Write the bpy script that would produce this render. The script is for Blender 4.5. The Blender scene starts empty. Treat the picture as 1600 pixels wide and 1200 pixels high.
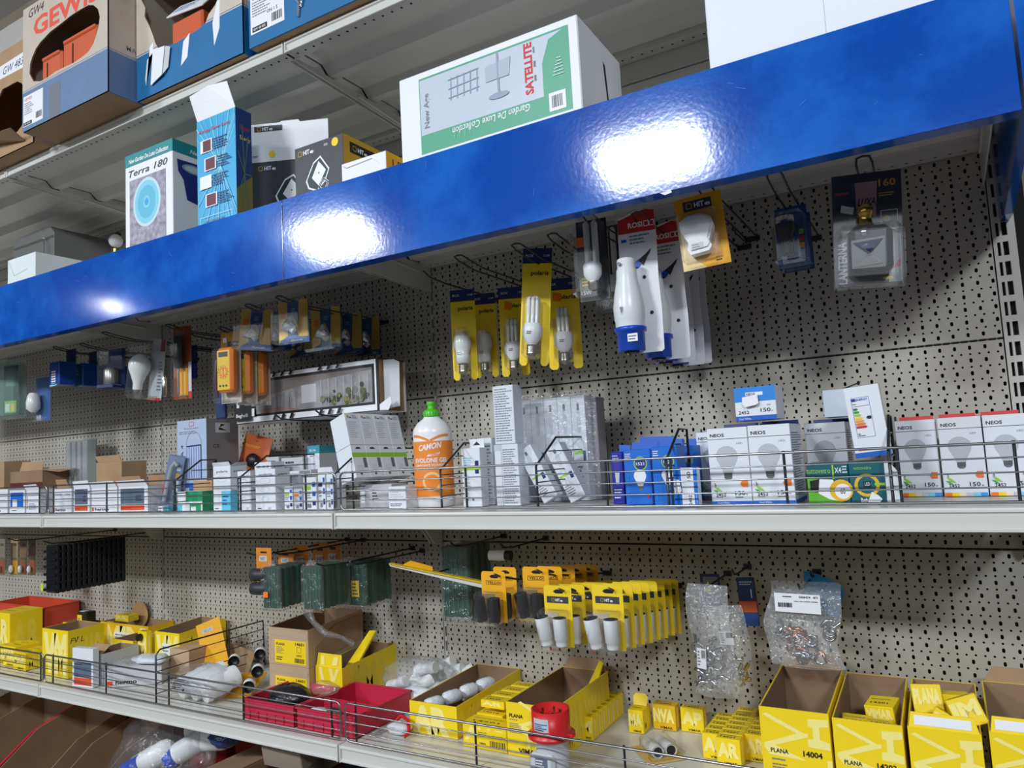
import bpy, math, random
from mathutils import Matrix, Vector
random.seed(11)
SC = bpy.context.scene
COL = SC.collection
PI = math.pi

# ------------------------------------------------------------ camera
CF = 1155.2
CY, CP, CR = .5231, .0941, -.0537
CAMP = Vector((1.2112, -1.6677, .2264))
_f = Vector((-math.sin(CY)*math.cos(CP), math.cos(CY)*math.cos(CP), math.sin(CP)))
_r = Vector((math.cos(CY), math.sin(CY), 0))
_u = _r.cross(_f)
_r2 = _r*math.cos(CR) + _u*math.sin(CR)
_u2 = _u*math.cos(CR) - _r*math.sin(CR)
cd = bpy.data.cameras.new('camera'); cam = bpy.data.objects.new('camera', cd); COL.objects.link(cam)
cd.sensor_fit = 'HORIZONTAL'; cd.sensor_width = 36; cd.lens = CF/1600*36; cd.clip_start = .02
mw = Matrix((_r2, _u2, -_f)).transposed().to_4x4(); mw.translation = CAMP
cam.matrix_world = mw
SC.camera = cam

# ------------------------------------------------------------ exposure and sky light
vs = SC.view_settings
vs.view_transform = 'Standard'; vs.look = 'None'; vs.gamma = 1; vs.use_curve_mapping = False; vs.exposure = -.22
wd = bpy.data.worlds.new('world'); SC.world = wd; wd.use_nodes = True
wd.node_tree.nodes['Background'].inputs[0].default_value = (.85, .9, 1, 1)
wd.node_tree.nodes['Background'].inputs[1].default_value = .10

# ------------------------------------------------------------ ceiling lamps of the aisle (a row parallel to the shelves), plus an added fill
LIGHTS = [(-6.35, -4.05, 8, .12), (-2.85, -3.75, 94, .62), (-.2, -3.75, 94, .62), (2.7, -3.75, 94, .62), (-1.5, -6.2, 85, 8.5)]  # last entry is a broad dim fill, added to soften the shadow edges
for lx, ly, pw, lw_ in LIGHTS:
    ld = bpy.data.lights.new('ceiling_lamp_and_fill', 'AREA'); ld.shape = 'RECTANGLE'; ld.size = lw_; ld.size_y = min(.3, lw_) if ly > -6 else 1.3
    ld.energy = pw; ld.color = (.88, .94, 1)
    lo = bpy.data.objects.new('ceiling_lamp_and_fill', ld); COL.objects.link(lo)
    lo.location = (lx, ly, 2.02)
    lo.rotation_euler = (math.radians(32), 0, 0)

def lin(c):
    c = c/255
    return c/12.92 if c <= .04045 else ((c+.055)/1.055)**2.4
MATS = {}
def mat(name, c=(200, 200, 200), rough=.5, metal=0, noise=0, nscale=8, bump=0, bscale=60, coat=0, spec=.5, emit=0):
    if name in MATS: return MATS[name]
    m = bpy.data.materials.new(name); m.use_nodes = True; MATS[name] = m
    nt = m.node_tree; b = nt.nodes['Principled BSDF']
    col = (lin(c[0]), lin(c[1]), lin(c[2]), 1)
    b.inputs['Base Color'].default_value = col
    b.inputs['Roughness'].default_value = rough; b.inputs['Metallic'].default_value = metal
    b.inputs['Specular IOR Level'].default_value = spec; b.inputs['Coat Weight'].default_value = coat
    m.diffuse_color = col
    if noise or bump:
        tc = nt.nodes.new('ShaderNodeTexCoord')
    if noise:
        n = nt.nodes.new('ShaderNodeTexNoise'); n.inputs['Scale'].default_value = nscale; n.inputs['Detail'].default_value = 4
        nt.links.new(tc.outputs['Object'], n.inputs['Vector'])
        cr = nt.nodes.new('ShaderNodeValToRGB')
        cr.color_ramp.elements[0].position = .3; cr.color_ramp.elements[1].position = .7
        k0, k1 = 1-noise, 1+noise*.5
        cr.color_ramp.elements[0].color = (col[0]*k0, col[1]*k0, col[2]*k0, 1)
        cr.color_ramp.elements[1].color = (min(1, col[0]*k1), min(1, col[1]*k1), min(1, col[2]*k1), 1)
        nt.links.new(n.outputs['Fac'], cr.inputs[0]); nt.links.new(cr.outputs[0], b.inputs['Base Color'])
    if bump:
        n2 = nt.nodes.new('ShaderNodeTexNoise'); n2.inputs['Scale'].default_value = bscale; n2.inputs['Detail'].default_value = 3
        nt.links.new(tc.outputs['Object'], n2.inputs['Vector'])
        bp = nt.nodes.new('ShaderNodeBump'); bp.inputs['Strength'].default_value = bump; bp.inputs['Distance'].default_value = .01
        nt.links.new(n2.outputs['Fac'], bp.inputs['Height']); nt.links.new(bp.outputs[0], b.inputs['Normal'])
    return m
def clear(name, c=(235, 240, 245), gl=.12, rough=.08, op=.06, bump=0):
    """thin clear plastic: mostly transparent, some gloss, a little milkiness"""
    if name in MATS: return MATS[name]
    m = bpy.data.materials.new(name); m.use_nodes = True; MATS[name] = m
    nt = m.node_tree; nt.nodes.clear(); N = nt.nodes.new; L = nt.links.new
    out = N('ShaderNodeOutputMaterial'); tr = N('ShaderNodeBsdfTransparent'); gs = N('ShaderNodeBsdfGlossy'); df = N('ShaderNodeBsdfDiffuse')
    col = (lin(c[0]), lin(c[1]), lin(c[2]), 1)
    df.inputs[0].default_value = col; gs.inputs['Roughness'].default_value = rough; m.diffuse_color = col
    m1 = N('ShaderNodeMixShader'); m1.inputs[0].default_value = op; L(tr.outputs[0], m1.inputs[1]); L(df.outputs[0], m1.inputs[2])
    lw = N('ShaderNodeLayerWeight'); lw.inputs[0].default_value = .25
    mm = N('ShaderNodeMath'); mm.operation = 'MULTIPLY_ADD'; mm.inputs[1].default_value = .35; mm.inputs[2].default_value = gl
    mm.use_clamp = True
    L(lw.outputs['Fresnel'], mm.inputs[0])
    m2 = N('ShaderNodeMixShader'); L(mm.outputs[0], m2.inputs[0]); L(m1.outputs[0], m2.inputs[1]); L(gs.outputs[0], m2.inputs[2])
    L(m2.outputs[0], out.inputs[0])
    if bump:
        tc = N('ShaderNodeTexCoord'); n2 = N('ShaderNodeTexNoise'); n2.inputs['Scale'].default_value = 45; n2.inputs['Detail'].default_value = 3
        L(tc.outputs['Object'], n2.inputs['Vector']); bp = N('ShaderNodeBump'); bp.inputs['Strength'].default_value = bump; bp.inputs['Distance'].default_value = .02
        L(n2.outputs['Fac'], bp.inputs['Height']); L(bp.outputs[0], gs.inputs['Normal'])
    return m

# ------------------------------------------------------------ text as polygons
_TX = {}
def text_polys(s, bold=0, shear=0):
    k = (s, bold, shear)
    if k in _TX: return _TX[k]
    cu = bpy.data.curves.new('t', 'FONT'); cu.body = s; cu.size = 1; cu.resolution_u = 2; cu.offset = bold; cu.shear = shear
    ob = bpy.data.objects.new('t', cu); COL.objects.link(ob)
    dg = bpy.context.evaluated_depsgraph_get(); me = ob.evaluated_get(dg).to_mesh()
    V = [(v.co.x, v.co.y) for v in me.vertices]; Fc = [tuple(p.vertices) for p in me.polygons]
    ob.evaluated_get(dg).to_mesh_clear(); bpy.data.objects.remove(ob); bpy.data.curves.remove(cu)
    if not V: V = [(0, 0)]
    x0 = min(v[0] for v in V); x1 = max(v[0] for v in V)
    _TX[k] = ([(v[0]-x0, v[1]) for v in V], Fc, x1-x0)
    return _TX[k]

# ------------------------------------------------------------ mesh builder
class M:
    def __init__(s):
        s.v = []; s.f = []; s.mi = []; s.sm = []; s.ml = []; s.X = Matrix()
    def idx(s, m):
        if m not in s.ml: s.ml.append(m)
        return s.ml.index(m)
    def add(s, vs_, fs, m, smooth=False):
        o = len(s.v); i = s.idx(m); X = s.X
        s.v += [tuple(X @ Vector(p)) for p in vs_]
        for f in fs:
            s.f.append(tuple(o+k for k in f)); s.mi.append(i); s.sm.append(smooth)
        return s
    def box(s, a, b, m, c=0):
        x0, y0, z0 = (min(a[i], b[i]) for i in range(3)); x1, y1, z1 = (max(a[i], b[i]) for i in range(3))
        if not c:
            vv = [(x, y, z) for x in (x0, x1) for y in (y0, y1) for z in (z0, z1)]
            return s.add(vv, [(0, 1, 3, 2), (4, 6, 7, 5), (0, 4, 5, 1), (2, 3, 7, 6), (0, 2, 6, 4), (1, 5, 7, 3)], m)
        c = min(c, (x1-x0)/2.1, (y1-y0)/2.1, (z1-z0)/2.1)
        vv = []; ix = {}
        for sx in (0, 1):
            for sy in (0, 1):
                for sz in (0, 1):
                    p = ((x0, x1)[sx], (y0, y1)[sy], (z0, z1)[sz]); q = (p[0]+c*(1-2*sx), p[1]+c*(1-2*sy), p[2]+c*(1-2*sz))
                    for ax in range(3):
                        w = list(q); w[ax] = p[ax]; ix[(sx, sy, sz, ax)] = len(vv); vv.append(tuple(w))
        fs = []
        for ax in range(3):
            o1, o2 = [k for k in range(3) if k != ax]
            for sd in (0, 1):
                def g(a1, a2, AX=ax):
                    k = [0, 0, 0]; k[ax] = sd; k[o1] = a1; k[o2] = a2; return ix[(k[0], k[1], k[2], AX)]
                fs.append((g(0, 0), g(1, 0), g(1, 1), g(0, 1)))
            for a1 in (0, 1):
                for a2 in (0, 1):
                    def h(e, A):
                        k = [0, 0, 0]; k[ax] = e; k[o1] = a1; k[o2] = a2; return ix[(k[0], k[1], k[2], A)]
                    fs.append((h(0, o1), h(1, o1), h(1, o2), h(0, o2)))
        for sx in (0, 1):
            for sy in (0, 1):
                for sz in (0, 1): fs.append(tuple(ix[(sx, sy, sz, a)] for a in range(3)))
        return s.add(vv, fs, m)
    def quad(s, p, m): return s.add(p, [tuple(range(len(p)))], m)
    def slab(s, pts, off, m):
        """flat polygon with thickness vector off"""
        n = len(pts); o = Vector(off); vv = [Vector(p) for p in pts]+[Vector(p)+o for p in pts]
        return s.add(vv, [tuple(range(n))[::-1], tuple(range(n, 2*n))]+[(i, (i+1) % n, n+(i+1) % n, n+i) for i in range(n)], m)
    def rings(s, rg, m, caps=True, smooth=True):
        n = len(rg[0]); vv = [p for r in rg for p in r]; fs = []
        for k in range(len(rg)-1):
            for i in range(n): fs.append((k*n+i, k*n+(i+1) % n, (k+1)*n+(i+1) % n, (k+1)*n+i))
        s.add(vv, fs, m, smooth)
        if caps:
            s.add(rg[0], [tuple(range(n))[::-1]], m); s.add(rg[-1], [tuple(range(n))], m)
        return s
    def cyl(s, p, q, r, m, r2=None, n=16, caps=True, smooth=True):
        p = Vector(p); q = Vector(q); r2 = r if r2 is None else r2
        d = (q-p).normalized(); a = d.orthogonal().normalized(); b = d.cross(a)
        return s.rings([[tuple(o+(a*math.cos(2*PI*i/n)+b*math.sin(2*PI*i/n))*rr) for i in range(n)] for o, rr in ((p, r), (q, r2))], m, caps, smooth)
    def lathe(s, o, prof, m, n=20, ax=(0, 0, 1), caps=True, smooth=True, sq=1):
        o = Vector(o); d = Vector(ax).normalized(); a = d.orthogonal().normalized(); b = d.cross(a)
        if abs(d.z) > .99: a = Vector((1, 0, 0)); b = Vector((0, 1, 0))
        return s.rings([[tuple(o+d*z+(a*math.cos(2*PI*i/n)+b*sq*math.sin(2*PI*i/n))*max(r, 1e-5)) for i in range(n)] for r, z in prof], m, caps, smooth)
    def tube(s, pts, r, m, n=8, caps=True):
        P_ = [Vector(p) for p in pts]; rg = []; a = None
        for i, p in enumerate(P_):
            d = (P_[min(i+1, len(P_)-1)]-P_[max(i-1, 0)]).normalized()
            a = d.orthogonal().normalized() if a is None else (a-d*a.dot(d)).normalized()
            b = d.cross(a); rr = r[i] if isinstance(r, (list, tuple)) else r
            rg.append([tuple(p+(a*math.cos(2*PI*k/n)+b*math.sin(2*PI*k/n))*rr) for k in range(n)])
        return s.rings(rg, m, caps)
    def ball(s, o, r, m, n=14, sc=(1, 1, 1)):
        h = n//2; rg = []
        for k in range(h+1):
            t = PI*k/h; rr = max(math.sin(t), 1e-4)
            rg.append([(o[0]+r*sc[0]*rr*math.cos(2*PI*i/n), o[1]+r*sc[1]*rr*math.sin(2*PI*i/n), o[2]-r*sc[2]*math.cos(t)) for i in range(n)])
        return s.rings(rg, m, False)
    def obj(s, name, parent=None, loc=None, rz=0, rot=None):
        me = bpy.data.meshes.new(name); me.from_pydata(s.v, [], s.f)
        for m in s.ml: me.materials.append(m)
        me.polygons.foreach_set('material_index', s.mi); me.polygons.foreach_set('use_smooth', s.sm); me.update()
        o = bpy.data.objects.new(name, me); COL.objects.link(o)
        if parent is not None: o.parent = parent
        if loc is not None: o.location = loc
        o.rotation_euler = rot if rot is not None else (0, 0, rz)
        return o

class Face:
    """drawing surface on a flat side: prints sit a fraction of a millimetre proud"""
    def __init__(s, m, o, u, v, e=.00025):
        s.m = m; s.o = Vector(o); s.u = Vector(u).normalized(); s.v = Vector(v).normalized(); s.n = s.u.cross(s.v); s.e = e; s.k = 1
    def P(s, a, b): return s.o+s.u*a+s.v*b+s.n*(s.e*s.k)
    def poly(s, pts, mt): s.m.add([s.P(*p) for p in pts], [tuple(range(len(pts)))], mt); s.k += .35; return s
    def rect(s, a, b, c, d, mt): return s.poly([(a, b), (c, b), (c, d), (a, d)], mt)
    def circ(s, a, b, r, mt, n=20, ry=None): return s.poly([(a+r*math.cos(2*PI*i/n), b+(ry or r)*math.sin(2*PI*i/n)) for i in range(n)], mt)
    def line(s, a, b, c, d, w, mt):
        dx, dy = c-a, d-b; L = math.hypot(dx, dy) or 1; nx, ny = -dy/L*w/2, dx/L*w/2
        return s.poly([(a-nx, b-ny), (c-nx, d-ny), (c+nx, d+ny), (a+nx, b+ny)], mt)
    def loop(s, pts, w, mt):
        for i in range(len(pts)): s.line(*pts[i], *pts[(i+1) % len(pts)], w, mt); s.k -= .35
        s.k += .35
        return s
    def text(s, t, a, b, h, mt, w=None, bold=.01, shear=0, rot=0, al='l', mirror=False):
        V, Fc, W = text_polys(t, bold, shear); k = h/.72; kx = k if w is None else w/max(W, 1e-6)
        off = 0 if al == 'l' else (-W*kx if al == 'r' else -W*kx/2); ca, sa = math.cos(rot), math.sin(rot)
        vv = []
        for x, y in V:
            X_, Y_ = x*kx+off, y*k
            vv.append(s.P(a+X_*ca-Y_*sa, b+X_*sa+Y_*ca))
        s.m.add(vv, Fc, mt); s.k += .35; return s
    def rows(s, a, b, w, h, n, mt, seed=0):
        """lines of fine print too small to read"""
        rn = random.Random(seed); st = h/n
        for i in range(n):
            x = a; y = b+h-(i+.75)*st; end = a+w*rn.uniform(.6, 1)
            while x < end:
                l = rn.uniform(.06, .2)*w; s.m.add([s.P(x, y), s.P(min(x+l, end), y), s.P(min(x+l, end), y+st*.42), s.P(x, y+st*.42)], [(0, 1, 2, 3)], mt); x += l+.025*w
        s.k += .35; return s
    def bars(s, a, b, w, h, mt, n=16, seed=3):
        rn = random.Random(seed); x = a
        while x < a+w:
            l = rn.choice((.4, .8, 1.2))*w/n*.8; s.m.add([s.P(x, b), s.P(x+l, b), s.P(x+l, b+h), s.P(x, b+h)], [(0, 1, 2, 3)], mt); x += l+rn.choice((.5, .9))*w/n*.8
        s.k += .35; return s

def tag(o, label, cat, group=None):
    o['label'] = label; o['category'] = cat
    if group: o['group'] = group
    return o
def thing(name, label, cat, loc=(0, 0, 0), rz=0, group=None, rot=None):
    o = bpy.data.objects.new(name, None); COL.objects.link(o); o.empty_display_size = .02
    o.location = loc; o.rotation_euler = rot if rot is not None else (0, 0, rz)
    return tag(o, label, cat, group)
def struct(o): o['kind'] = 'structure'; return o
def ray(px, py): return _f+_r2*((px-800)/CF)-_u2*((py-600)/CF)
def atY(px, py, Y):
    d = ray(px, py); return CAMP+d*((Y-CAMP.y)/d.y)
def atZ(px, py, Z):
    d = ray(px, py); return CAMP+d*((Z-CAMP.z)/d.z)
def faces(m, w, d, h, z0=0):
    """drawing faces front, right, left, top of a box w x d x h at the local origin"""
    return (Face(m, (0, 0, z0), (1, 0, 0), (0, 0, 1)), Face(m, (w, 0, z0), (0, 1, 0), (0, 0, 1)),
            Face(m, (0, d, z0), (0, -1, 0), (0, 0, 1)), Face(m, (0, 0, z0+h), (1, 0, 0), (0, 1, 0)))

# common colours
WHITE = mat('white_card', (235, 236, 240), .45); BLACK = mat('black_ink', (22, 22, 24), .5); GREY = mat('grey_ink', (120, 124, 130), .5)
LGREY = mat('pale_grey_ink', (195, 198, 202), .5)
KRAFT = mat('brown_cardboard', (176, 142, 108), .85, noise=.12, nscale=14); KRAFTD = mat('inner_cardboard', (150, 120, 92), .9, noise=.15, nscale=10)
YEL = mat('yellow_card', (247, 212, 22), .5); PYEL = mat('pale_yellow_ink', (250, 238, 160), .5); AMBER = mat('amber_card', (238, 172, 22), .5)
RED = mat('red_ink', (200, 40, 42), .5); BLUE = mat('blue_ink', (20, 92, 190), .45); DBLUE = mat('dark_blue_ink', (24, 44, 120), .45)
GREEN = mat('green_ink', (60, 160, 70), .5); LIME = mat('lime_ink', (150, 200, 50), .5); ORANGE = mat('orange_ink', (240, 120, 30), .5)
STEEL = mat('bright_steel_wire', (165, 165, 168), .28, 1); DSTEEL = mat('dark_hook_steel', (70, 72, 76), .4, .8)
CHROME = mat('chrome', (215, 218, 222), .12, 1); BRASS = mat('brass', (200, 160, 90), .25, 1)
PVC = mat('white_plastic', (232, 234, 236), .35); BPL = mat('black_plastic', (24, 25, 28), .4)
CLR = clear('clear_blister_plastic', gl=.025, op=.02); BAG = clear('clear_bag_film', gl=.05, rough=.16, op=.05, bump=.8); BAG2 = clear('milky_clear_film', gl=.06, rough=.14, op=.13, bump=.9)
# ------------------------------------------------------------ the room
W, W2 = 1.3296, 1.2111
BAYS = [(-W2*2-.02, -W2), (-W2, 0), (0, W)]
m = M(); m.box((-12, -7, -1.42), (4, .6, -1.36), mat('grey_floor_tile', (118, 116, 113), .35, noise=.1)); struct(m.obj('floor'))
m = M(); m.box((-12, -7, 2.5), (4, .6, 2.56), mat('ceiling_paint', (205, 205, 205), .9)); struct(m.obj('ceiling'))
m = M(); m.box((-12, .12, -1.36), (4, .2, 2.5), mat('rear_wall_paint', (150, 138, 122), .9, noise=.1)); struct(m.obj('wall_back'))

# ------------------------------------------------------------ perforated steel back panels
CREAM = mat('cream_powder_coat', (212, 208, 202), .42, noise=.04, nscale=2.5)
def peg_mat(xr, zs, pv):
    """cream enamel with real see-through holes on the punched grid"""
    m = bpy.data.materials.new('perforated_cream_steel'); m.use_nodes = True; nt = m.node_tree; N = nt.nodes.new; L = nt.links.new
    b = nt.nodes['Principled BSDF']; b.inputs['Base Color'].default_value = (lin(186), lin(181), lin(170), 1); b.inputs['Roughness'].default_value = .38
    out = nt.nodes['Material Output']; tc = N('ShaderNodeTexCoord'); sp = N('ShaderNodeSeparateXYZ'); L(tc.outputs['Object'], sp.inputs[0])
    nz = N('ShaderNodeTexNoise'); nz.inputs['Scale'].default_value = 3; nz.inputs['Detail'].default_value = 5; L(tc.outputs['Object'], nz.inputs['Vector'])
    cr = N('ShaderNodeValToRGB'); cr.color_ramp.elements[0].position = .32; cr.color_ramp.elements[1].position = .62
    cr.color_ramp.elements[0].color = (lin(166), lin(158), lin(145), 1); cr.color_ramp.elements[1].color = (lin(186), lin(181), lin(171), 1)
    L(nz.outputs['Fac'], cr.inputs[0]); L(cr.outputs[0], b.inputs['Base Color'])
    def mth(op, a, b_=None, c=None):
        n = N('ShaderNodeMath'); n.operation = op
        for i, q in enumerate((a, b_, c)):
            if q is None: continue
            if hasattr(q, 'is_linked'): L(q, n.inputs[i])
            else: n.inputs[i].default_value = q
        return n.outputs[0]
    def grid(axis, off, pitch):      # signed distance to the nearest grid line
        a = mth('MULTIPLY_ADD', axis, 1/pitch, -off/pitch+.5); f = mth('SUBTRACT', mth('FRACT', a), .5); return mth('MULTIPLY', mth('ABSOLUTE', f), pitch)
    X_, Z_ = sp.outputs['X'], sp.outputs['Z']
    bx = grid(X_, xr-.06, .025); bz = grid(Z_, zs+pv/2, pv); sx = grid(X_, xr-.06, .015); sz = grid(Z_, zs, pv)
    bzz = mth('MAXIMUM', mth('SUBTRACT', bz, .0016), 0)
    big = mth('LESS_THAN', mth('ADD', mth('POWER', bx, 2), mth('POWER', bzz, 2)), .0026**2)
    sml = mth('LESS_THAN', mth('ADD', mth('POWER', sx, 2), mth('POWER', sz, 2)), .0020**2)
    hole = mth('MAXIMUM', big, sml)
    tr = N('ShaderNodeBsdfTransparent'); mx = N('ShaderNodeMixShader'); L(hole, mx.inputs[0]); L(b.outputs[0], mx.inputs[1]); L(tr.outputs[0], mx.inputs[2]); L(mx.outputs[0], out.inputs[0])
    m.diffuse_color = (.5, .48, .42, 1)
    return m
PV = .3948/16
SEAMS = [-1.184, -.7896, -.3948, 0, .3948, .7896]
baynames = ['far left bay', 'middle bay', 'right bay']
rown = ['near the floor', 'behind the bottom crates', 'behind the yellow boxes on the lower shelf', 'behind the boxes on the middle shelf', 'behind the packs hanging under the blue fascia']
for bi, (xa, xb) in enumerate(BAYS):
    pm = peg_mat(xb, 0, PV)
    for k in range(1, 5):
        z0, z1 = SEAMS[k], SEAMS[k+1]
        m = M(); m.quad([(xa+.006, 0, z0+.0012), (xb-.004, 0, z0+.0012), (xb-.004, 0, z1-.0012), (xa+.006, 0, z1-.0012)], pm)
        for q in (((xa+.006, 0, z1-.0012), (xb-.004, .012, z1-.0022)), ((xa+.006, 0, z0+.0012), (xb-.004, .012, z0+.0022)), ((xa+.006, 0, z0+.0022), (xa+.007, .012, z1-.0022)), ((xb-.005, 0, z0+.0022), (xb-.004, .012, z1-.0022))): m.box(*q, CREAM)
        tag(m.obj('back_panel'), 'cream perforated steel back panel, %s, %s' % (baynames[bi], rown[k]), 'back panel')
    for z0, z1, nm in ((.7896, 1.1125, 'above the blue fascia'), (1.1125, 1.5, 'at the top shelf'), (1.5, 2.3, 'topmost of its bay')):
        m = M(); m.box((xa+.006, 0, z0+.0012), (xb-.004, .012, z1-.0012), CREAM, .003)
        tag(m.obj('back_panel'), 'plain cream steel back panel, %s, %s' % (baynames[bi], nm), 'back panel')
# added dark sheet, its colour stands in for the shade behind the holes
m = M(); m.box((-W2*2, .06, -1.3), (W+.06, .064, 1.9), mat('hole_shade_dark', (30, 29, 28), .9)); tag(m.obj('hole_shade_sheet'), 'dark sheet added behind the back panels, coloured as the shade in their holes', 'shade sheet')
# slotted uprights
UPM = mat('upright_enamel', (190, 188, 180), .4)
for ux, nm in ((-W2, 'between the far left and middle bays'), (0, 'between the middle and right bays'), (W, 'at the right end of the shelving')):
    m = M(); a, b = (ux-.0035, ux+.0055) if ux < W else (ux-.003, ux+.034)
    yf = .002 if ux < W else -.004
    xs = [a, b] if ux < W else [a, ux+.003, ux+.008, ux+.012, ux+.021, b]
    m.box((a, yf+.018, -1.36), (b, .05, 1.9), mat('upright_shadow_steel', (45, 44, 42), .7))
    if ux < W:
        m.box((ux-.0035, yf, -1.36), (ux-.0015, yf+.018, 1.9), UPM); m.box((ux+.0035, yf, -1.36), (ux+.0055, yf+.018, 1.9), UPM)
        for k in range(78): m.box((ux-.0015, yf, -1.30+k*.0383), (ux+.0035, yf+.003, -1.30+k*.0383+.012), UPM)
    else:
        for p, q in ((xs[0], xs[1]), (xs[2], xs[3]), (xs[4], xs[5])): m.box((p, yf, -1.36), (q, yf+.018, 1.9), UPM)
        for k in range(78):
            m.box((xs[1], yf, -1.30+k*.0383), (xs[2], yf+.003, -1.30+k*.0383+.012), UPM); m.box((xs[3], yf, -1.30+k*.0383), (xs[4], yf+.003, -1.30+k*.0383+.012), UPM)
    tag(m.obj('slotted_upright'), 'cream slotted steel upright post %s' % nm, 'upright')

# ------------------------------------------------------------ shelves: folded steel deck, price rail, brackets
SHM = mat('shelf_cream_enamel', (214, 212, 205), .3, noise=.05, nscale=5); LIPM = mat('price_rail_white', (206, 206, 200), .35)
HOLEM = mat('punched_hole', (12, 12, 12), .9)
def shelf(xa, xb, ztop, depth, lip, label, bracket, ribs=3, open_under=True):
    t = thing('shelf', label, 'shelf', (xa, 0, ztop))
    w = xb-xa-.003; m = M(); D = -depth
    prof = [(D+.002, -.001), (D+.002, -lip+.002), (D+.03, -lip+.002), (D+.03, -.012), (D+.034, -.004)]
    n = ribs
    for k in range(n):
        yc = D+(k+1)*depth/(n+.55); r = .034
        prof += [(yc-r, -.004), (yc-r*.35, -.024), (yc+r*.35, -.024), (yc+r*.55, -.013), (yc+r*.8, -.013), (yc+r, -.004)]
    prof += [(-.05, -.004), (-.045, -lip+.004), (-.004, -lip+.004), (-.003, -.001)]
    v0 = [(.003, y, z) for y, z in prof]; v1 = [(w, y, z) for y, z in prof]; N_ = len(prof)
    m.add(v0+v1, [(i, i+1, N_+i+1, N_+i) for i in range(N_-1)], SHM)
    m.quad([(0, D, 0), (w, D, 0), (w, -.003, 0), (0, -.003, 0)], SHM)
    m.add([(.0, D, 0), (w, D, 0), (w, -.003, 0), (0, -.003, 0), (.0, D, -.002), (w, D, -.002), (w, -.003, -.002), (0, -.003, -.002)], [(0, 1, 5, 4), (1, 2, 6, 5), (2, 3, 7, 6), (3, 0, 4, 7)], SHM)
    k = .02
    while k < w-.01:                      # punched row under the front fold and at the rear fold
        m.quad([(k, D+.012, -lip+.0017), (k+.005, D+.012, -lip+.0017), (k+.005, D+.017, -lip+.0017), (k, D+.017, -lip+.0017)], HOLEM)
        m.quad([(k, -.028, -lip+.0037), (k+.005, -.028, -lip+.0037), (k+.005, -.023, -lip+.0037), (k, -.023, -lip+.0037)], HOLEM)
        k += .025
    m.obj('deck', t)
    m = M()
    pr = [(D, 0), (D-.005, -.001), (D-.006, -.004), (D-.006, -.007), (D-.002, -.009), (D-.002, -lip+.006), (D-.006, -lip+.004), (D-.006, -lip+.001), (D-.004, -lip), (D, -lip)]
    a = [(0.001, y, z) for y, z in pr]; b = [(w-.001, y, z) for y, z in pr]; n_ = len(pr)
    m.add(a+b, [tuple(range(n_)), tuple(range(n_, 2*n_))[::-1]]+[(i, (i+1) % n_, n_+(i+1) % n_, n_+i) for i in range(n_)], LIPM)
    for ex in (.0006, w-.0046): m.box((ex, D-.0068, -lip-.001), (ex+.004, D-.0005, .0005), SHM, .001)
    m.obj('price_rail', t)
    for bx_ in (.003, w-.006):
        m = M(); m.slab([(bx_, D+.032, -.028)]+[(bx_, y, z) for y, z in bracket]+[(bx_, -.002, -.026)], (.003, 0, 0), SHM)
        y0, z0 = bracket[1] if len(bracket) > 1 else bracket[0]
        m.tube([(bx_+(.004 if bx_ < .1 else -.001), -.06, -.05), (bx_+(.004 if bx_ < .1 else -.001), D*.55, -.036)], .0035, SHM, 6)
        m.obj('bracket', t)
    return t
BR1 = [(-.50, -.036), (-.1, -.055), (-.05, -.066), (-.002, -.075)]
BR2 = [(-.36, -.040), (-.14, -.055), (-.08, -.07), (-.04, -.115), (-.002, -.125)]
BR3 = [(-.49, -.040), (-.28, -.088), (-.002, -.098)]
ZT, ZB, ZM, ZL, ZO = 1.187, .79, .1146, -.3896, -.83
for bi, (xa, xb) in enumerate(BAYS):
    nm = baynames[bi]
    shelf(xa, xb, ZT, .5157, .0198+.009, 'topmost cream steel shelf of the %s, under the big cartons' % nm, BR1)
    shelf(xa, xb, ZB, .50, .034, 'cream steel shelf behind the blue fascia, %s' % nm, BR3)
    shelf(xa, xb, ZM, .4025, .0361, 'cream steel middle shelf with wire basket front, %s' % nm, BR2)
    shelf(xa, xb, ZL, .4087, .0359, 'cream steel lower shelf carrying yellow boxes, %s' % nm, BR2)
    shelf(xa, xb, ZO, .45, .036, 'bottom shelf in deep shade with cardboard bins, %s' % nm, BR2)

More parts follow.
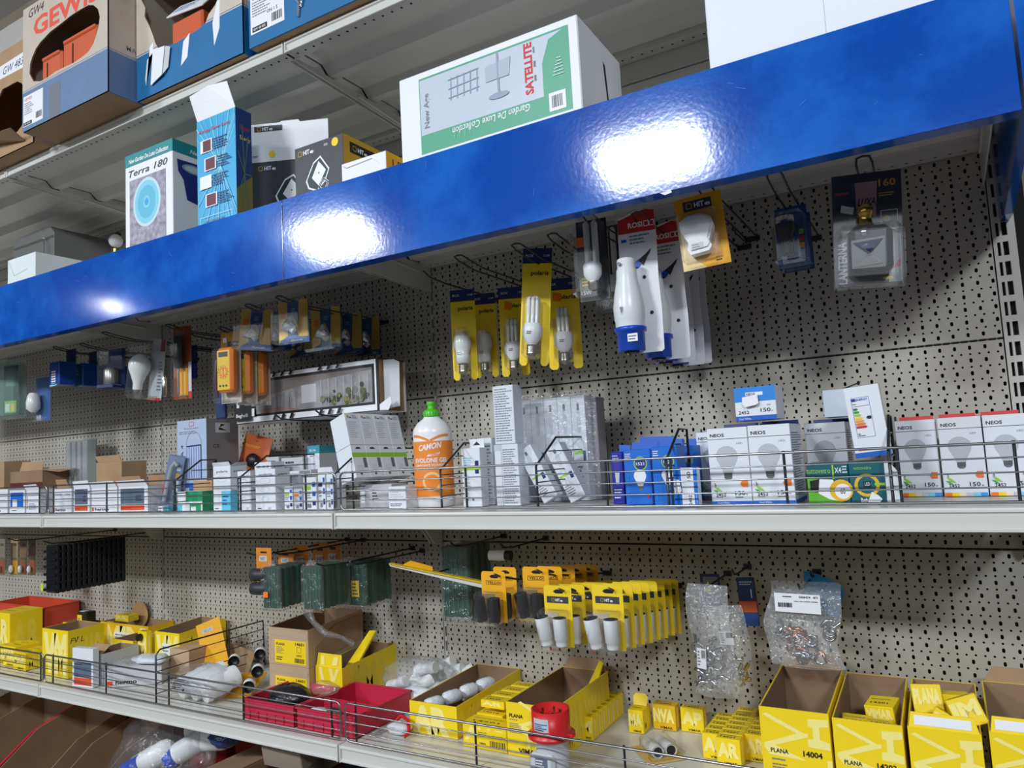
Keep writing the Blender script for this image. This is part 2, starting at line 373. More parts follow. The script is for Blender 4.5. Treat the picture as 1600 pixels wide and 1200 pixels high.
# ------------------------------------------------------------ blue fascia boards
def blue_mat():
    m = bpy.data.materials.new('glossy_blue_enamel'); m.use_nodes = True; nt = m.node_tree; N = nt.nodes.new; L = nt.links.new
    b = nt.nodes['Principled BSDF']; b.inputs['Roughness'].default_value = .105; b.inputs['Specular IOR Level'].default_value = .42
    b.inputs['Coat Weight'].default_value = 0; b.inputs['Coat Roughness'].default_value = .14
    tc = N('ShaderNodeTexCoord'); nz = N('ShaderNodeTexNoise'); nz.inputs['Scale'].default_value = 5; nz.inputs['Detail'].default_value = 8; nz.inputs['Roughness'].default_value = .65
    L(tc.outputs['Object'], nz.inputs['Vector']); cr = N('ShaderNodeValToRGB'); cr.color_ramp.elements[0].position = .42; cr.color_ramp.elements[1].position = .75
    cr.color_ramp.elements[0].color = (lin(8), lin(72), lin(166), 1); cr.color_ramp.elements[1].color = (lin(34), lin(112), lin(206), 1)
    L(nz.outputs['Fac'], cr.inputs[0]); L(cr.outputs[0], b.inputs['Base Color'])
    n2 = N('ShaderNodeTexNoise'); n2.inputs['Scale'].default_value = 140; n2.inputs['Detail'].default_value = 1; L(tc.outputs['Object'], n2.inputs['Vector'])
    bp = N('ShaderNodeBump'); bp.inputs['Strength'].default_value = .035; bp.inputs['Distance'].default_value = .002; L(n2.outputs['Fac'], bp.inputs['Height'])
    L(bp.outputs[0], b.inputs['Normal']); L(bp.outputs[0], b.inputs['Coat Normal'])
    m.diffuse_color = (.02, .08, .5, 1)
    return m
BLU = blue_mat(); SCR = mat('pale_scratch', (84, 122, 200), .5)
FY = -.5386
for fa, fb, lb in ((-W2*2, -.0012, 'glossy blue metal fascia board, left one with a single small highlight'), (.0012, 1.3372, 'glossy blue metal fascia board, right one, scuffed and broadly lit')):
    m = M(); m.box((fa, FY, .631), (fb, FY+.0015, .8104), BLU, .0006); m.box((fa, FY+.0015, .631), (fb, FY+.03, .6325), BLU); m.box((fa, FY+.0015, .809), (fb, FY+.004, .8104), BLU)
    f = Face(m, (fa, FY, .631), (1, 0, 0), (0, 0, 1)); rn = random.Random(5)
    for k in range(16):
        x = rn.uniform(.02, fb-fa-.03); y = rn.uniform(.01, .16); a = rn.uniform(-.5, 3); l = rn.uniform(.002, .02)
        if fa < -1: x = rn.uniform(1.3, 2.3)
        f.line(x, y, x+l*math.cos(a), min(.175, max(.003, y+l*math.sin(a))), .0005, SCR)
    if fa > -1: q = atY(1041, 303, FY); f.poly([(q.x-fa-.010, q.z-.631+.003), (q.x-fa+.008, q.z-.631+.004), (q.x-fa+.010, q.z-.631), (q.x-fa-.002, q.z-.631-.002)], mat('white_chip', (235, 235, 235), .6))
    tag(m.obj('fascia_board'), lb, 'fascia')
# blue end panel at the right end, seen under and past the fascia
m = M(); m.slab([(1.3412, FY-.004, .640), (1.3412, FY-.004, 1.05), (1.3412, -.006, 1.05), (1.3412, -.006, .615), (1.3412, -.10, .605)], (.014, 0, 0), BLU)
tag(m.obj('end_panel'), 'dark blue end panel closing the right end behind the fascia', 'end panel')
# ------------------------------------------------------------ cartons on the topmost shelf
def banded(name, low, high, z0):
    """printed carton board: lower band, thin pale and coloured lines, upper colour, by height on the box"""
    m = mat(name, low, .6); nt = m.node_tree; N = nt.nodes.new; L = nt.links.new; b = nt.nodes['Principled BSDF']
    tc = N('ShaderNodeTexCoord'); sp = N('ShaderNodeSeparateXYZ'); L(tc.outputs['Object'], sp.inputs[0])
    mr = N('ShaderNodeMapRange'); mr.inputs[1].default_value = z0-.05; mr.inputs[2].default_value = z0+.05; L(sp.outputs['Z'], mr.inputs[0])
    cr = N('ShaderNodeValToRGB'); cr.color_ramp.interpolation = 'CONSTANT'; e = cr.color_ramp.elements
    lo = (*[lin(x) for x in low], 1); hi = (*[lin(x) for x in high], 1)
    e[0].position = 0; e[0].color = lo; e[1].position = .5; e[1].color = hi
    for p, c in ((.53, lo), (.55, hi)): q = e.new(p); q.color = c
    nz = N('ShaderNodeTexNoise'); nz.inputs['Scale'].default_value = 12; nz.inputs['Detail'].default_value = 4; L(tc.outputs['Object'], nz.inputs['Vector'])
    mx = N('ShaderNodeMix'); mx.data_type = 'RGBA'; mx.blend_type = 'MULTIPLY'; mx.inputs[0].default_value = .25
    L(mr.outputs[0], cr.inputs[0]); L(cr.outputs[0], mx.inputs[6]); L(nz.outputs['Fac'], mx.inputs[7]); L(mx.outputs[2], b.inputs['Base Color'])
    return m
def holed(m, w, h, t, hole, mt, mb):
    """board w x h in the plane y=0, thickness t, with a torn opening"""
    cx = sum(p[0] for p in hole)/len(hole); cy = sum(p[1] for p in hole)/len(hole)
    def edge(p):
        dx, dy = p[0]-cx, p[1]-cy; s = 1e9
        if dx > 1e-9: s = min(s, (w-cx)/dx)
        if dx < -1e-9: s = min(s, -cx/dx)
        if dy > 1e-9: s = min(s, (h-cy)/dy)
        if dy < -1e-9: s = min(s, -cy/dy)
        return (cx+dx*s, cy+dy*s)
    hole = [(hole[i][0]+(hole[(i+1) % len(hole)][0]-hole[i][0])*q/6, hole[i][1]+(hole[(i+1) % len(hole)][1]-hole[i][1])*q/6) for i in range(len(hole)) for q in range(6)]
    n = len(hole); E_ = [edge(p) for p in hole]
    for i in range(n):
        a, b, c, d = hole[i], hole[(i+1) % n], E_[(i+1) % n], E_[i]
        pts = [a, b, c]
        if abs(c[0]-d[0]) > 1e-6 and abs(c[1]-d[1]) > 1e-6:
            pts.append((w if max(c[0], d[0]) > w-1e-6 else 0, h if max(c[1], d[1]) > h-1e-6 else 0))
        pts.append(d)
        m.add([(x, 0, z) for x, z in pts], [tuple(range(len(pts)))], mt); m.add([(x, t, z) for x, z in pts], [tuple(range(len(pts)))[::-1]], mb)
        m.add([(a[0], 0, a[1]), (b[0], 0, b[1]), (b[0], t, b[1]), (a[0], t, a[1])], [(0, 1, 2, 3)], mb)
def torn(cx, cz, rx, rz, n, rough, seed, lo=None):
    rn = random.Random(seed); o = []
    for i in range(n):
        a = 2*PI*i/n; k = 1+rn.uniform(-rough, rough); x = cx+rx*k*math.cos(a); z = cz+rz*k*math.sin(a)
        o.append((x, z if lo is None else max(lo+.25*(x-cx), z)))
    return o
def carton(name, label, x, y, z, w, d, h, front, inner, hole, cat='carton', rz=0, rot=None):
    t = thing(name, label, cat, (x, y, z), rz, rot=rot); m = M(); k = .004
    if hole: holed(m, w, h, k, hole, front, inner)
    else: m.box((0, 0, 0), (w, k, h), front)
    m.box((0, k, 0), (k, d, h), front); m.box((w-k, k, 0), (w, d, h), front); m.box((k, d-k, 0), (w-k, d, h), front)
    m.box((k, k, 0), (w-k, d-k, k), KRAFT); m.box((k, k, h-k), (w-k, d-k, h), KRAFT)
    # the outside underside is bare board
    return t, m
GB = banded('carton_grey_blue_print', (104, 132, 170), (206, 192, 178), .112); GB2 = banded('carton_bright_blue_print', (16, 112, 170), (214, 202, 186), .118)
TERRA = mat('terracotta_plastic', (205, 92, 52), .4); INKR = mat('carton_red_print', (226, 84, 62), .6)
# leftmost carton, plain brown with a hand-written code
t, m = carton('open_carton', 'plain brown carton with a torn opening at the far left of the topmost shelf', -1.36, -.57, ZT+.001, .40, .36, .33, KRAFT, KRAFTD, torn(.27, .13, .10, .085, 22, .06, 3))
m.obj('carton_body', t)
m = M(); f = Face(m, (.2, 0, 0), (1, 0, 0), (0, 0, 1)); f.poly([(.0, .245), (.195, .24), (.195, .29), (.0, .285)], WHITE); f.text('GW 483', .03, .253, .024, DBLUE, shear=.3, bold=0); m.obj('handwritten_label', t)
m = M(); m.slab([(.18, -.002, .05), (.36, -.004, .012), (.375, -.05, -.001+.03), (.19, -.05, .045)], (0, .003, .003), KRAFT); m.obj('torn_flap', t)
# grey-blue carton
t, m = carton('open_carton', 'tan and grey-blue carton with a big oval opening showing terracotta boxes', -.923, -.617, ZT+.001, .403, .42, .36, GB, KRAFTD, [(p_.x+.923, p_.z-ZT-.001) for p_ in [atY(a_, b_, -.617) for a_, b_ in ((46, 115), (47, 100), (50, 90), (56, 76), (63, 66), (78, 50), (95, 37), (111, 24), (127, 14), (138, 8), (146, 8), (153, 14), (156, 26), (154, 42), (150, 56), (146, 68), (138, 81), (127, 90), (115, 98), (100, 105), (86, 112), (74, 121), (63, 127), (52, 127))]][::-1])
m.obj('carton_body', t)
m = M(); f = faces(m, .403, .42, .36)[0]; f.text('GEWISS', .055, .262, .052, INKR, w=.36, bold=.03); f.text('GW4', .03, .325, .025, BLACK, bold=0, shear=.3)
g = faces(m, .403, .42, .36)[1]; m.obj('carton_print', t); m = M(); g = faces(m, .403, .42, .36)[1]; g.text('MATERIALE', .05, .13, .014, GREY, bold=.01); m.obj('side_print', t)
m = M(); f = faces(m, .403, .42, .36)[0]; f.rect(.006, .012, .105, .10, WHITE); f.text('GEWISS', .012, .086, .008, RED); f.rows(.012, .045, .05, .036, 6, GREY, 1); f.bars(.07, .022, .03, .018, BLACK, 12); f.rect(.008, .014, .05, .024, BLACK); f.text('GW 48 001', .011, .0165, .005, WHITE); m.obj('address_label', t)
m = M(); f = faces(m, .403, .42, .36)[0]; f.rect(.135, .0, .19, .095, mat('packing_tape', (120, 128, 140), .2)); m.obj('tape_strip', t)
for x, hh_, ww, lb in ((.075, .190, .095, 'terracotta plastic box behind the torn opening, its wrap shining'), (.178, .205, .16, 'terracotta plastic box behind the torn opening, right of the wrapped one')):
    m = M(); m.box((0, 0, 0), (ww, .09, hh_), TERRA, .006); m.box((.006, -.004, hh_-.012), (ww-.006, .094, hh_), TERRA, .003); m.box((ww*.3, -.002, .05), (ww*.32, 0, hh_-.02), mat('dark_seam', (60, 30, 20), .6))
    o = m.obj('junction_box', None, (-.923+x, -.605, ZT+.006)); tag(o, lb, 'junction box', None)
# bright-blue carton
t, m = carton('open_carton', 'bright blue and beige carton ripped open, a white leaflet hanging from the tear', -.517, -.541, ZT+.001, .405, .40, .36, GB2, KRAFTD, [(p_.x+.517, min(.355, p_.z-ZT-.001)) for p_ in [atY(a_, b_, -.541) for a_, b_ in ((216, -30), (221, 0), (227, 12), (226, 26), (233, 40), (239, 55), (243, 68), (249, 78), (262, 72), (277, 66), (292, 57), (308, 47), (321, 36), (326, 22), (336, 8), (343, -8), (344, -30))]][::-1])
m.obj('carton_body', t)
m = M(); f = faces(m, .405, .40, .36)[0]
f.poly([(.045, .1), (.07, .112), (.07, .14), (.055, .13), (.05, .06), (.04, .03), (.036, .05)], WHITE); m.obj('torn_edge', t); m = M(); f = faces(m, .405, .40, .36)[0]; f.poly([(.19, .10), (.215, .115), (.205, .055), (.18, .04)], WHITE); m.obj('torn_edge', t); m = M(); f = faces(m, .405, .40, .36)[0]; f.poly([(.318, .16), (.328, .165), (.325, .09), (.305, .05), (.300, .11)], WHITE); m.obj('torn_edge', t)
m = M(); m.slab([(.065, -.003, .022), (.115, -.006, .035), (.13, -.008, .105), (.08, -.006, .112)], (0, -.002, .0), WHITE); m.slab([(.117, -.006, .036), (.135, -.003, .05), (.145, -.004, .10), (.132, -.008, .105)], (0, -.001, 0), LGREY); m.obj('hanging_leaflet', t)
m = M(); m.box((0, 0, 0), (.12, .09, .18), TERRA, .005); m.box((.0, -.002, .03), (.004, 0, .1), BLACK); o = m.obj('junction_box', None, (-.517+.115, -.52, ZT+.006)); tag(o, 'terracotta box inside the ripped blue carton', 'junction box')
m = M(); m.box((0, 0, 0), (.125, .07, .004), WHITE, .001); f = Face(m, (0, 0, .004), (1, 0, 0), (0, 1, 0)); f.rows(.01, .02, .07, .04, 4, BLUE, 2); f.text('GW', .09, .045, .012, RED)
o = m.obj('instruction_leaflet', None, (-.517+.115, -.521, ZT+.150), rot=(.9, .02, .1)); o.location = (-.400, -.5335, ZT+.190); tag(o, 'white instruction leaflet leaning on the terracotta box in the ripped carton', 'leaflet')
# third blue carton
t, m = carton('carton', 'closed blue carton with a white address label at the top edge of the photo', -.088, -.543, ZT+.001, .40, .40, .36, GB2, KRAFTD, None)
m.obj('carton_body', t)
m = M(); f = faces(m, .4, .4, .36)[0]; f.rect(.006, .03, .115, .13, WHITE); f.text('GEWISS', .012, .112, .009, RED); f.rows(.012, .07, .06, .038, 6, GREY, 7); f.text('ON 1 5', .06, .066, .008, BLACK); f.bars(.075, .04, .034, .02, BLACK, 12); f.rect(.012, .034, .06, .046, BLACK); f.text('GW 48 002', .015, .037, .006, WHITE); m.obj('address_label', t)
m = M(); m.tube([(.145, -.003, .11), (.15, -.006, .07), (.165, -.005, .05), (.16, -.003, .02)], .0035, clear('clear_tape', gl=.5, op=.2), 6); m.tube([(.175, -.003, .10), (.18, -.006, .07), (.17, -.004, .04)], .003, MATS['clear_tape'], 6); m.obj('loose_tape', t)

# ------------------------------------------------------------ boxes standing on the shelf behind the blue fascia
def at_x(px, py, Y): return atY(px, py, Y).x
TEAL = mat('teal_card', (24, 138, 144), .45); CYAN = mat('cyan_card', (34, 164, 214), .4); BROWNI = mat('maroon_ink', (98, 40, 52), .5)
STONE = mat('stone_photo_print', (165, 160, 178), .5, noise=.5, nscale=60); SKY = mat('pale_cyan_ink', (130, 205, 228), .4)
CHAR = mat('charcoal_card', (58, 60, 66), .5, noise=.12, nscale=30)
GLD = mat('mustard_card', (196, 152, 40), .5)
Y0 = -.528
def std(name, label, cat, x0, x1, d, h, body, z=ZB+.0012, y=Y0, rz=0, c=.0012):
    t = thing(name, label, cat, (x0, y, z), rz); m = M(); m.box((0, 0, 0), (x1-x0, d, h), body, c); return t, m, x1-x0
def htop(px, py, y, z=ZB): return atY(px, py, y).z-z
# spotlight box with teal band
x0, x1 = at_x(196, 300, Y0), at_x(270, 300, Y0); h = htop(196, 246, Y0)
t, m, w = std('lamp_box', 'white lamp box with teal band and round blue lamp picture above the fascia', 'box', x0, x1, .15, h, WHITE)
m.box((-.0004, -.0004, h-.033), (w+.0004, .1504, h+.0006), TEAL, .0008)
f, r, l, tp = faces(m, w, .15, h); f.o += Vector((0, -.0006, 0)); r.o += Vector((.0006, 0, 0))
f.text('New Garden De Luxe Collection', .004+w*.06, h-.025, .012, WHITE, w=w*.84, bold=.03, shear=.2); f.text('Terra 180', w*.08, h-.062, .018, BLACK, w=w*.82, bold=0, shear=.25)
f.rect(w*.1, .0, w*.86, h-.072, STONE); cx, cz = w*.47, h-.142
f.circ(cx, cz, w*.29, mat('rim_ink', (196, 226, 236), .3), 28, w*.33); f.circ(cx, cz, w*.25, SKY, 28, w*.29); f.circ(cx, cz, w*.19, mat('cyan_ink', (100, 190, 218), .3), 28, w*.22); f.circ(cx, cz, w*.07, SKY, 18, w*.085); f.circ(cx, cz, w*.04, CYAN, 16, w*.05)
r.text('New Garden', .05, h-.024, .011, WHITE, w=.09, shear=.2); r.poly([(.012, h-.05), (.14, h-.045), (.14, h-.14), (.07, h-.155), (.04, h-.15), (.03, h-.10), (.015, h-.08)], DBLUE); r.circ(.06, h-.066, .034, mat('lens_ink', (120, 160, 180), .4), 20, .012); r.circ(.06, h-.066, .026, LGREY, 20, .008)
m.obj('box_body', t)
# tall cyan box with open white flap
x0, x1 = at_x(307, 200, Y0), at_x(368, 200, Y0); h = htop(307, 192, Y0)
t, m, w = std('tall_carton', 'tall cyan box printed with white rays, its white top flap standing open', 'box', x0, x1, .046, h, CYAN, y=Y0)
f, r, l, tp = faces(m, w, .046, h)
for k in range(13):
    a = .35+k*.19; L_ = .12; c0 = (w*.62, h*.55)
    e = (c0[0]+L_*math.cos(a), c0[1]+L_*math.sin(a)*1.4); e = (min(max(e[0], .002), w-.002), min(e[1], h-.002)); f.line(*c0, *e, .0012+.001*(k % 3), SKY)
for k in range(10):
    a = 3.5+k*.22; e = (w*.62+.1*math.cos(a), h*.55+.16*math.sin(a)); e = (min(max(e[0], .002), w-.002), max(e[1], .01)); f.line(w*.62, h*.55, *e, .001+.001*(k % 2), SKY)
f.text('Energy Saver Lamp', w*.08, h-.035, .008, RED, w=w*.8, shear=.2)
for k, (qx, qz, mm_) in enumerate(((.12, .075, BROWNI), (.22, .122, BROWNI), (.1, .165, WHITE), (.24, .212, BROWNI))):
    f.rect(w*(qx), h-qz-.012, w*(qx+.3), h-qz+.020, WHITE); f.rect(w*(qx+.03)+(.005 if k == 0 else 0), h-qz-.010, w*(qx+.27), h-qz+.018, mm_)
    f.rows(w*(qx+.33), h-qz-.012, w*.38, .03, 5, DBLUE, k)
f.loop([(w*.1, h-.325), (w*.9, h-.325), (w*.9, h-.247), (w*.1, h-.247)], .0008, WHITE); f.text('CARATTERISTICHE', w*.2, h-.262, .005, BROWNI, w=w*.5); f.rows(w*.15, h-.31, w*.7, .04, 5, DBLUE, 9)
r.rect(.0, 0, .046, h, mat('deep_blue_card', (26, 62, 128), .45)); r.poly([(0, h*.3), (.046, h*.45), (.046, 0), (0, 0)], mat('olive_card', (128, 120, 60), .5))
r.text('Super', .012, h-.05, .012, RED, w=.03, shear=.2); r.text('Energy', .012, h-.075, .010, YEL, w=.03)
for k in range(7): r.line(.023, h*.45, .023+.020*math.cos(k*.9), h*.45+.12*math.sin(k*.9), .0025, mat('ray_ink', (90, 130, 110), .5))
m.obj('box_body', t)
m = M(); m.slab([(0.002, .001, 0), (w-.001, .001, 0), (w-.013, -.012, .062), (w*.45, -.016, .068), (-.004, -.016, .060)], (0, .0012, 0), WHITE); m.obj('flap', t, (0, 0, h))
# flood-lamp boxes
def hit_logo(f, a, b, h, dark=True, s=1):
    c = WHITE if dark else BLACK
    f.loop([(a, b), (a+h, b), (a+h, b+h), (a, b+h)], h*.16, GLD); f.text('HIT', a+h*1.5, b, h, c, w=h*1.9, bold=.03); f.text('e', a+h*3.5, b-h*.05, h*.9, c, w=h*1.1, bold=.03)
def flood(f, cx, cz, s):
    pts = [(-1, -.2), (-.35, .85), (.25, 1.15), (.95, .2), (.6, -.5), (-.1, -1), (-.8, -.7)]
    f.poly([(cx+p[0]*s*1.12, cz+p[1]*s*1.12) for p in pts], WHITE); f.poly([(cx+p[0]*s, cz+p[1]*s) for p in pts], mat('lamp_green_ink', (28, 52, 50), .5))
    f.poly([(cx-.55*s, cz-.1*s), (cx+.1*s, cz+.95*s), (cx+.75*s, cz+.2*s), (cx+.05*s, cz-.75*s)], WHITE); f.circ(cx+.1*s, cz+.12*s, s*.06, BLACK, 8)
    f.loop([(cx+.5*s, cz-.35*s), (cx+.95*s, cz-.7*s), (cx+.6*s, cz-1.15*s), (cx+.1*s, cz-.95*s)], s*.16, WHITE); f.loop([(cx+.5*s, cz-.35*s), (cx+.95*s, cz-.7*s), (cx+.6*s, cz-1.15*s), (cx+.1*s, cz-.95*s)], s*.08, BLACK)
ya = -.395
x0, x1 = at_x(392, 260, ya), at_x(484, 240, ya); h = htop(392, 256, ya)
t, m, w = std('lamp_box', 'charcoal floodlight box with its white flap folded upright, behind the other charcoal box', 'box', x0, x1, .09, h, CHAR, y=ya, rz=.42)
f, r, l, tp = faces(m, w, .09, h); hit_logo(f, w*.1, h-.022, .010); f.rows(w*.72, h-.014, .02, .006, 2, WHITE, 1); flood(f, w*.5, h-.085, .036); m.obj('box_body', t)
m = M(); hh = .098; m.slab([(0, .0, 0), (w, .0, 0), (w+.003, -.008, hh*.98), (w*.66, -.008, hh*.97), (w*.64, -.0085, hh*1.03), (w*.42, -.0085, hh*1.03), (w*.4, -.008, hh), (0, -.008, hh)], (0, .0012, 0), WHITE)
f = Face(m, (0, -.0008, 0), (1, 0, 0), (0, -.082, 1)); f.rect(w*.07, hh-.020, w*.43, hh-.006, CHAR); hit_logo(f, w*.11, hh-.0175, .009); f.circ(w*.28, .018, .0085, YEL, 16); f.rows(.005, .012, .022, .006, 2, GREY, 3); m.obj('flap', t, (0, 0, h))
yb = -.528
x0, x1 = at_x(461, 270, yb), at_x(538, 250, yb); h = htop(461, 234, yb)
t, m, w = std('lamp_box', 'charcoal floodlight box with mustard side, beside the low white box', 'box', x0, x1-.002, .125, h, CHAR, y=yb)
f, r, l, tp = faces(m, w, .13, h); hit_logo(f, w*.08, h-.021, .010); f.circ(w*.84, h-.014, .0095, YEL, 16); f.rows(w*.62, h-.016, .015, .006, 2, WHITE, 1); flood(f, w*.48, h-.075, .032)
r.rect(0, 0, .13, h, GLD); r.rect(.02, h-.036, .11, h-.012, BLACK); hit_logo(r, .03, h-.029, .010); m.obj('box_body', t)
yc = -.53
x0, x1 = at_x(533, 265, yc)+.001, at_x(603, 245, yc); h = htop(533, 258, yc)
t, m, w = std('lamp_box', 'low white box with amber side reading LED, left of the big white carton', 'box', x0, x1, .11, h, WHITE, y=yc)
f, r, l, tp = faces(m, w, .11, h); f.line(w*.12, h-.012, w*.7, h-.008, .0018, GREY); f.line(w*.12, h-.012, w*.05, h-.006, .0012, GREY); f.line(w*.7, h-.008, w*.85, h-.022, .0006, LGREY)
r.rect(0, 0, .11, h, AMBER); r.text('LED', .02, h-.028, .017, BLACK, w=.055, bold=0); m.obj('box_body', t)
# big white carton with green frame
yd = -.53; x0, x1 = at_x(626, 200, yd), at_x(906, 100, yd); h = htop(626, 126, yd)
t, m, w = std('lamp_carton', 'large white carton lying on its side, green-framed picture of garden lamps', 'carton', x0, x1, .20, h, WHITE, y=yd, c=.002)
f, r, l, tp = faces(m, w, .20, h); MINT = mat('mint_green_ink', (78, 164, 132), .4); PIC = mat('pale_photo_print', (196, 206, 220), .3); PGR = mat('faded_grey_ink', (150, 158, 182), .4)
a, b, c, d = w*.125, h*.14, w*.955, h*.93
f.rect(a, b, c, d, MINT); f.rect(a+.002, b+.038, c-.055, d-.004, PIC); f.poly([(c-.055, d-.004), (c-.012, d-.004), (c-.04, b+.14), (c-.075, b+.045), (c-.09, b+.045)], PIC)
f.text('New Age', a+.022, b+.05, .012, GREY, w=h*.36, bold=.03, rot=PI/2); f.text('SATELLITE', c-.075, b+.050, .016, RED, w=h*.5, bold=.04, rot=PI/2); f.rows(c-.072, b+.065, .005, .08, 3, GREY, 4)
f.text('Garden De Luxe Collection', a+.075+.17, b+.034, .014, WHITE, w=.17, bold=.01, shear=.2, rot=PI)
f.rect(c-.045, b+.006, c-.012, b+.04, WHITE); f.bars(c-.04, b+.012, .022, .022, BLACK, 12)
for k in range(5): f.line(a+.075+k*.015, b+.09, a+.077+k*.015, b+.135, .0022, PGR)
for k in range(3): f.line(a+.07, b+.095+k*.018, a+.14, b+.098+k*.018, .0018, PGR)
f.poly([(a+.155, b+.1), (a+.205, b+.1), (a+.21, b+.135), (a+.155, b+.13)], mat('lamp_photo_ink', (176, 182, 200), .4)); f.line(a+.182, b+.065, a+.182, b+.15, .004, PGR); f.circ(a+.182, b+.068, .022, PGR, 18, .006)
for k in range(6): f.line(c-.012-k*.001, b+.07+k*.006, c-.035+k*.002, b+.07+k*.006, .001, WHITE)
for k in range(4): f.line(a+.08+k*.012, b+.012, a+.085+k*.011, b+.04, .0006, mat('tape_shine', (180, 220, 210), .15))
r.poly([(.115, .02), (.12, .02), (.126, h*.45), (.118, h*.78), (.108, h*.8), (.118, h*.45)], BLACK); r.line(.185, .01, .185, h-.01, .001, LGREY)
m.obj('box_body', t)
# tall white panel box at the right
ye = -.52; x0, x1 = at_x(1107, 80, ye), W-.04
t, m, w = std('white_carton', 'tall plain white carton cut off by the top of the photo, at the right end', 'carton', x0, x1, .16, .33, mat('bright_white_card', (232, 236, 244), .6), y=ye, c=.002)
m.box((w*.5-.0005, -.0004, .002), (w*.5+.0005, 0, .328), LGREY); m.obj('box_body', t)
# plain white box at the left
yf = -.5; x0, x1 = at_x(12, 430, yf), at_x(55, 420, yf); h = htop(12, 408, yf)
t, m, w = std('white_carton', 'small plain white box with a tucked flap at the far left above the fascia', 'box', x0, x1, .19, h, mat('off_white_card', (226, 232, 234), .5), y=yf)
f, r, l, tp = faces(m, w, .19, h); f.line(w*.05, h-.008, w*.25, h-.055, .001, GREY); f.line(w*.25, h-.055, w*.72, h-.045, .001, GREY); m.obj('box_body', t)
# grey translucent lamp shade with chrome rod at the left
GT = mat('smoked_grey_plastic', (108, 110, 108), .3); x0 = at_x(85, 400, -.29)-.17
t = thing('grey_lamp', 'smoky grey rounded lamp hood at the far left, behind the small white box', 'lamp', (x0, -.09, ZB+.001)); m = M(); hz = min(.31, atY(20, 348, -.29).z-ZB)
pr = [(-.14, 0, 1), (-.14, hz-.05, 1), (-.125, hz-.012, 1), (.1, hz, 1), (.125, hz-.02, 1), (.14, 0, 1)]
m.slab([(-.10, -.20, .0), (-.10, -.20, hz-.04), (-.08, -.20, hz-.006), (.10, -.20, hz), (.145, -.20, hz-.004), (.17, -.20, hz-.03), (.17, -.20, 0)], (0, .20, 0), GT); m.box((-.09, -.203, hz-.045), (.168, -.20, hz-.039), CHROME); m.obj('hood', t)
m = M(); m.tube([(.13, -.215, .0), (.133, -.215, hz-.06), (.125, -.215, hz-.048)], .0022, CHROME, 8); m.ball((.125, -.214, hz-.046), .005, CHROME, 8); m.obj('chrome_rod', t)
# small wall lamp with a white globe far back
q = atY(181, 377, -.12); t = thing('wall_lamp', 'small lamp with a white globe and brass mount half hidden behind the lamp box', 'lamp', (q.x, -.12, ZB+.001)); h = q.z-ZB
m = M(); m.lathe((0, 0, 0), [(.035, 0), (.036, .012), (.014, .02), (.010, h-.03)], BRASS, 18); m.box((-.03, .012, h-.01), (-.012, .03, h+.04), mat('dark_wood_mount', (70, 56, 40), .5), .004); m.tube([(0, 0, h-.03), (-.02, .01, h-.02), (-.02, .02, h)], .004, BRASS, 6); m.obj('lamp_arm', t)
m = M(); m.ball((0, 0, h), .024, PVC, 18); m.obj('globe', t)
# ------------------------------------------------------------ goods hanging on hooks
def hook(x, z, L, label, single=False, w=.012, grp=None, drop=0):
    m = M()
    if single: m.tube([(x, .002, z-drop), (x, -L*.75, z-drop*.25), (x, -L*.93, z+.004), (x, -L, z+.014)], .0022, DSTEEL, 8)
    else: m.tube([(x-w, .002, z), (x-w, -L*.8, z), (x-w, -L*.95, z+.008), (x-w*.8, -L, z+.013), (x, -L-.003, z+.014), (x+w*.8, -L, z+.013), (x+w, -L*.95, z+.008), (x+w, -L*.8, z), (x+w, .002, z)], .0018, DSTEEL, 8)
    m.box((x-w-.004, -.003, z-drop-.006), (x+w+.004, -.0005, z-drop+.006), DSTEEL, .001)
    o = m.obj('display_hook'); tag(o, label, 'hook', grp); return o
def dup(root, loc, label=None, rz=None, group=None):
    r = root.copy(); COL.objects.link(r); r.location = loc
    if rz is not None: r.rotation_euler.z = rz
    if label: r['label'] = label
    if group: r['group'] = group
    for ch in list(root.children):
        c = ch.copy(); COL.objects.link(c); c.parent = r
        for g in ch.children:
            d = g.copy(); COL.objects.link(d); d.parent = c
    return r
def spot(px, pt, pb, Y):
    a = atY(px, pt, Y); b = atY(px, pb, Y); return (a.x+b.x)/2, b.z, a.z-b.z
NAVY = mat('navy_card', (28, 48, 96), .45); GLASS = mat('opal_glass', (226, 228, 226), .2)
OSTK = mat('orange_price_sticker', (250, 120, 30), .6)
def clampbox(m, w, d, h, z0=0, x0=0, y0=0, mt=None):
    m.box((x0-w/2, y0-d, z0), (x0+w/2, y0, z0+h), mt or CLR, min(w, d, h)*.2)

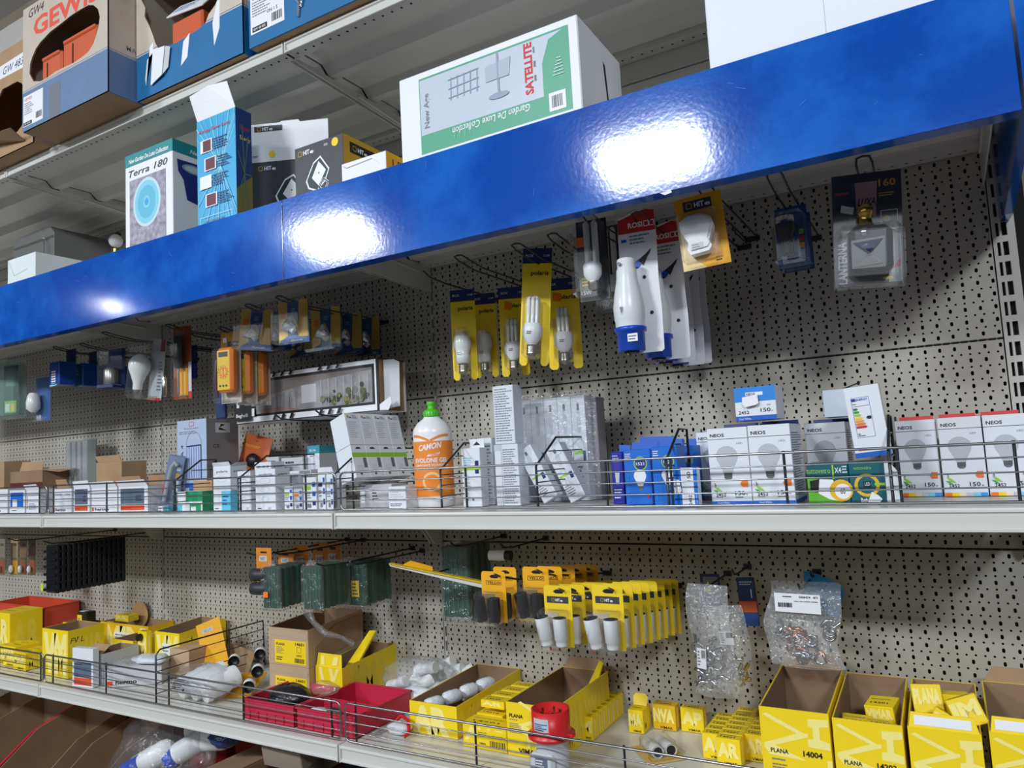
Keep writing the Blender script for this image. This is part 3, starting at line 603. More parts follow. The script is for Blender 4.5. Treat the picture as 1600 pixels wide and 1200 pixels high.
# yellow cards with energy-saving bulbs
def yellow_bulb(label, px, pt, pb, Y, w, kind, sticker=0, rz=.38, txt='polaris', rot=None, grp=None):
    x, z, h = spot(px, pt, pb, Y); t = thing('bulb_pack', label, 'light bulb pack', (x, Y, z), rz, grp, rot=rot)
    m = M(); a = w/2; n = w*.22
    pts = [(-a, .006), (-a+.005, 0), (-n-.004, 0), (-n, .006), (-n, h*.2), (-n*.4, h*.27), (n*.4, h*.27), (n, h*.2), (n, .006), (n+.004, 0), (a-.005, 0), (a, .006), (a, h), (-a, h)]
    m.slab([(p, 0, q) for p, q in pts], (0, .0008, 0), YEL if kind != 'x' else AMBER)
    f = Face(m, (-a, -.0008+.0006, 0), (1, 0, 0), (0, 0, 1)); f.rect(0, h*.87, w, h, NAVY); f.text('BOX', w*.1, h*.925, .006, WHITE, bold=0); f.text('11W', w*.72, h*.925, .005, WHITE, bold=0)
    f.text(txt, w*.3, h*.77, .0095, BLACK, w=w*.6, bold=.02)
    if sticker: f.poly([(w*.2, h*.76), (w*.45, h*.74), (w*.47, h*.83), (w*.22, h*.85)], OSTK)
    m.obj('card', t)
    m = M(); bz = h*.16; k = w/.052
    if kind == 'globe': m.lathe((0, -.022*k, bz), [(.008, 0), (.016, .002), (.0165, .022), (.015, .024), (.020, .038), (.0215, .05), (.019, .064), (.012, .074), (.001, .077)], GLASS, 20)
    else:
        m.lathe((0, -.022*k, bz), [(.008, 0), (.011, .004), (.020, .018), (.021, .032), (.018, .042), (.016, .044)], PVC, 20)
        for sx in (-.009, 0, .009): m.tube([(sx, -.026*k, bz+.044), (sx, -.026*k, bz+.095), (sx+(.003 if sx <= 0 else -.003), -.024, bz+.099), (sx, -.017*k, bz+.095), (sx, -.017*k, bz+.044)], .0036, GLASS, 8)
    g = Face(m, (-.012, -.022*k-.0215, bz+.008), (1, 0, 0), (0, 0, 1)); g.rows(.004, .012, .015, .007, 2, BLACK, 3); m.obj('bulb', t)
    m = M(); m.lathe((0, -.022*k, bz-.026), [(.003, 0), (.006, .001), (.0105, .006)]+[(.0105+(.0008 if i % 2 else -.0008), .006+i*.0028) for i in range(1, 7)]+[(.0115, .026)], mat('brushed_screw_cap', (176, 172, 160), .3, 1), 16); m.obj('screw_cap', t)
    m = M(); clampbox(m, w*.56, .044*k, h*.50, h*.05, 0, -.0015); m.obj('blister', t)
    return t
yellow_bulb('yellow card with round energy saving bulb, leftmost pack under the right fascia', 725, 452, 594, -.20, .060, 'globe')
yellow_bulb('yellow card with round energy saving bulb, half hidden by the pack to its left', 758, 458, 590, -.12, .060, 'globe')
yellow_bulb('yellow card with tube bulb, half hidden behind the tilted front pack', 803, 448, 588, -.13, .068, 'cfl', 1)
yellow_bulb('tilted yellow card with tube bulb hanging lowest on the front of its hook', 829, 388, 572, -.33, .062, 'cfl', rot=(.0, .09, .30))
yellow_bulb('yellow card with tube bulb and orange sticker, beside the dark clamshell packs', 881, 434, 577, -.20, .074, 'cfl', 1)
for px, py, L, lb in ((716, 400, .40, 'double wire hook behind the two round-bulb packs'), (806, 382, .44, 'double wire hook holding the tilted yellow bulb pack'), (862, 366, .40, 'double wire hook with the stickered yellow bulb pack')):
    q = atY(px, py, -L); hook(q.x, q.z-.013, L, lb)
q = atY(662, 425, -.33); hook(q.x, q.z-.012, .33, 'single wire hook beside the middle fascia bracket', True)

# dark clamshell packs with long tube bulbs
def clam_cfl(label, px, pt, pb, Y, w, grp=None, st=0):
    x, z, h = spot(px, pt, pb, Y); t = thing('bulb_pack', label, 'light bulb pack', (x, Y, z), .1, grp)
    m = M(); m.box((-w/2, -.002, 0), (w/2, 0, h), mat('dark_print_card', (36, 40, 44), .35), .0008); f = Face(m, (-w/2, -.0022, 0), (1, 0, 0), (0, 0, 1)); f.text('15W', .004, .014, .008, WHITE, bold=0); f.rows(w*.1, .03, w*.3, .02, 3, YEL, 2)
    if st: f.rect(.0, h*.68, .016, h*.80, OSTK)
    m.obj('card', t)
    m = M(); m.lathe((.006, -.028, h*.2), [(.009, 0), (.017, .012), (.018, .03), (.015, .036)], PVC, 18)
    for sx in (-.008, .008): m.tube([(.006+sx, -.032, h*.2+.036), (.006+sx, -.032, h*.9), (.006+sx, -.026, h*.92), (.006+sx, -.020, h*.9), (.006+sx, -.020, h*.2+.036)], .0046, GLASS, 8)
    m.obj('bulb', t)
    m = M(); m.lathe((.006, -.028, h*.09), [(.004, 0), (.0105, .006), (.0105, h*.11)], mat('brushed_screw_cap'), 14); m.obj('screw_cap', t)
    m = M(); clampbox(m, w, .052, h*.98, .0, 0, -.0025); m.obj('blister', t); return t
clam_cfl('clear clamshell with long tube bulb and orange sticker, front of its hook', 927, 343, 471, -.36, .062, st=1)
clam_cfl('clear clamshell with tube bulb, behind the one with the orange sticker', 956, 352, 490, -.20, .068)
clam_cfl('dark clamshell with tube bulb, nearest the back panel behind the other two', 972, 372, 482, -.08, .062)
q = atY(925, 346, -.38); hook(q.x, q.z-.005, .40, 'wire hook above the clear clamshell bulb packs')

# industrial plug packs
PLW = mat('plug_grey_white', (222, 225, 228), .3); PLB = mat('plug_blue', (22, 74, 190), .3)
def plug_pack(label, x, y, z, h, w, rz=0, grp=None, full=True):
    t = thing('plug_pack', label, 'plug pack', (x, y, z), rz, grp)
    m = M(); a = w/2; m.slab([(-a, 0, .004), (-a+.004, 0, 0), (a-.004, 0, 0), (a, 0, .004), (a*1.02, 0, h*.3), (a*.96, 0, h*.5), (a, 0, h*.8), (a*.96, 0, h*.985), (a*.5, 0, h), (-a*.3, 0, h*.98), (-a*.96, 0, h*.95), (-a, 0, h*.8)], (0, .001, 0), WHITE)
    f = Face(m, (-a, 0, 0), (1, 0, 0), (0, 0, 1)); f.poly([(.001, h*.84), (w-.001, h*.84), (w*.98, h*.98), (w*.75, h*.995), (w*.02, h*.94)], RED)
    f.text('ROSI', w*.28, h*.875, .010, WHITE, w=w*.38, bold=.03); f.loop([(w*.7, h*.875), (w*.82, h*.875), (w*.82, h*.91), (w*.7, h*.91)], .0015, WHITE); f.loop([(w*.84, h*.875), (w*.96, h*.875), (w*.96, h*.91), (w*.84, h*.91)], .0015, WHITE)
    f.rect(w*.08, h*.78, w*.22, h*.80, BLUE); f.rows(w*.3, h*.755, w*.6, .02, 3, GREY, 5)
    f.poly([(w*.15, h*.60), (w*.4, h*.63), (w*.75, h*.69), (w*.85, h*.715), (w*.8, h*.68), (w*.5, h*.59), (w*.25, h*.565)], PLB); f.poly([(w*.5, h*.64), (w*.85, h*.715), (w*.62, h*.60)], BLACK)
    f.circ(w*.62, h*.52, .0035, BLACK, 10); f.circ(w*.75, h*.27, .0035, BLACK, 10); m.obj('card', t)
    if full:
        m = M(); c = (-w*.22, -.034, 0)
        m.lathe(c, [(.026, .042), (.0262, .054), (.0275, .058), (.0285, .08), (.025, .105), (.0195, .132), (.0185, .148), (.0165, .153), (.0165, .168), (.014, .170)], PLW, 22)
        g = Face(m, (-w*.22-.01, -.0635, .06), (1, 0, 0), (0, 0, 1)); g.poly([(.0, .018), (.003, .004), (.006, .018)], GREY); m.cyl((-w*.22-.008, -.034-.015, .158), (-w*.22-.008, -.034-.021, .158), .003, GREY); m.obj('plug_body', t)
        m = M(); m.lathe(c, [(.0225, .0), (.0245, .001), (.025, .035), (.029, .036), (.029, .043), (.026, .044)], PLB, 22); m.cyl((-w*.22, -.034, .0005), (-w*.22, -.034, -.003), .014, BPL)
        for k in range(3): m.cyl((-w*.22+.01*math.cos(k*2.1), -.034+.01*math.sin(k*2.1), -.002), (-w*.22+.01*math.cos(k*2.1), -.034+.01*math.sin(k*2.1), -.007), .002, BRASS, n=8)
        g = Face(m, (-w*.22, -.0595, .015), (1, 0, 0), (0, 0, 1)); g.rect(.0, .0, .018, .014, WHITE); g.rows(.002, .002, .014, .010, 2, BLACK, 2); m.obj('plug_collar', t)
    return t
x, z, h = spot(1000, 326, 552, -.38); HP = h
plug_pack('red-headed card with white and blue industrial plug, frontmost on its hook', x, -.38, z, h, .072, .12)
q2 = spot(1042, 340, 562, -.30); plug_pack('red-headed industrial plug card, second from the front on its hook', q2[0], -.30, q2[1], h, .072, .05)
for k, (px, pt, pb, Y) in enumerate(((1052, 360, 568, -.22), (1068, 372, 572, -.145), (1080, 385, 570, -.07))):
    q2 = spot(px, pt, pb, Y)
    if k == 0: pp = plug_pack('industrial plug card behind the two front ones, only its edge and collar showing', q2[0], Y, q2[1], h, .072, .05, 'rear plug cards on the hook')
    else: dup(pp, (q2[0], Y, q2[1]))
q = atY(995, 330, -.40); hook(q.x+.003, q.z-.02, .41, 'double wire hook carrying the industrial plug cards')
# night-light card
x, z, h = spot(1101, 302, 418, -.40); t = thing('night_light_pack', 'amber card with a white plug-in night light, hanging front of the torch pack', 'night light', (x, -.40, z), rot=(0, -.07, .1))
m = M(); w = .082; m.box((-w/2, 0, 0), (w/2, .001, h), AMBER, .0004); f = Face(m, (-w/2, 0, 0), (1, 0, 0), (0, 0, 1)); f.rect(w*.18, h*.80, w*.78, h*.94, CHAR); hit_logo(f, w*.25, h*.84, .009); f.poly([(0, 0), (w*.5, 0), (w*.3, h*.12), (w*.12, h*.62), (0, h*.62)], mat('pale_amber_ink', (238, 214, 150), .4)); f.rows(w*.7, h*.05, w*.2, .01, 2, BLACK, 3); m.obj('card', t)
m = M(); pts = [(-.016, .0), (.018, .002), (.024, .010), (.020, .020), (.032, .048), (.028, .062), (.01, .070), (-.014, .070), (-.03, .062), (-.031, .05), (-.018, .022), (-.021, .010)]
m.slab([(p*.92-.006, -.024, q*.98+h*.16) for p, q in pts], (0, .022, 0), PVC); m.slab([(p*.8-.006, -.027, q*.84+h*.16+.007) for p, q in pts], (0, .004, 0), GLASS); g = Face(m, (-.018, -.0275, h*.16+.008), (1, 0, 0), (0, 0, 1)); g.rect(0, 0, .02, .010, LGREY); g.rows(.002, .001, .016, .008, 2, GREY, 1); m.obj('light_body', t)
m = M(); clampbox(m, w*.85, .03, h*.68, h*.06, -.003, -.0015); m.obj('blister', t)
q = atY(1083, 285, -.41); hook(q.x+.012, q.z-.01, .42, 'double wire hook over the amber night light card')
q = atY(1140, 372, -.10); hook(q.x+.008, q.z, .16, 'short dark hook hanging empty right of the plug cards'); 
# hanging torches on an empty hook stub
# torch pack
x, z, h = spot(1238, 322, 418, -.27); t = thing('torch_pack', 'dark blue card with a small chrome headed torch, left of the lantern pack', 'torch pack', (x, -.27, z), -.06)
m = M(); w = .056; m.box((-w/2, 0, 0), (w/2, .001, h), mat('deep_blue_print', (30, 70, 130), .4), .0004); f = Face(m, (-w/2, 0, 0), (1, 0, 0), (0, 0, 1)); f.text('MEGAPAW', w*.16, h*.9, .006, SKY, w=w*.6, bold=.02)
for k, c in enumerate((LIME, RED, AMBER)): f.rect(w*.72, h*(.52-k*.11), w*.86, h*(.60-k*.11), c)
m.obj('card', t)
m = M(); m.lathe((-.006, -.02, h*.18), [(.010, 0), (.011, .02), (.011, .034), (.0165, .042), (.0175, .056)], BPL, 18); m.lathe((-.006, -.02, h*.18+.056), [(.0175, 0), (.0178, .012), (.016, .013), (.012, .008)], CHROME, 18); m.obj('torch', t)
m = M(); clampbox(m, w, .04, h*.86, .0, 0, -.0015); m.obj('blister', t)
x2, z2_, h2 = spot(1246, 350, 424, -.16); dup(t, (x2, -.16, z2_), 'dark blue torch card mostly hidden behind the front torch card')
q = atY(1203, 278, -.42); hook(q.x+.008, q.z-.008, .44, 'double wire hook running back to the torch packs')
# lantern pack
x, z, h = spot(1349, 270, 454, -.34); w = .104; t = thing('lantern_pack', 'big clear clamshell with a chrome and black work lantern, marked 160, at the right', 'lantern pack', (x, -.34, z), rot=(0, .06, .12))
DK = mat('black_print_card', (26, 26, 32), .4); m = M(); m.box((-w/2, 0, .006), (w/2, .001, h), DK, .0004); f = Face(m, (-w/2, 0, 0), (1, 0, 0), (0, 0, 1))
f.text('160', w*.68, h*.87, .012, AMBER, w=w*.24, bold=.02); f.rows(w*.68, h*.78, w*.22, .008, 2, AMBER, 2); f.rect(w*.05, h*.83, w*.24, h*.85, RED); f.poly([(w*.36, h*.62), (w*.63, h*.62), (w*.66, h*.92), (w*.34, h*.92)], mat('faded_pink_print', (190, 150, 150), .4))
f.text('LUXA', w*.37, h*.72, .012, BLACK, w=w*.26, bold=.03, shear=.3); f.poly([(w*.12, h*.68), (w*.3, h*.65), (w*.32, h*.71), (w*.14, h*.74)], WHITE)
f.loop([(w*.70, h*.50), (w*.93, h*.50), (w*.93, h*.66), (w*.70, h*.66)], .001, WHITE); f.circ(w*.78, h*.59, .006, GLD, 12); f.poly([(w*.78, h*.05), (w*.97, h*.05), (w*.97, h*.45), (w*.8, h*.5)], mat('silver_print', (165, 168, 178), .25))
f.text('LANTERNA', w*.19, h*.06, .013, mat('silver_print'), w=h*.36, rot=PI/2, bold=.03); f.poly([(w*.82, h*.16), (w*.95, h*.18), (w*.95, h*.25)], RED); f.rect(w*.7, h*.08, w*.84, h*.10, YEL); m.obj('card', t)
m = M(); m.box((-.030, -.052, h*.10), (.034, -.004, h*.49), BPL, .010); m.slab([(-.026, -.0535, h*.13), (.022, -.0535, h*.13), (.022, -.0535, h*.38), (-.026, -.0535, h*.36)], (0, .003, 0), mat('smoked_mirror', (90, 94, 96), .22, .9)); m.slab([(-.022, -.055, h*.14), (.0, -.064, h*.24), (.018, -.055, h*.16)], (0, .006, .002), CHROME); m.slab([(-.024, -.055, h*.34), (.0, -.064, h*.25), (.02, -.055, h*.36)], (0, .006, -.002), CHROME); m.lathe((-.006, -.05, h*.43), [(.008, 0), (.007, .004), (.001, .005)], CHROME, 14, ax=(0, -1, 0)); m.obj('lantern_body', t)
m = M(); m.lathe((-.004, -.028, h*.5), [(.014, 0), (.010, .008), (.010, .018), (.012, .02), (.012, .03), (.006, .036)], BRASS, 16); m.obj('lantern_neck', t)
m = M(); clampbox(m, w*.98, .06, h*.5, .0, 0, -.0015); m.box((-w/2-.001, -.006, 0), (w/2+.001, -.0015, h+.002), CLR, .002); m.slab([(-.011, -.004, h), (.011, -.004, h), (.011, -.004, h+.032), (.007, -.004, h+.037), (-.007, -.004, h+.037), (-.011, -.004, h+.032)], (0, .002, 0), CLR); m.obj('blister', t)
q = atY(1345, 262, -.36); hook(q.x+.005, q.z+.0, .37, 'double wire hook holding the lantern pack')

# ---------------- left bays under the fascia
# halogen reflector packs
def refl_pack(label, px, pt, pb, Y, w, rz=0, st=0, grp=None, tilt=0):
    x, z, h = spot(px, pt, pb, Y); t = thing('bulb_pack', label, 'light bulb pack', (x, Y, z), 0, grp, rot=(0, tilt, rz)); t['group'] = grp or 'halogen reflector packs'
    m = M(); a = w/2; m.box((-a, 0, 0), (a, .001, h), mat('blue_print_card', (30, 82, 150), .4), .0003); f = Face(m, (-a, 0, 0), (1, 0, 0), (0, 0, 1))
    f.poly([(w*.66, h*.16), (w*.97, h*.14), (w*.97, h), (w*.68, h), (w*.64, h*.45), (w*.60, h*.3)][::1], mat('ochre_print', (222, 180, 50), .4)); f.poly([(0, h*.02), (w*.06, h*.1), (w*.30, h*.2), (w*.3, h), (0, h)], mat('ochre_print'))
    if st: f.poly([(w*.08, h*.62), (w*.24, h*.6), (w*.26, h*.76), (w*.1, h*.78)], OSTK)
    f.text('Dichroic', w*.4, h*.05, .006, WHITE, w=w*.4, bold=0, shear=.3); f.rows(w*.42, h*.72, w*.14, .012, 3, SKY, 2); m.obj('card', t)
    m = M(); m.lathe((-w*.10, -.014, h*.48), [(.024, 0), (.0245, .003), (.020, .012), (.012, .022), (.008, .026)], mat('faceted_reflector', (225, 225, 222), .18, .9), 14, ax=(.55, .3, -.45), smooth=False); m.cyl((w*.0, -.012, h*.34), (w*.09, -.01, h*.27), .008, GLASS, n=10); m.obj('reflector_bulb', t)
    m = M(); clampbox(m, w*1.03, .034, h*1.02, -.001, 0, -.0015); m.obj('blister', t); return t
refl_pack('yellow and blue halogen reflector pack, leftmost and tilted, above the multimeters', 397, 484, 548, -.33, .10, .25, 1, tilt=.12)
refl_pack('halogen reflector pack half hidden between the two front packs', 432, 486, 550, -.20, .105, .1)
refl_pack('yellow and blue halogen reflector pack with orange sticker, frontmost in the middle', 459, 470, 537, -.36, .094, .12, 1)
refl_pack('halogen reflector pack with orange sticker, third along to the right', 510, 481, 549, -.20, .105, .05, 1)
refl_pack('halogen reflector pack, fourth along, above the long black and white box', 544, 490, 556, -.13, .105)
refl_pack('rightmost halogen reflector pack, nearest the back panel', 575, 497, 557, -.07, .10, -.1)
refl_pack('halogen reflector pack hanging low behind the front ones', 470, 508, 560, -.11, .10)
q = atY(392, 484, -.35); hook(q.x+.01, q.z-.004, .37, 'wire hook holding the leftmost halogen packs'); q = atY(445, 466, -.38); hook(q.x, q.z-.012, .40, 'wire hook holding the middle halogen packs')
# orange multimeters
MO = mat('meter_orange', (238, 130, 38), .4); MY = mat('meter_yellow', (226, 190, 40), .4)
x, z, h = spot(361, 519, 630, -.34); w = .066
t = thing('multimeter_pack', 'orange multimeter on a yellow card, frontmost of three', 'multimeter pack', (x, -.34, z), .18)
m = M(); m.box((-w/2, 0, 0), (w/2, .001, h), mat('mustard_header_card', (190, 140, 30), .5), .0004); f = Face(m, (-w/2, 0, 0), (1, 0, 0), (0, 0, 1)); f.rect(0, 0, w, h*.74, mat('milky_card', (200, 190, 180), .4)); f.rect(w*.12, h*.86, w*.3, h*.93, WHITE); f.rect(w*.34, h*.8, w*.9, h*.87, CHAR); hit_logo(f, w*.5, h*.815, .006); m.obj('card', t)
m = M(); m.box((-.020, -.034, h*.14), (.032, -.006, h*.76), MO, .007); m.box((-.016, -.0345, h*.17), (.024, -.033, h*.72), MY, .0006)
f = Face(m, (-.016, -.0345, h*.17), (1, 0, 0), (0, 0, 1)); f.rect(.005, h*.46, .035, h*.53, mat('lcd_grey', (60, 70, 66), .2)); f.circ(.02, h*.25, .014, MO, 20); f.circ(.02, h*.25, .0085, MY, 16); f.rect(.0185, h*.2, .0215, h*.3, RED)
for k in range(12): f.circ(.02+.0165*math.cos(k*PI/6), h*.25+.0165*math.sin(k*PI/6), .0012, BLACK, 6)
for k in range(3): f.circ(.010+k*.010, h*.06, .0026, BLACK, 10)
m.obj('meter_body', t)
m = M(); clampbox(m, w*1.05, .04, h*.76, 0, 0, -.0015); m.obj('blister', t); m = M(); m.tube([(-.03, -.02, h*.6), (-.032, -.024, h*.3), (-.028, -.02, h*.08)], .005, mat('probe_red_black', (70, 40, 60), .3), 8); m.obj('test_lead', t)
q = spot(386, 530, 632, -.29); dup(t, (q[0], -.29, q[1]), 'orange multimeter pack, second behind the front one'); q = spot(407, 540, 634, -.245); dup(t, (q[0], -.245, q[1]), 'orange multimeter pack, rearmost of three')
q = atY(333, 520, -.37); hook(q.x+.03, q.z-.003, .37, 'wire hook holding the orange multimeters')
# long light-fitting box lying on two pegs
Yb = -.20; xa_ = atY(420, 620, Yb).x; xL = atY(366, 640, Yb).x; xR = atY(592, 600, Yb).x; zb = atY(592, 642, Yb).z; hb = atY(580, 560, Yb).z-zb; wb = xR-xL
t = thing('light_fitting_box', 'long black and white lighting box with a room photo on it, its right end open', 'box', (xL, Yb, zb)); m = M(); k = .002
m.box((0, 0, 0), (wb, k, hb), BLACK); m.box((0, .11-k, 0), (wb, .11, hb), WHITE); m.box((0, k, 0), (wb, .11-k, k), WHITE); m.box((0, k, hb-k), (wb, .11-k, hb), BLACK); m.box((0, k, k), (k, .11-k, hb-k), WHITE); m.box((wb-k*4, k, k), (wb-k*3, .11-k, hb-k), KRAFT)
f, r, l, tp = faces(m, wb, .11, hb); f.rect(wb*.02, hb*.02, wb*.985, hb*.98, WHITE); f.rect(wb*.04, hb*.13, wb*.975, hb*.9, BLACK); f.rect(wb*.17, hb*.18, wb*.96, hb*.84, mat('room_photo_print', (150, 148, 150), .3, noise=.35, nscale=25))
f.poly([(wb*.17, hb*.5), (wb*.6, hb*.70), (wb*.96, hb*.80), (wb*.96, hb*.84), (wb*.17, hb*.84)], mat('ceiling_print', (120, 112, 108), .3)); f.rect(wb*.5, hb*.3, wb*.6, hb*.66, mat('pale_wall_print', (190, 188, 190), .3)); f.poly([(wb*.2, hb*.18), (wb*.48, hb*.18), (wb*.42, hb*.27), (wb*.2, hb*.28)], mat('sofa_print', (150, 122, 116), .4))
rn = random.Random(3)
for k in range(46): f.circ(wb*(.63+.31*rn.random()), hb*(.24+.34*rn.random()*rn.random()), .004+.006*rn.random(), mat('tree_print_%d' % (k % 4), ((84, 92, 60), (128, 120, 66), (50, 62, 46), (120, 116, 112))[k % 4], .5), 7)
for k in range(7): f.line(wb*(.20+k*.045), hb*.22, wb*(.20+k*.045), hb*.56, .0015, mat('frame_print', (70, 70, 74), .3)); f.line(wb*(.64+k*.05), hb*.2, wb*(.64+k*.05), hb*.72, .0012, mat('pale_wall_print'))
for a0 in (.30, .36, .42, .62, .68, .74): f.poly([(wb*a0, hb*.02), (wb*(a0+.02), hb*.02), (wb*(a0+.035), hb*.13), (wb*(a0+.015), hb*.13)], BLACK); f.poly([(wb*a0, hb*.9), (wb*(a0+.02), hb*.9), (wb*(a0+.035), hb*.98), (wb*(a0+.015), hb*.98)], BLACK)
f.rect(wb*.02, hb*.06, wb*.145, hb*.34, BLACK); f.text('Beghelli', wb*.03, hb*.14, .010, WHITE, w=wb*.09, bold=.02); f.rect(wb*.15, hb*.14, wb*.17, hb*.3, WHITE); m.obj('box_body', t)
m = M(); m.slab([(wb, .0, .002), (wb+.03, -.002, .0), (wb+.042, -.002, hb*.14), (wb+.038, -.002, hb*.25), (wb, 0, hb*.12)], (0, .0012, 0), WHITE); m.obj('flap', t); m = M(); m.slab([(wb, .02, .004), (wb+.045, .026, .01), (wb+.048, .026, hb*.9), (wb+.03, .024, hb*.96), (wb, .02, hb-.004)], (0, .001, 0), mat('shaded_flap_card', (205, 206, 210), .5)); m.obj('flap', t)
for k, fx in enumerate((.45, .72)): 
    hook(xL+wb*fx, zb-.0035, .27, 'single peg under the long lighting box, %s of two' % ('left' if k == 0 else 'right'), True, .006)
# blue and white striped bag corner
q = spot(345, 625, 655, -.30); m = M(); m.box((q[0]-.018, -.305, q[1]), (q[0]+.018, -.29, q[1]+.09), NAVY, .004); tag(m.obj('blue_pack'), 'small dark blue pack hanging behind and below the multimeters', 'pack'); hook(q[0], q[1]+.092, .30, 'hook above the small dark blue pack', True, .004)
# screwdriver pack
x, z, h = spot(285, 510, 624, -.30); w = .066; t = thing('screwdriver_pack', 'orange card with a black handled voltage tester, left of the multimeters', 'tester pack', (x, -.30, z), .2)
m = M(); m.box((-w/2, 0, 0), (w/2, .001, h), mat('dim_orange_card', (140, 72, 36), .5), .0004); f = Face(m, (-w/2, 0, 0), (1, 0, 0), (0, 0, 1)); f.rect(w*.3, h*.05, w*.8, h*.42, AMBER); f.rect(w*.82, h*.1, w*.98, h*.5, LGREY); f.rect(w*.85, h*.02, w*.98, h*.08, RED); m.obj('card', t)
m = M(); m.lathe((0, -.016, h*.42), [(.010, 0), (.012, .02), (.014, .05), (.012, h*.42), (.008, h*.44)], mat('smoked_handle', (50, 60, 56), .15), 12); m.obj('tester_handle', t); m = M(); m.cyl((0, -.016, h*.06), (0, -.016, h*.42), .003, STEEL, n=8); m.obj('blade', t); m = M(); clampbox(m, w*.6, .032, h*.9, h*.03, 0, -.0015); m.obj('blister', t)
m = M(); q = spot(262, 585, 620, -.32); m.lathe((q[0], -.33, q[1]), [(.006, 0), (.008, .01), (.007, q[2]*.8), (.003, q[2])], CHROME, 10); tag(m.obj('small_torch'), 'small chrome pen torch hanging beside the voltage tester card', 'torch')
# bulb beside box pack
x, z, h = spot(232, 530, 625, -.30); w = .085; t = thing('bulb_pack', 'clear pack with a big pear shaped white bulb and pink edged card', 'light bulb pack', (x, -.30, z), rot=(0, .12, .3))
m = M(); m.box((-.005, 0, 0), (w/2, .001, h), LGREY, .0004); f = Face(m, (-.005, 0, 0), (1, 0, 0), (0, 0, 1)); f.rect(0, 0, .046, .008, RED); f.rect(.03, h*.8, .046, h, mat('dim_pink_card', (170, 90, 90), .5)); f.rows(.028, h*.15, .016, h*.5, 9, GREY, 1); m.obj('card', t)
m = M(); m.lathe((-.018, -.03, h*.15), [(.013, 0), (.014, .02), (.022, .042), (.030, .062), (.031, .078), (.024, .094), (.012, .104), (.001, .107)], GLASS, 22); m.obj('bulb', t); m = M(); m.lathe((-.018, -.03, h*.0), [(.006, 0), (.012, .005), (.012, h*.15)], mat('brushed_screw_cap'), 14); m.obj('screw_cap', t)
m = M(); clampbox(m, w, .062, h, 0, 0, -.0015); m.obj('blister', t)
# chrome halogen and blue tins
x, z, h = spot(182, 545, 608, -.32); t = thing('bulb_pack', 'clear pack with a chrome capsule bulb, right of the row of blue boxes', 'light bulb pack', (x, -.32, z), .2)
m = M(); m.lathe((0, -.02, .012), [(.019, 0), (.021, .01), (.021, .042), (.016, .05)], mat('satin_metal', (150, 148, 140), .3, .8), 18); m.obj('bulb', t); m = M(); m.box((-.034, 0, 0), (.034, .001, h), NAVY); m.box((-.032, -.045, 0), (.032, -.001, .012), NAVY, .002); m.obj('card', t); m = M(); clampbox(m, .066, .048, h, 0, 0, -.0015); m.obj('blister', t)
for k, (Y, lb) in enumerate(((-.36, 'dark blue bulb box with barcode, leftmost and nearest of the hanging blue boxes'), (-.285, 'dark blue bulb box, second in the hanging row'), (-.21, 'dark blue bulb box, third in the hanging row'), (-.135, 'dark blue bulb box, deepest in the hanging row'))):
    x = -1.237; z = .522; w = .055; h = .078; t = thing('bulb_box', lb, 'light bulb pack', (x, Y, z), 0, 'blue boxes hanging at the left'); m = M(); m.box((-w/2, 0, .003), (w/2, .055, h), mat('dark_blue_gloss_card', (22, 66, 148), .3), .002)
    m.slab([(-w*.4, -.002, .004), (-w*.3, -.006, -.002), (w*.3, -.006, -.002), (w*.4, -.002, .004)], (0, .004, .001), SKY); f = Face(m, (-w/2, 0, 0), (1, 0, 0), (0, 0, 1))
    if k == 0: f.rect(w*.2, h*.1, w*.62, h*.62, WHITE); [f.rect(w*.22, h*(.12+i*.1), w*.6, h*(.16+i*.1), BLACK) for i in range(5)]
    else: f.rows(w*.15, h*.5, w*.5, h*.3, 3, SKY, k)
    m.obj('box_body', t); m = M(); m.box((-w/2, .052, h), (w/2, .054, h+.045), NAVY); m.obj('hang_tab', t)
x = -.84; z = .545; t = thing('bulb_box', 'dark blue bulb box hanging under the chrome capsule pack', 'light bulb pack', (x, -.20, z-.03)); m = M(); m.box((-.03, 0, 0), (.03, .05, .05), MATS['dark_blue_gloss_card'], .002); m.obj('box_body', t); m = M(); m.box((-.03, .048, .05), (.03, .05, .11), NAVY); m.obj('hang_tab', t)
hook(-.84, .615, .24, 'hook holding the blue box under the chrome capsule pack'); hook(-1.237, .635, .36, 'hook running through the tabs of the hanging blue boxes')
# green clear pack and CFL pack at far left
x, z, h = spot(16, 562, 654, -.36); w = .095; t = thing('socket_pack', 'tall clear box with green printed base, farthest left under the fascia', 'pack', (x, -.36, z), .25)
m = M(); m.box((-w*.3, 0, .01), (w*.35, .002, h*.9), mat('dark_print_card'), .0006); f = Face(m, (-w*.3, 0, 0), (1, 0, 0), (0, 0, 1)); f.rect(.005, .02, .055, .06, LIME); f.rect(.008, .024, .026, .05, WHITE); f.rect(.032, .024, .048, .05, YEL); f.rect(.01, h*.55, .05, h*.7, GREY); m.obj('card', t)
m = M(); clampbox(m, w, .05, h, 0, 0, .03, clear('green_tinted_plastic', (170, 220, 205), gl=.12, op=.25)); m.obj('clear_box', t); 
x, z, h = spot(72, 590, 658, -.29); w = .075; t = thing('bulb_pack', 'pack with a grey globe bulb on blue card, beside the green printed box', 'light bulb pack', (x, -.30, z), .1)
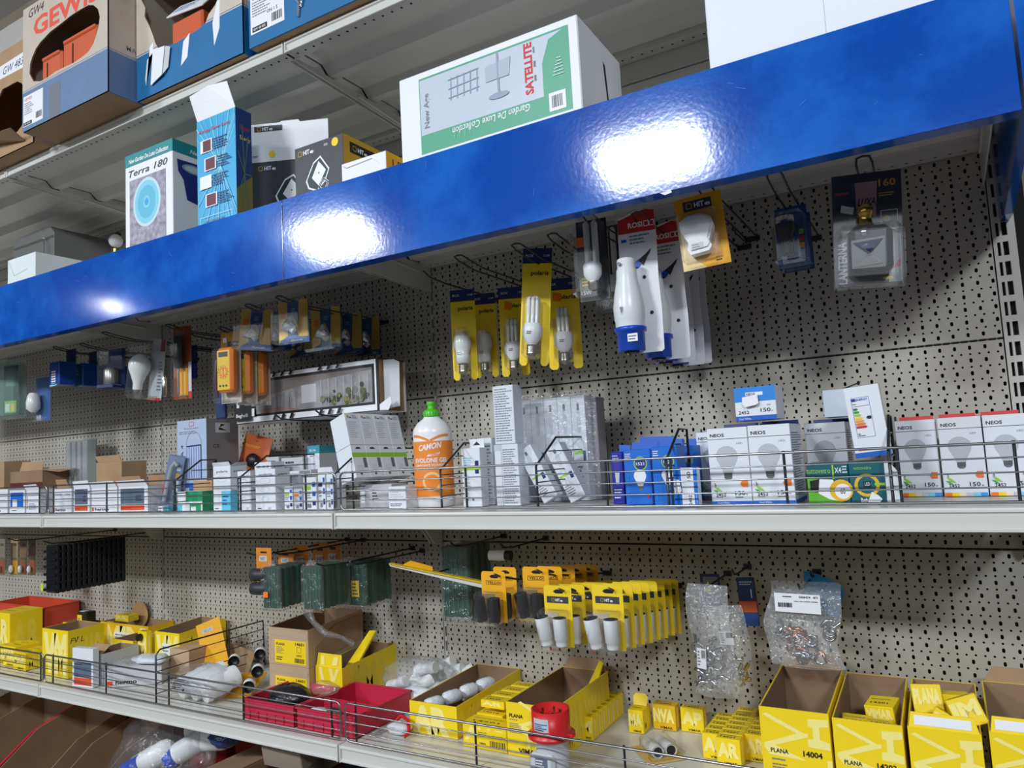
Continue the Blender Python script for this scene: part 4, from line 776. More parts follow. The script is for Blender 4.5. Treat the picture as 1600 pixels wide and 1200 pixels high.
m = M(); m.box((-w/2, 0, 0), (w/2, .001, h), mat('photo_blue_card', (60, 100, 160), .4), .0004); f = Face(m, (-w/2, 0, 0), (1, 0, 0), (0, 0, 1)); f.rect(.004, .004, .028, .022, LGREY); m.obj('card', t); m = M(); m.lathe((-.012, -.025, h*.2), [(.008, 0), (.021, .012), (.022, .03), (.018, .055), (.012, .065)], GLASS, 16); m.obj('bulb', t); m = M(); clampbox(m, w, .05, h, 0, 0, -.0015); m.obj('blister', t)
for px, py, L, lb in ((127, 538, .40, 'bright double hook over the hanging blue boxes'), (162, 520, .44, 'bright double hook left of the pear bulb pack'), (262, 508, .33, 'hook holding the orange tester card')):
    q = atY(px, py, -L); hook(q.x, q.z-.012, L, lb)
q = atY(308, 522, -.25); hook(q.x, q.z-.01, .28, 'short single hook between the tester card and multimeters', True)
# ------------------------------------------------------------ wire basket fronts and dividers
def basket(xa, xb, Y, z0, z1, label, verts, step=4):
    t = thing('wire_basket', label, 'wire basket', (xa, Y, z0)); w = xb-xa; h = z1-z0; c = .012
    m = M(); pts = []
    for cx, cz, a0 in ((c, c, PI), (w-c, c, 1.5*PI), (w-c, h-c, 0), (c, h-c, .5*PI)):
        for k in range(5): a = a0+k*PI/8; pts.append((cx+c*math.cos(a), 0, cz+c*math.sin(a)))
    pts.append(pts[0]); m.tube(pts, .0024, STEEL, 8, False); m.obj('frame_wire', t)
    for k in range(1, step):
        m = M(); m.cyl((.002, 0, h*k/step), (w-.002, 0, h*k/step), .0013, STEEL, n=8); m.obj('rail_wire', t)
    for v in verts:
        m = M(); m.cyl((v-xa, .0034, -.002), (v-xa, .0034, h+.003), .0023, DSTEEL, n=8); m.obj('upright_wire', t)
    return t
def divider(x, label, pts, z0, back, rails):
    t = thing('wire_divider', label, 'wire divider', (x, 0, 0)); m = M()
    m.tube([(0, y, z) for y, z in pts], .0024, DSTEEL, 8); m.obj('frame_wire', t)
    for (ya, yb, z) in rails:
        m = M(); m.cyl((0, ya, z), (0, yb, z), .0013, DSTEEL, n=8); m.obj('rail_wire', t)
    m = M(); m.cyl((.003, -.16, z0), (.003, -.16, pts[2][1]), .0018, DSTEEL, n=8); m.obj('upright_wire', t)
BY = -.392
zb0, zb1 = ZM+.0055, .2045
def vx(*px): return [atY(p, 760, BY).x for p in px]
basket(-W2*2+.004, -W2-.004, BY, zb0, zb1, 'wire basket front of the middle shelf, far left bay', vx(60))
basket(-W2+.004, -.006, BY, zb0, zb1, 'wire basket front of the middle shelf, middle bay', vx(82, 165, 272, 374, 476))
basket(.008, W-.004, BY, zb0, zb1, 'long wire basket front of the middle shelf, right bay', vx(550, 727, 838, 947, 1049, 1228, 1407, 1592))
for x, lb in ((-.602, 'wire divider beside the tall blue and grey lamp box'), (-.345, 'wire divider among the small white bulb boxes'), (-.017, 'wire divider at the joint left of the leaning carton pack'), (.286, 'wire divider right of the orange and white bottle'), (.516, 'wire divider in front of the shrink-wrapped boxes'), (.780, 'wire divider between blue boxes and large white bulb boxes'), (1.135, 'wire divider left of the red topped bulb boxes')):
    yb_ = -.03 if x not in (1.135, .78, -.602) else -.25
    divider(x, lb, [(BY+.006, zb0), (BY+.006, .200), (-.292, .256), (yb_, .256), (yb_+.004, zb0)] if yb_ > -.1 else [(BY+.006, zb0), (BY+.006, .200), (-.30, .256), (yb_, .256), (yb_+.004, zb0)], zb0, yb_, [(BY+.006, yb_, z) for z in (.145, .168, .190)]+[(-.328, yb_, .228)])
LB = -.4
basket(-W2*2+.004, -W2-.004, LB, ZL+.0055, -.3035, 'wire basket front of the lower shelf, far left bay', [atY(62, 1050, LB).x, atY(36, 1040, LB).x-.15])
basket(-W2+.004, -.006, LB, ZL+.0055, -.3035, 'wire basket front of the lower shelf, middle bay', [atY(p, 1070, LB).x for p in (81, 164, 262, 378, 515)])
basket(.008, W-.004, LB, ZL+.0055, -.3035, 'wire basket front of the lower shelf, right bay', [atY(p, 1140, LB).x for p in (555, 741, 972)]+[.97, 1.2])
divider(-.674, 'tall wire divider behind the lower rail, left of the bagged white tubes', [(LB+.006, ZL+.004), (LB+.006, -.262), (LB+.018, -.249), (-.03, -.249), (-.026, ZL+.004)], ZL+.004, 0, [(LB+.006, -.03, z) for z in (-.275, -.305, -.335, -.362)])

# ------------------------------------------------------------ goods on the middle shelf
MZ = ZM+.0012
def sx(a, b, Y, py=750): return atY(a, py, Y).x, atY(b, py, Y).x
def sh(px, py, Y, z=MZ): return atY(px, py, Y).z-z
def small_box(name, label, pa, pb, pt, Y, d, body, z=MZ, cat='box', rz=0, grp=None, c=.001, rot=None, wmul=1, h=None):
    x0, x1 = sx(pa, pb, Y, (pt+785)/2); h = sh((pa+pb)/2, pt, Y, z) if h is None else h; w = (x1-x0)*wmul
    t = thing(name, label, cat, (x0, Y, z), rz, grp, rot=rot); m = M(); m.box((0, 0, 0), (w, d, h), body, c); return t, m, w, h
BW = mat('bulb_print_grey', (186, 190, 196), .4); BWL = mat('bulb_print_light', (214, 216, 222), .4); SCP = mat('screw_print', (110, 110, 112), .35); FW = mat('box_front_white', (226, 229, 236), .4)
def bulb_print(f, cx, cz, s, up=True, c=None):
    """picture of a pear bulb, cap down"""
    pts = []
    for k in range(13): a = -.35+k*(PI+.7)/12; pts.append((cx+s*math.cos(a), cz+s*.95*math.sin(a)))
    pts += [(cx-s*.55, cz-s*1.15), (cx-s*.42, cz-s*1.55), (cx+s*.42, cz-s*1.55), (cx+s*.55, cz-s*1.15)]
    f.poly(pts, c or BW); f.poly([(cx-s*.38, cz-s*1.55), (cx-s*.34, cz-s*2.05), (cx-s*.15, cz-s*2.2), (cx+s*.15, cz-s*2.2), (cx+s*.34, cz-s*2.05), (cx+s*.38, cz-s*1.55)], SCP)
    for k in range(3): f.line(cx-s*.38, cz-s*(1.68+.13*k), cx+s*.38, cz-s*(1.64+.13*k), s*.04, BLACK)
def neos(label, pa, pb, pt, Y, top, foot, d=.072, w=None, h=None, x=None):
    x0, x1 = sx(pa, pb, Y, 725); w = w or x1-x0; h = h or sh((pa+pb)/2, pt, Y); x0 = x if x is not None else x0
    t = thing('bulb_box', label, 'light bulb box', (x0, Y, MZ)); m = M(); m.box((0, 0, 0), (w, d, h), FW, .0008)
    f, r, l, tp = faces(m, w, d, h)
    f.text('NEOS', w*.07, h*.885, h*.042, BLACK, w=w*.36, bold=.03); f.line(0, h*.855, w, h*.855, .0008, BLACK); f.text('LED', w*.72, h*.78, h*.022, GREY, w=w*.15, bold=0)
    bulb_print(f, w*.46, h*.63, w*.27)
    f.text('2452', w*.12, h*.11, h*.045, BLACK, w=w*.25, bold=.01); f.line(w*.12, h*.098, w*.3, h*.098, .0006, BLACK); f.text('150', w*.6, h*.125, h*.052, BLACK, w=w*.24, bold=.01); f.text('w', w*.86, h*.125, h*.026, BLACK, bold=0); f.rows(w*.6, h*.085, w*.28, .004, 1, GREY, 1)
    f.poly([(w*.74, h*.27), (w*.79, h*.31), (w*.93, h*.31), (w*.93, h*.23), (w*.79, h*.23)], ORANGE); f.poly([(w*.1, h*.3), (w*.14, h*.26), (w*.12, h*.22)], GREY)
    f.poly([(w*.08, h*.25), (w*.16, h*.19), (w*.3, h*.17), (w*.2, h*.22)], LIME); f.poly([(w*.06, h*.2), (w*.15, h*.155), (w*.24, h*.15), (w*.14, h*.19)], GREEN)
    if foot == 'blue':
        f.rect(0, h*.012, w, h*.05, BLUE); f.text('Cool White', w*.15, h*.02, h*.02, WHITE, w=w*.3, bold=0); r.rect(0, .0, d, h*.05, BLUE)
        for k, c in enumerate((RED, ORANGE, YEL, LIME, SKY, BLUE, GREY)): f.rect(w*k/7, 0, w*(k+1)/7, h*.014, c)
    else:
        for k, c in enumerate((ORANGE, YEL, mat('cream_ink', (240, 220, 190), .5), LGREY, SKY, mat('mid_blue_ink', (60, 150, 220), .5))): f.rect(w*(.02+k*.16), 0, w*(.02+(k+1)*.16), h*.045, c)
    r.rows(.008, h*.1, d-.016, h*.8, 26, GREY, 4); l.rows(.008, h*.1, d-.016, h*.8, 26, GREY, 4)
    tp.rect(0, 0, w, d, top); m.obj('box_body', t)
    m = M(); m.slab([(.003, d-.002, 0), (w-.003, d-.002, 0), (w-.003, d-.001, .008), (.003, d-.001, .008)], (0, .0008, 0), top); m.obj('hang_tab', t, (0, 0, h)); return t, x0, w, h
YN = -.330
ta, xA, wA, hA = neos('white pear bulb box with blue foot, left of the front pair under the small box', 1108, 1171, 668, YN, DBLUE, 'blue', .115)
tb, xB, wB, hB = neos('white pear bulb box with blue foot, right of the front pair', 1173, 1237, 663, YN, DBLUE, 'blue', .115, x=xA+wA+.0012, w=wA)
neos('white pear bulb box showing a strip of its front behind the blue boxes', 1089, 1122, 675, -.2, DBLUE, 'blue', .07, w=.06, x=atY(1091, 730, -.2).x)
tc_, xC, wC, hC = neos('white pear bulb box with blue top, behind the two lying green boxes', 1262, 1326, 660, -.19, DBLUE, 'blue', .10)
YR = -.20
t1, x1_, w1, h1 = neos('white pear bulb box with red top, first of three, shaded and next to the divider', 1404, 1468, 656, YR, RED, 'warm', .11)
t2, x2_, w2, h2_ = neos('white pear bulb box with red top, middle one of the three at the right', 1471, 1540, 651, YR-.012, RED, 'warm', .12)
neos('white pear bulb box with red top, cut by the right edge of the photo', 1540, 1616, 648, YR-.014, RED, 'warm', .12, w=w2, x=x2_+w2+.002, h=h2_)
# small flat box on top of the pair
z = MZ+max(hA, hB)+.0095; x0, x1 = sx(1148, 1213, YN+.02, 630); h = atY(1180, 604, YN+.02).z-z
t = thing('bulb_box', 'small blue and white bulb box with price tag standing on top of the front pair', 'light bulb box', (x0, YN+.02, z), -.04); w = x1-x0; m = M(); m.box((0, 0, 0), (w, .06, h), FW, .0008); f, r, l, tp = faces(m, w, .06, h)
f.rect(0, h*.56, w, h, mat('sky_blue_card', (30, 130, 215), .4)); f.rect(w*.28, h*.74, w*.7, h*.84, WHITE); f.text('NEOS', w*.3, h*.75, h*.07, BLACK, w=w*.22, bold=.03); f.rect(0, 0, w, h*.14, BLUE); f.text('Cool White', w*.08, h*.03, h*.06, WHITE, w=w*.3, bold=0)
f.text('2452', w*.08, h*.2, h*.10, BLACK, w=w*.26, bold=.01); f.text('150', w*.62, h*.24, h*.11, BLACK, w=w*.24, bold=.01); f.text('w', w*.88, h*.24, h*.05, BLACK, bold=0); f.text('2000', w*.78, h*.42, h*.04, GREY, bold=0); m.obj('box_body', t)
m = M(); m.slab([(w*.2, -.003, h*.7), (w*.58, -.003, h*.76), (w*.6, -.006, h*.5), (w*.55, -.008, h*.45), (w*.28, -.008, h*.4), (w*.2, -.005, h*.5)], (0, .0012, 0), mat('crumpled_tag', (236, 236, 240), .6, bump=.4, bscale=200)); m.obj('price_tag', t)
# green glass-bulb boxes lying in front
GRC = mat('grass_green_card', (96, 176, 48), .4); TLC = mat('petrol_card', (16, 92, 104), .4)
YG = -.355; x0, x1 = sx(1262, 1327, YG, 757); h = .068
t = thing('bulb_box', 'green and petrol bulb box lying on its side, left one of two', 'light bulb box', (x0, YG, MZ)); w = x1-x0; m = M(); m.box((0, 0, 0), (w, .07, h), TLC, .0008); f, r, l, tp = faces(m, w, .07, h)
f.poly([(0, 0), (w*.9, 0), (w*.55, h*.3), (w*.25, h*.62), (0, h*.68)], GRC); f.text('tuttovetro', w*.0, h*.76, h*.13, LIME, w=w*.58, bold=0); f.rect(w*.62, h*.62, w*.66, h, LIME); f.text('X4', w*.68, h*.76, h*.13, WHITE, w=w*.16); f.rows(w*.86, h*.74, w*.12, h*.2, 3, WHITE, 2)
f.poly([(w*.06, h*.32), (w*.3, h*.3), (w*.3, h*.62), (w*.06, h*.58)], BLACK); f.poly([(w*.25, h*.28), (w*.5, h*.14), (w*.68, h*.1), (w*.72, h*.4), (w*.62, h*.6), (w*.3, h*.62)], WHITE); f.circ(w*.8, h*.34, h*.26, mat('gold_ring_ink', (230, 180, 40), .4), 20); f.circ(w*.84, h*.32, h*.18, WHITE, 16); f.text('60', w*.78, h*.26, h*.14, BLACK, w=w*.12); m.obj('box_body', t)
xg = x0+w+.001; x1 = atY(1384, 757, YG).x; t = thing('bulb_box', 'petrol green bulb box with torn open white end, right one of two', 'light bulb box', (xg, YG, MZ)); w = x1-xg; m = M(); m.box((0, 0, 0), (w, .07, h), TLC, .0008); f, r, l, tp = faces(m, w, .07, h)
f.text('tuttovetro', w*.14, h*.82, h*.08, LIME, w=w*.5, bold=0); f.circ(w*.48, h*.45, h*.27, mat('gold_ring_ink'), 20); f.circ(w*.48, h*.45, h*.20, TLC, 20); f.rect(w*.38, h*.4, w*.6, h*.54, BLACK); f.text('LED', w*.42, h*.44, h*.08, WHITE, w=w*.15, bold=0); f.rect(w*.7, h*.44, w*.98, h*.50, LIME); f.text('Beghelli', w*.28, h*.06, h*.1, WHITE, w=w*.3, bold=.02); m.obj('box_body', t)
m = M(); m.slab([(w*.45, -.003, .001), (w*.6, -.005, h*.3), (w*.78, -.005, h*.22), (w*.88, -.003, h*.12), (w*.75, -.003, .001)], (0, .001, 0), WHITE); m.slab([(w, .001, 0), (w+.022, -.004, h*.06), (w+.026, -.006, h*.6), (w+.008, -.002, h*.98), (w, .001, h)], (0, .0008, 0), mat('torn_white_board', (214, 220, 224), .5)); m.obj('torn_end', t)
# energy-label box standing tilted on the lying box, plain white one behind
z = MZ+h+.002; Ye = -.34; x0, x1 = sx(1331, 1390, Ye, 680); w = x1-x0; he = atY(1350, 607, Ye).z-z
t = thing('bulb_box', 'tilted white box with coloured energy label, standing on the petrol box', 'light bulb box', (x0+.003, Ye, z+.003), rot=(0, -.085, .03)); m = M(); m.box((0, 0, 0), (w*.96, .06, he), FW, .0008); f, r, l, tp = faces(m, w*.96, .06, he); w = w*.96
f.rect(0, 0, w, he*.07, BLUE); f.rows(w*.12, he*.085, w*.5, .004, 1, ORANGE, 1)
f.loop([(w*.16, he*.28), (w*.66, he*.28), (w*.66, he*.84), (w*.16, he*.84)], .0005, BLUE); f.rect(w*.17, he*.79, w*.28, he*.83, DBLUE); f.text('ENERGY', w*.29, he*.795, he*.03, BLUE, w=w*.34, bold=.02); f.text('Neos', w*.18, he*.745, he*.015, BLACK, bold=.02); f.line(w*.18, he*.72, w*.64, he*.72, .0004, BLACK)
for k, c in enumerate((mat('label_green_1', (20, 110, 60), .5), mat('label_green_2', (60, 150, 50), .5), LIME, YEL, mat('label_orange', (240, 160, 40), .5), ORANGE, RED)):
    zz_ = he*(.665-k*.042); L_ = w*(.09+k*.03); f.poly([(w*.18, zz_), (w*.18+L_, zz_), (w*.18+L_+.002, zz_+he*.015), (w*.18+L_, zz_+he*.03), (w*.18, zz_+he*.03)], c)
f.poly([(w*.5, he*.55), (w*.54, he*.57), (w*.64, he*.57), (w*.64, he*.53), (w*.54, he*.53)], BLACK); f.text('20', w*.19, he*.32, he*.022, BLACK, bold=.02); f.rows(w*.19, he*.295, w*.2, .003, 1, GREY, 2); tp.rect(0, 0, w, .06, BPL); m.obj('box_body', t)
m = M(); m.slab([(0, .002, 0), (w*.5, .008, .005), (w*.52, .02, .008), (0, .02, 0)], (0, 0, .0006), BPL); m.obj('flap', t, (0, 0, he))
zc = MZ+hC+.0095; x0, x1 = sx(1287, 1345, -.17, 640); t = thing('white_box', 'plain white box with bluish side, behind the energy label box', 'box', (x0, -.17, zc), .0); m = M(); w = x1-x0; h = atY(1300, 609, -.17).z-zc; m.box((0, 0, 0), (w, .07, h), mat('bluish_white_card', (206, 216, 230), .5), .001); m.obj('box_body', t)
# blue bulb boxes left of the pair
SB = mat('bright_blue_card', (22, 106, 206), .4)
def blue_box(label, pa, pb, pt, Y, big, d=.05, col=SB, grp=None, z=MZ):
    t, m, w, h = small_box('bulb_box', label, pa, pb, pt, Y, d, col, cat='light bulb box', grp=grp, z=z); f, r, l, tp = faces(m, w, d, h)
    if big:
        f.circ(w*.62, h*.74, w*.25, LIME, 20); f.circ(w*.62, h*.74, w*.21, DBLUE, 20); f.text('1521', w*.46, h*.71, h*.055, WHITE, w=w*.3)
        bulb_print(f, w*.58, h*.52, w*.23, c=WHITE); f.text('SAVING', w*.17, h*.03, w*.11, mat('sky_blue_card'), w=h*.5, rot=PI/2, bold=.02); f.rows(w*.06, h*.80, w*.22, h*.14, 4, WHITE, 2); f.rect(w*.82, h*.12, w*.9, h*.17, RED)
    else: f.rect(w*.25, h*.45, w*.75, h*.85, mat('violet_print', (60, 50, 150), .4)); f.rows(w*.15, h*.1, w*.7, h*.2, 4, WHITE, 2); f.rows(w*.15, h*.8, w*.7, h*.15, 3, LGREY, 1); f.poly([(w*.3, h*.6), (w*.7, h*.6), (w*.6, h*.38), (w*.35, h*.38)], LGREY)
    m.obj('box_body', t)
    m = M(); m.slab([(0, d-.002, 0), (w, d-.002, 0), (w, d-.001, .012), (0, d-.001, .014)], (0, .0008, 0), BLUE); m.obj('hang_tab', t, (0, 0, h)); return t
blue_box('violet blue bulb box, leftmost of the blue ones', 956, 974, 706, -.28, False, .05, mat('violet_blue_card', (36, 40, 150), .4))
blue_box('bright blue bulb box with white bulb picture, right of the violet one', 976, 1018, 702, -.30, True)
blue_box('bright blue bulb box with white bulb picture, nearest the shelf edge', 1020, 1060, 697, -.345, True)
blue_box('blue bulb box peeking from the back row, over the two front ones', 990, 1046, 692, -.19, True)
blue_box('blue bulb box in the back row beside the divider', 1064, 1088, 696, -.24, True)
# box lying on its side with rotated figures
Yl = -.372; x0, x1 = sx(1053, 1090, Yl, 757); t = thing('bulb_box', 'blue and white bulb box lying on its side, 150 printed upright along it', 'light bulb box', (x0, Yl, MZ)); w = x1-x0; h = sh(1070, 731, Yl); m = M(); m.box((0, 0, 0), (w, .02, h), FW, .0008); f, r, l, tp = faces(m, w, .02, h)
f.rect(0, 0, w*.32, h, SB); f.rect(w*.84, 0, w, h, SB); f.text('150', w*.72, h*.66, w*.14, BLACK, w=h*.24, rot=PI/2, bold=.01); f.text('2452', w*.72, h*.06, w*.13, BLACK, w=h*.25, rot=PI/2, bold=.01); f.text('Cool White', w*.95, h*.06, w*.06, WHITE, w=h*.3, rot=PI/2, bold=0); m.obj('box_body', t)
m = M(); m.slab([(w*.02, -.002, h*.36), (w*.04, -.005, h*.72), (w*.28, -.005, h*.7), (w*.34, -.005, h*.42), (w*.2, -.003, h*.33)], (0, .001, 0), mat('crumpled_tag')); m.obj('price_tag', t)
# shrink-wrapped pack of slim white boxes
WB = mat('slim_box_white', (218, 222, 230), .4)
def slim(m, x0, y0, z0, w, d, h, X=None):
    m.box((x0, y0, z0), (x0+w, y0+d, z0+h), WB, .0006); f = Face(m, (x0, y0, z0), (1, 0, 0), (0, 0, 1)); f.rect(w*.06, h*.44, w*.9, h*.475, LIME); f.rect(w*.7, h*.36, w*.9, h*.47, DBLUE); f.poly([(w*.35, h*.78), (w*.42, h*.86), (w*.58, h*.86), (w*.65, h*.78), (w*.6, h*.64), (w*.4, h*.64)], mat('slim_bulb_print', (196, 200, 208), .4)); f.rect(w*.42, h*.86, w*.58, h*.93, SCP); f.rows(w*.1, h*.1, w*.6, h*.2, 5, GREY, 3); f.rect(w*.62, h*.05, w*.85, h*.3, BWL)
Yw = -.17; xw = atY(812, 700, Yw).x; xw2 = atY(918, 700, Yw).x; ww = (xw2-xw)/5; hw = sh(860, 622, Yw)
for k in range(5):
    t = thing('slim_box', 'slim white bulb box, %s in the shrink-wrapped row' % ('first from the left', 'second from the left', 'middle one', 'fourth from the left', 'rightmost')[k], 'light bulb box', (xw+k*ww, Yw, MZ), 0, 'shrink-wrapped slim bulb boxes'); m = M(); slim(m, 0, 0, 0, ww-.0008, .05, hw); m.obj('box_body', t)
t, m, w, h = small_box('bulb_box', 'grey sided box standing at the right end of the shrink-wrapped row', 919, 936, 620, Yw+.03, .045, mat('shaded_card', (150, 146, 150), .5)); m.obj('box_body', t)
for k, (px, a, lb) in enumerate(((850, -.5, 'slim white box leaning steeply in front of the wrapped row, left'), (892, -.45, 'slim white box leaning in front of the wrapped row, right'))):
    p = atY(px, 770, -.26); t = thing('slim_box', lb, 'light bulb box', (p.x, -.262-k*.0, MZ+.0015), rot=(0, a, 0)); m = M(); slim(m, 0, 0, 0, .038, .03, .125); m.obj('box_body', t)
m = M()
def film(m, xa, xb, ya, yb, z0, h, n=9, seed=1, amp=.006, mt=None):
    rn = random.Random(seed); g = {}
    for i in range(n+1):
        for j in range(n+1): g[i, j] = (xa+(xb-xa)*i/n, ya+rn.uniform(-amp, amp), z0+h*j/n)
    vv = [g[i, j] for i in range(n+1) for j in range(n+1)]; m.add(vv, [(i*(n+1)+j, (i+1)*(n+1)+j, (i+1)*(n+1)+j+1, i*(n+1)+j+1) for i in range(n) for j in range(n)], mt or BAG, True)
film(m, xw-.012, xw2+.03, Yw-.012, 0, MZ+.002, hw*1.04, 12, 3); film(m, xw-.03, xw2*.6+xw*.4, Yw-.02, 0, MZ+.07, hw*.62, 8, 5, .01)
m.add([(xw-.012, Yw-.012, MZ+hw), (xw2+.03, Yw-.012, MZ+hw), (xw2+.03, Yw+.06, MZ+hw*1.03), (xw-.012, Yw+.06, MZ+hw*1.03)], [(0, 1, 2, 3)], BAG)
o = m.obj('shrink_wrap'); tag(o, 'crinkled clear shrink wrap over the row of slim white boxes', 'plastic wrap')
# upright stack between bottle and wrapped row
t, m, w, h = small_box('slim_box', 'white hanging box with lime stripe and euro slot, right of the bottle', 722, 751, 700, -.30, .03, FW, cat='light bulb box'); f, r, l, tp = faces(m, w, .03, h)
f.rect(0, h*.62, w, h*.68, LIME); f.rect(w*.72, h*.70, w*.92, h*.78, DBLUE); f.rect(w*.72, h*.56, w*.92, h*.63, DBLUE); f.rows(w*.1, h*.7, w*.5, h*.15, 4, SKY, 2); f.rows(w*.15, h*.2, w*.3, h*.3, 5, LGREY, 4); f.circ(w*.25, h*.12, w*.06, GREY, 10); f.circ(w*.55, h*.12, w*.06, GREY, 10); m.obj('box_body', t)
m = M(); m.slab([(w*.1, .028, 0), (w*.9, .028, 0), (w*.9, .028, .020), (w*.1, .028, .020)], (0, .001, 0), FW); fz = Face(m, (0, .0278, 0), (1, 0, 0), (0, 0, 1)); fz.poly([(w*.3, .006), (w*.7, .006), (w*.6, .010), (w*.5, .014), (w*.4, .010)], BLACK); m.obj('hang_tab', t, (0, 0, h))
t, m, w, h = small_box('slim_box', 'greyish white bulb box standing behind the lime striped box', 752, 770, 684, -.25, .035, WB, cat='light bulb box'); f, r, l, tp = faces(m, w, .035, h); f.rows(w*.1, h*.1, w*.8, h*.8, 16, GREY, 2); f.rect(w*.1, h*.2, w*.5, h*.3, BWL); m.obj('box_body', t)
t, m, w, h = small_box('slim_box', 'tall slim box of fine print, lower one of the upright stack', 774, 811, 694, -.285, .04, WB, cat='light bulb box'); f, r, l, tp = faces(m, w, .04, h); f.rows(w*.35, h*.03, w*.6, h*.9, 24, GREY, 6); f.line(w*.3, 0, w*.3, h, .0008, GREY); f.rect(0, h*.9, w*.3, h, LGREY); m.obj('box_body', t)
t, m, w2_, h2 = small_box('slim_box', 'tall slim box of fine print, balanced on top of the upright stack', 773, 806, 602, -.283, .038, WB, z=MZ+h+.0006, cat='light bulb box', rz=-.03); f, r, l, tp = faces(m, w2_, .038, h2); f.rows(w2_*.1, h2*.04, w2_*.85, h2*.92, 22, GREY, 8); f.line(w2_*.04, 0, w2_*.04, h2, .0008, GREY); m.obj('box_body', t)
# bottle of pulling gel
x0, x1 = sx(648, 708, -.27, 720); r_ = (x1-x0)/2*.83; h = sh(675, 628, -.27)
t = thing('gel_bottle', 'orange and white squeeze bottle of gel with a lime green spout cap', 'bottle', ((x0+x1)/2, -.27, MZ), .42); BO = mat('bottle_orange_label', (240, 140, 50), .4); BW_ = mat('bottle_white', (236, 236, 238), .3)
m = M(); m.lathe((0, 0, 0), [(r_*.9, 0), (r_, .004), (r_, h*.12), (r_, h*.70), (r_*.97, h*.74), (r_*.75, h*.80), (r_*.45, h*.84), (r_*.40, h*.86)], BW_, 36, sq=.8); m.obj('bottle_body', t)
m = M(); m.lathe((0, 0, 0), [(r_*1.006, h*.10), (r_*1.006, h*.62)], BO, 36, sq=.8, caps=False)
def wrap_text(m, s, zc, hh, wd, mt, r, n=1, sq=.8, shear=0, bold=.03, tilt=0):
    V, F_, W_ = text_polys(s, bold, shear); k = hh/.72; kx = wd/W_; vv = []
    for x, y in V:
        a = (x*kx-wd/2)/r; vv.append((r*math.sin(a), -r*sq*math.cos(a)*1.0, zc+y*k+tilt*(x*kx)))
    m.add(vv, F_, mt)
rr = r_*1.012; DRD = mat('dark_red_brown_ink', (150, 60, 20), .5)
wrap_text(m, 'CAMON', h*.53, h*.055, r_*1.25, WHITE, rr, shear=.2, tilt=.12); wrap_text(m, 'SIVOLONE GEL', h*.42, h*.042, r_*1.9, WHITE, rr); wrap_text(m, 'LUBRIFICANTE SCORREVOLE', h*.385, h*.020, r_*1.9, WHITE, rr, bold=.02); wrap_text(m, 'SONDE PER ELETTRICISTI', h*.35, h*.020, r_*1.8, WHITE, rr, bold=.02)
def wrap_poly(m, pts, mt, r, sq=.8): m.add([(r*math.sin(a), -r*sq*math.cos(a), z) for a, z in pts], [tuple(range(len(pts)))], mt)
for k in range(7): wrap_poly(m, [(-.15+k*.09, h*.475), (-.05+k*.09, h*.475+.002*k), (-.05+k*.09, h*.50), (-.15+k*.09, h*.483)], WHITE, rr)
for k in range(18):
    a = k*PI*2/18; a2 = (k+1)*PI*2/18
    wrap_poly(m, [(.05+.5*math.cos(a), h*.24+.022*math.sin(a)), (.05+.38*math.cos(a), h*.24+.016*math.sin(a)), (.05+.38*math.cos(a2), h*.24+.016*math.sin(a2)), (.05+.5*math.cos(a2), h*.24+.022*math.sin(a2))], mat('pale_orange_ink', (250, 200, 140), .4), rr)
for s_ in (-1, 1):
    for k in range(8):
        a = s_*(.02+k*.13); a2 = s_*(.02+(k+1)*.13); zf = lambda q: h*(.635+.05*math.sin(min(abs(q), 1)*1.8))
        wrap_poly(m, [(a, zf(a)-.006), (a2, zf(a2)-.006), (a2, zf(a2)), (a, zf(a))] if s_ > 0 else [(a2, zf(a2)-.006), (a, zf(a)-.006), (a, zf(a)), (a2, zf(a2))], BO, rr*.998)
m.obj('label', t)
CG = mat('lime_cap', (90, 196, 50), .35); m = M(); m.lathe((0, 0, 0), [(r_*.41, h*.86), (r_*.42, h*.90), (r_*.36, h*.92), (r_*.2, h*.93), (r_*.2, h*.97), (r_*.23, h*.975), (r_*.22, h), (r_*.1, h*1.005)], CG, 20)
for k in range(20): a = k*PI/10; m.cyl((r_*.415*math.cos(a), r_*.415*math.sin(a), h*.862), (r_*.425*math.cos(a), r_*.425*math.sin(a), h*.9), .0009, CG, n=6)
m.obj('cap', t)
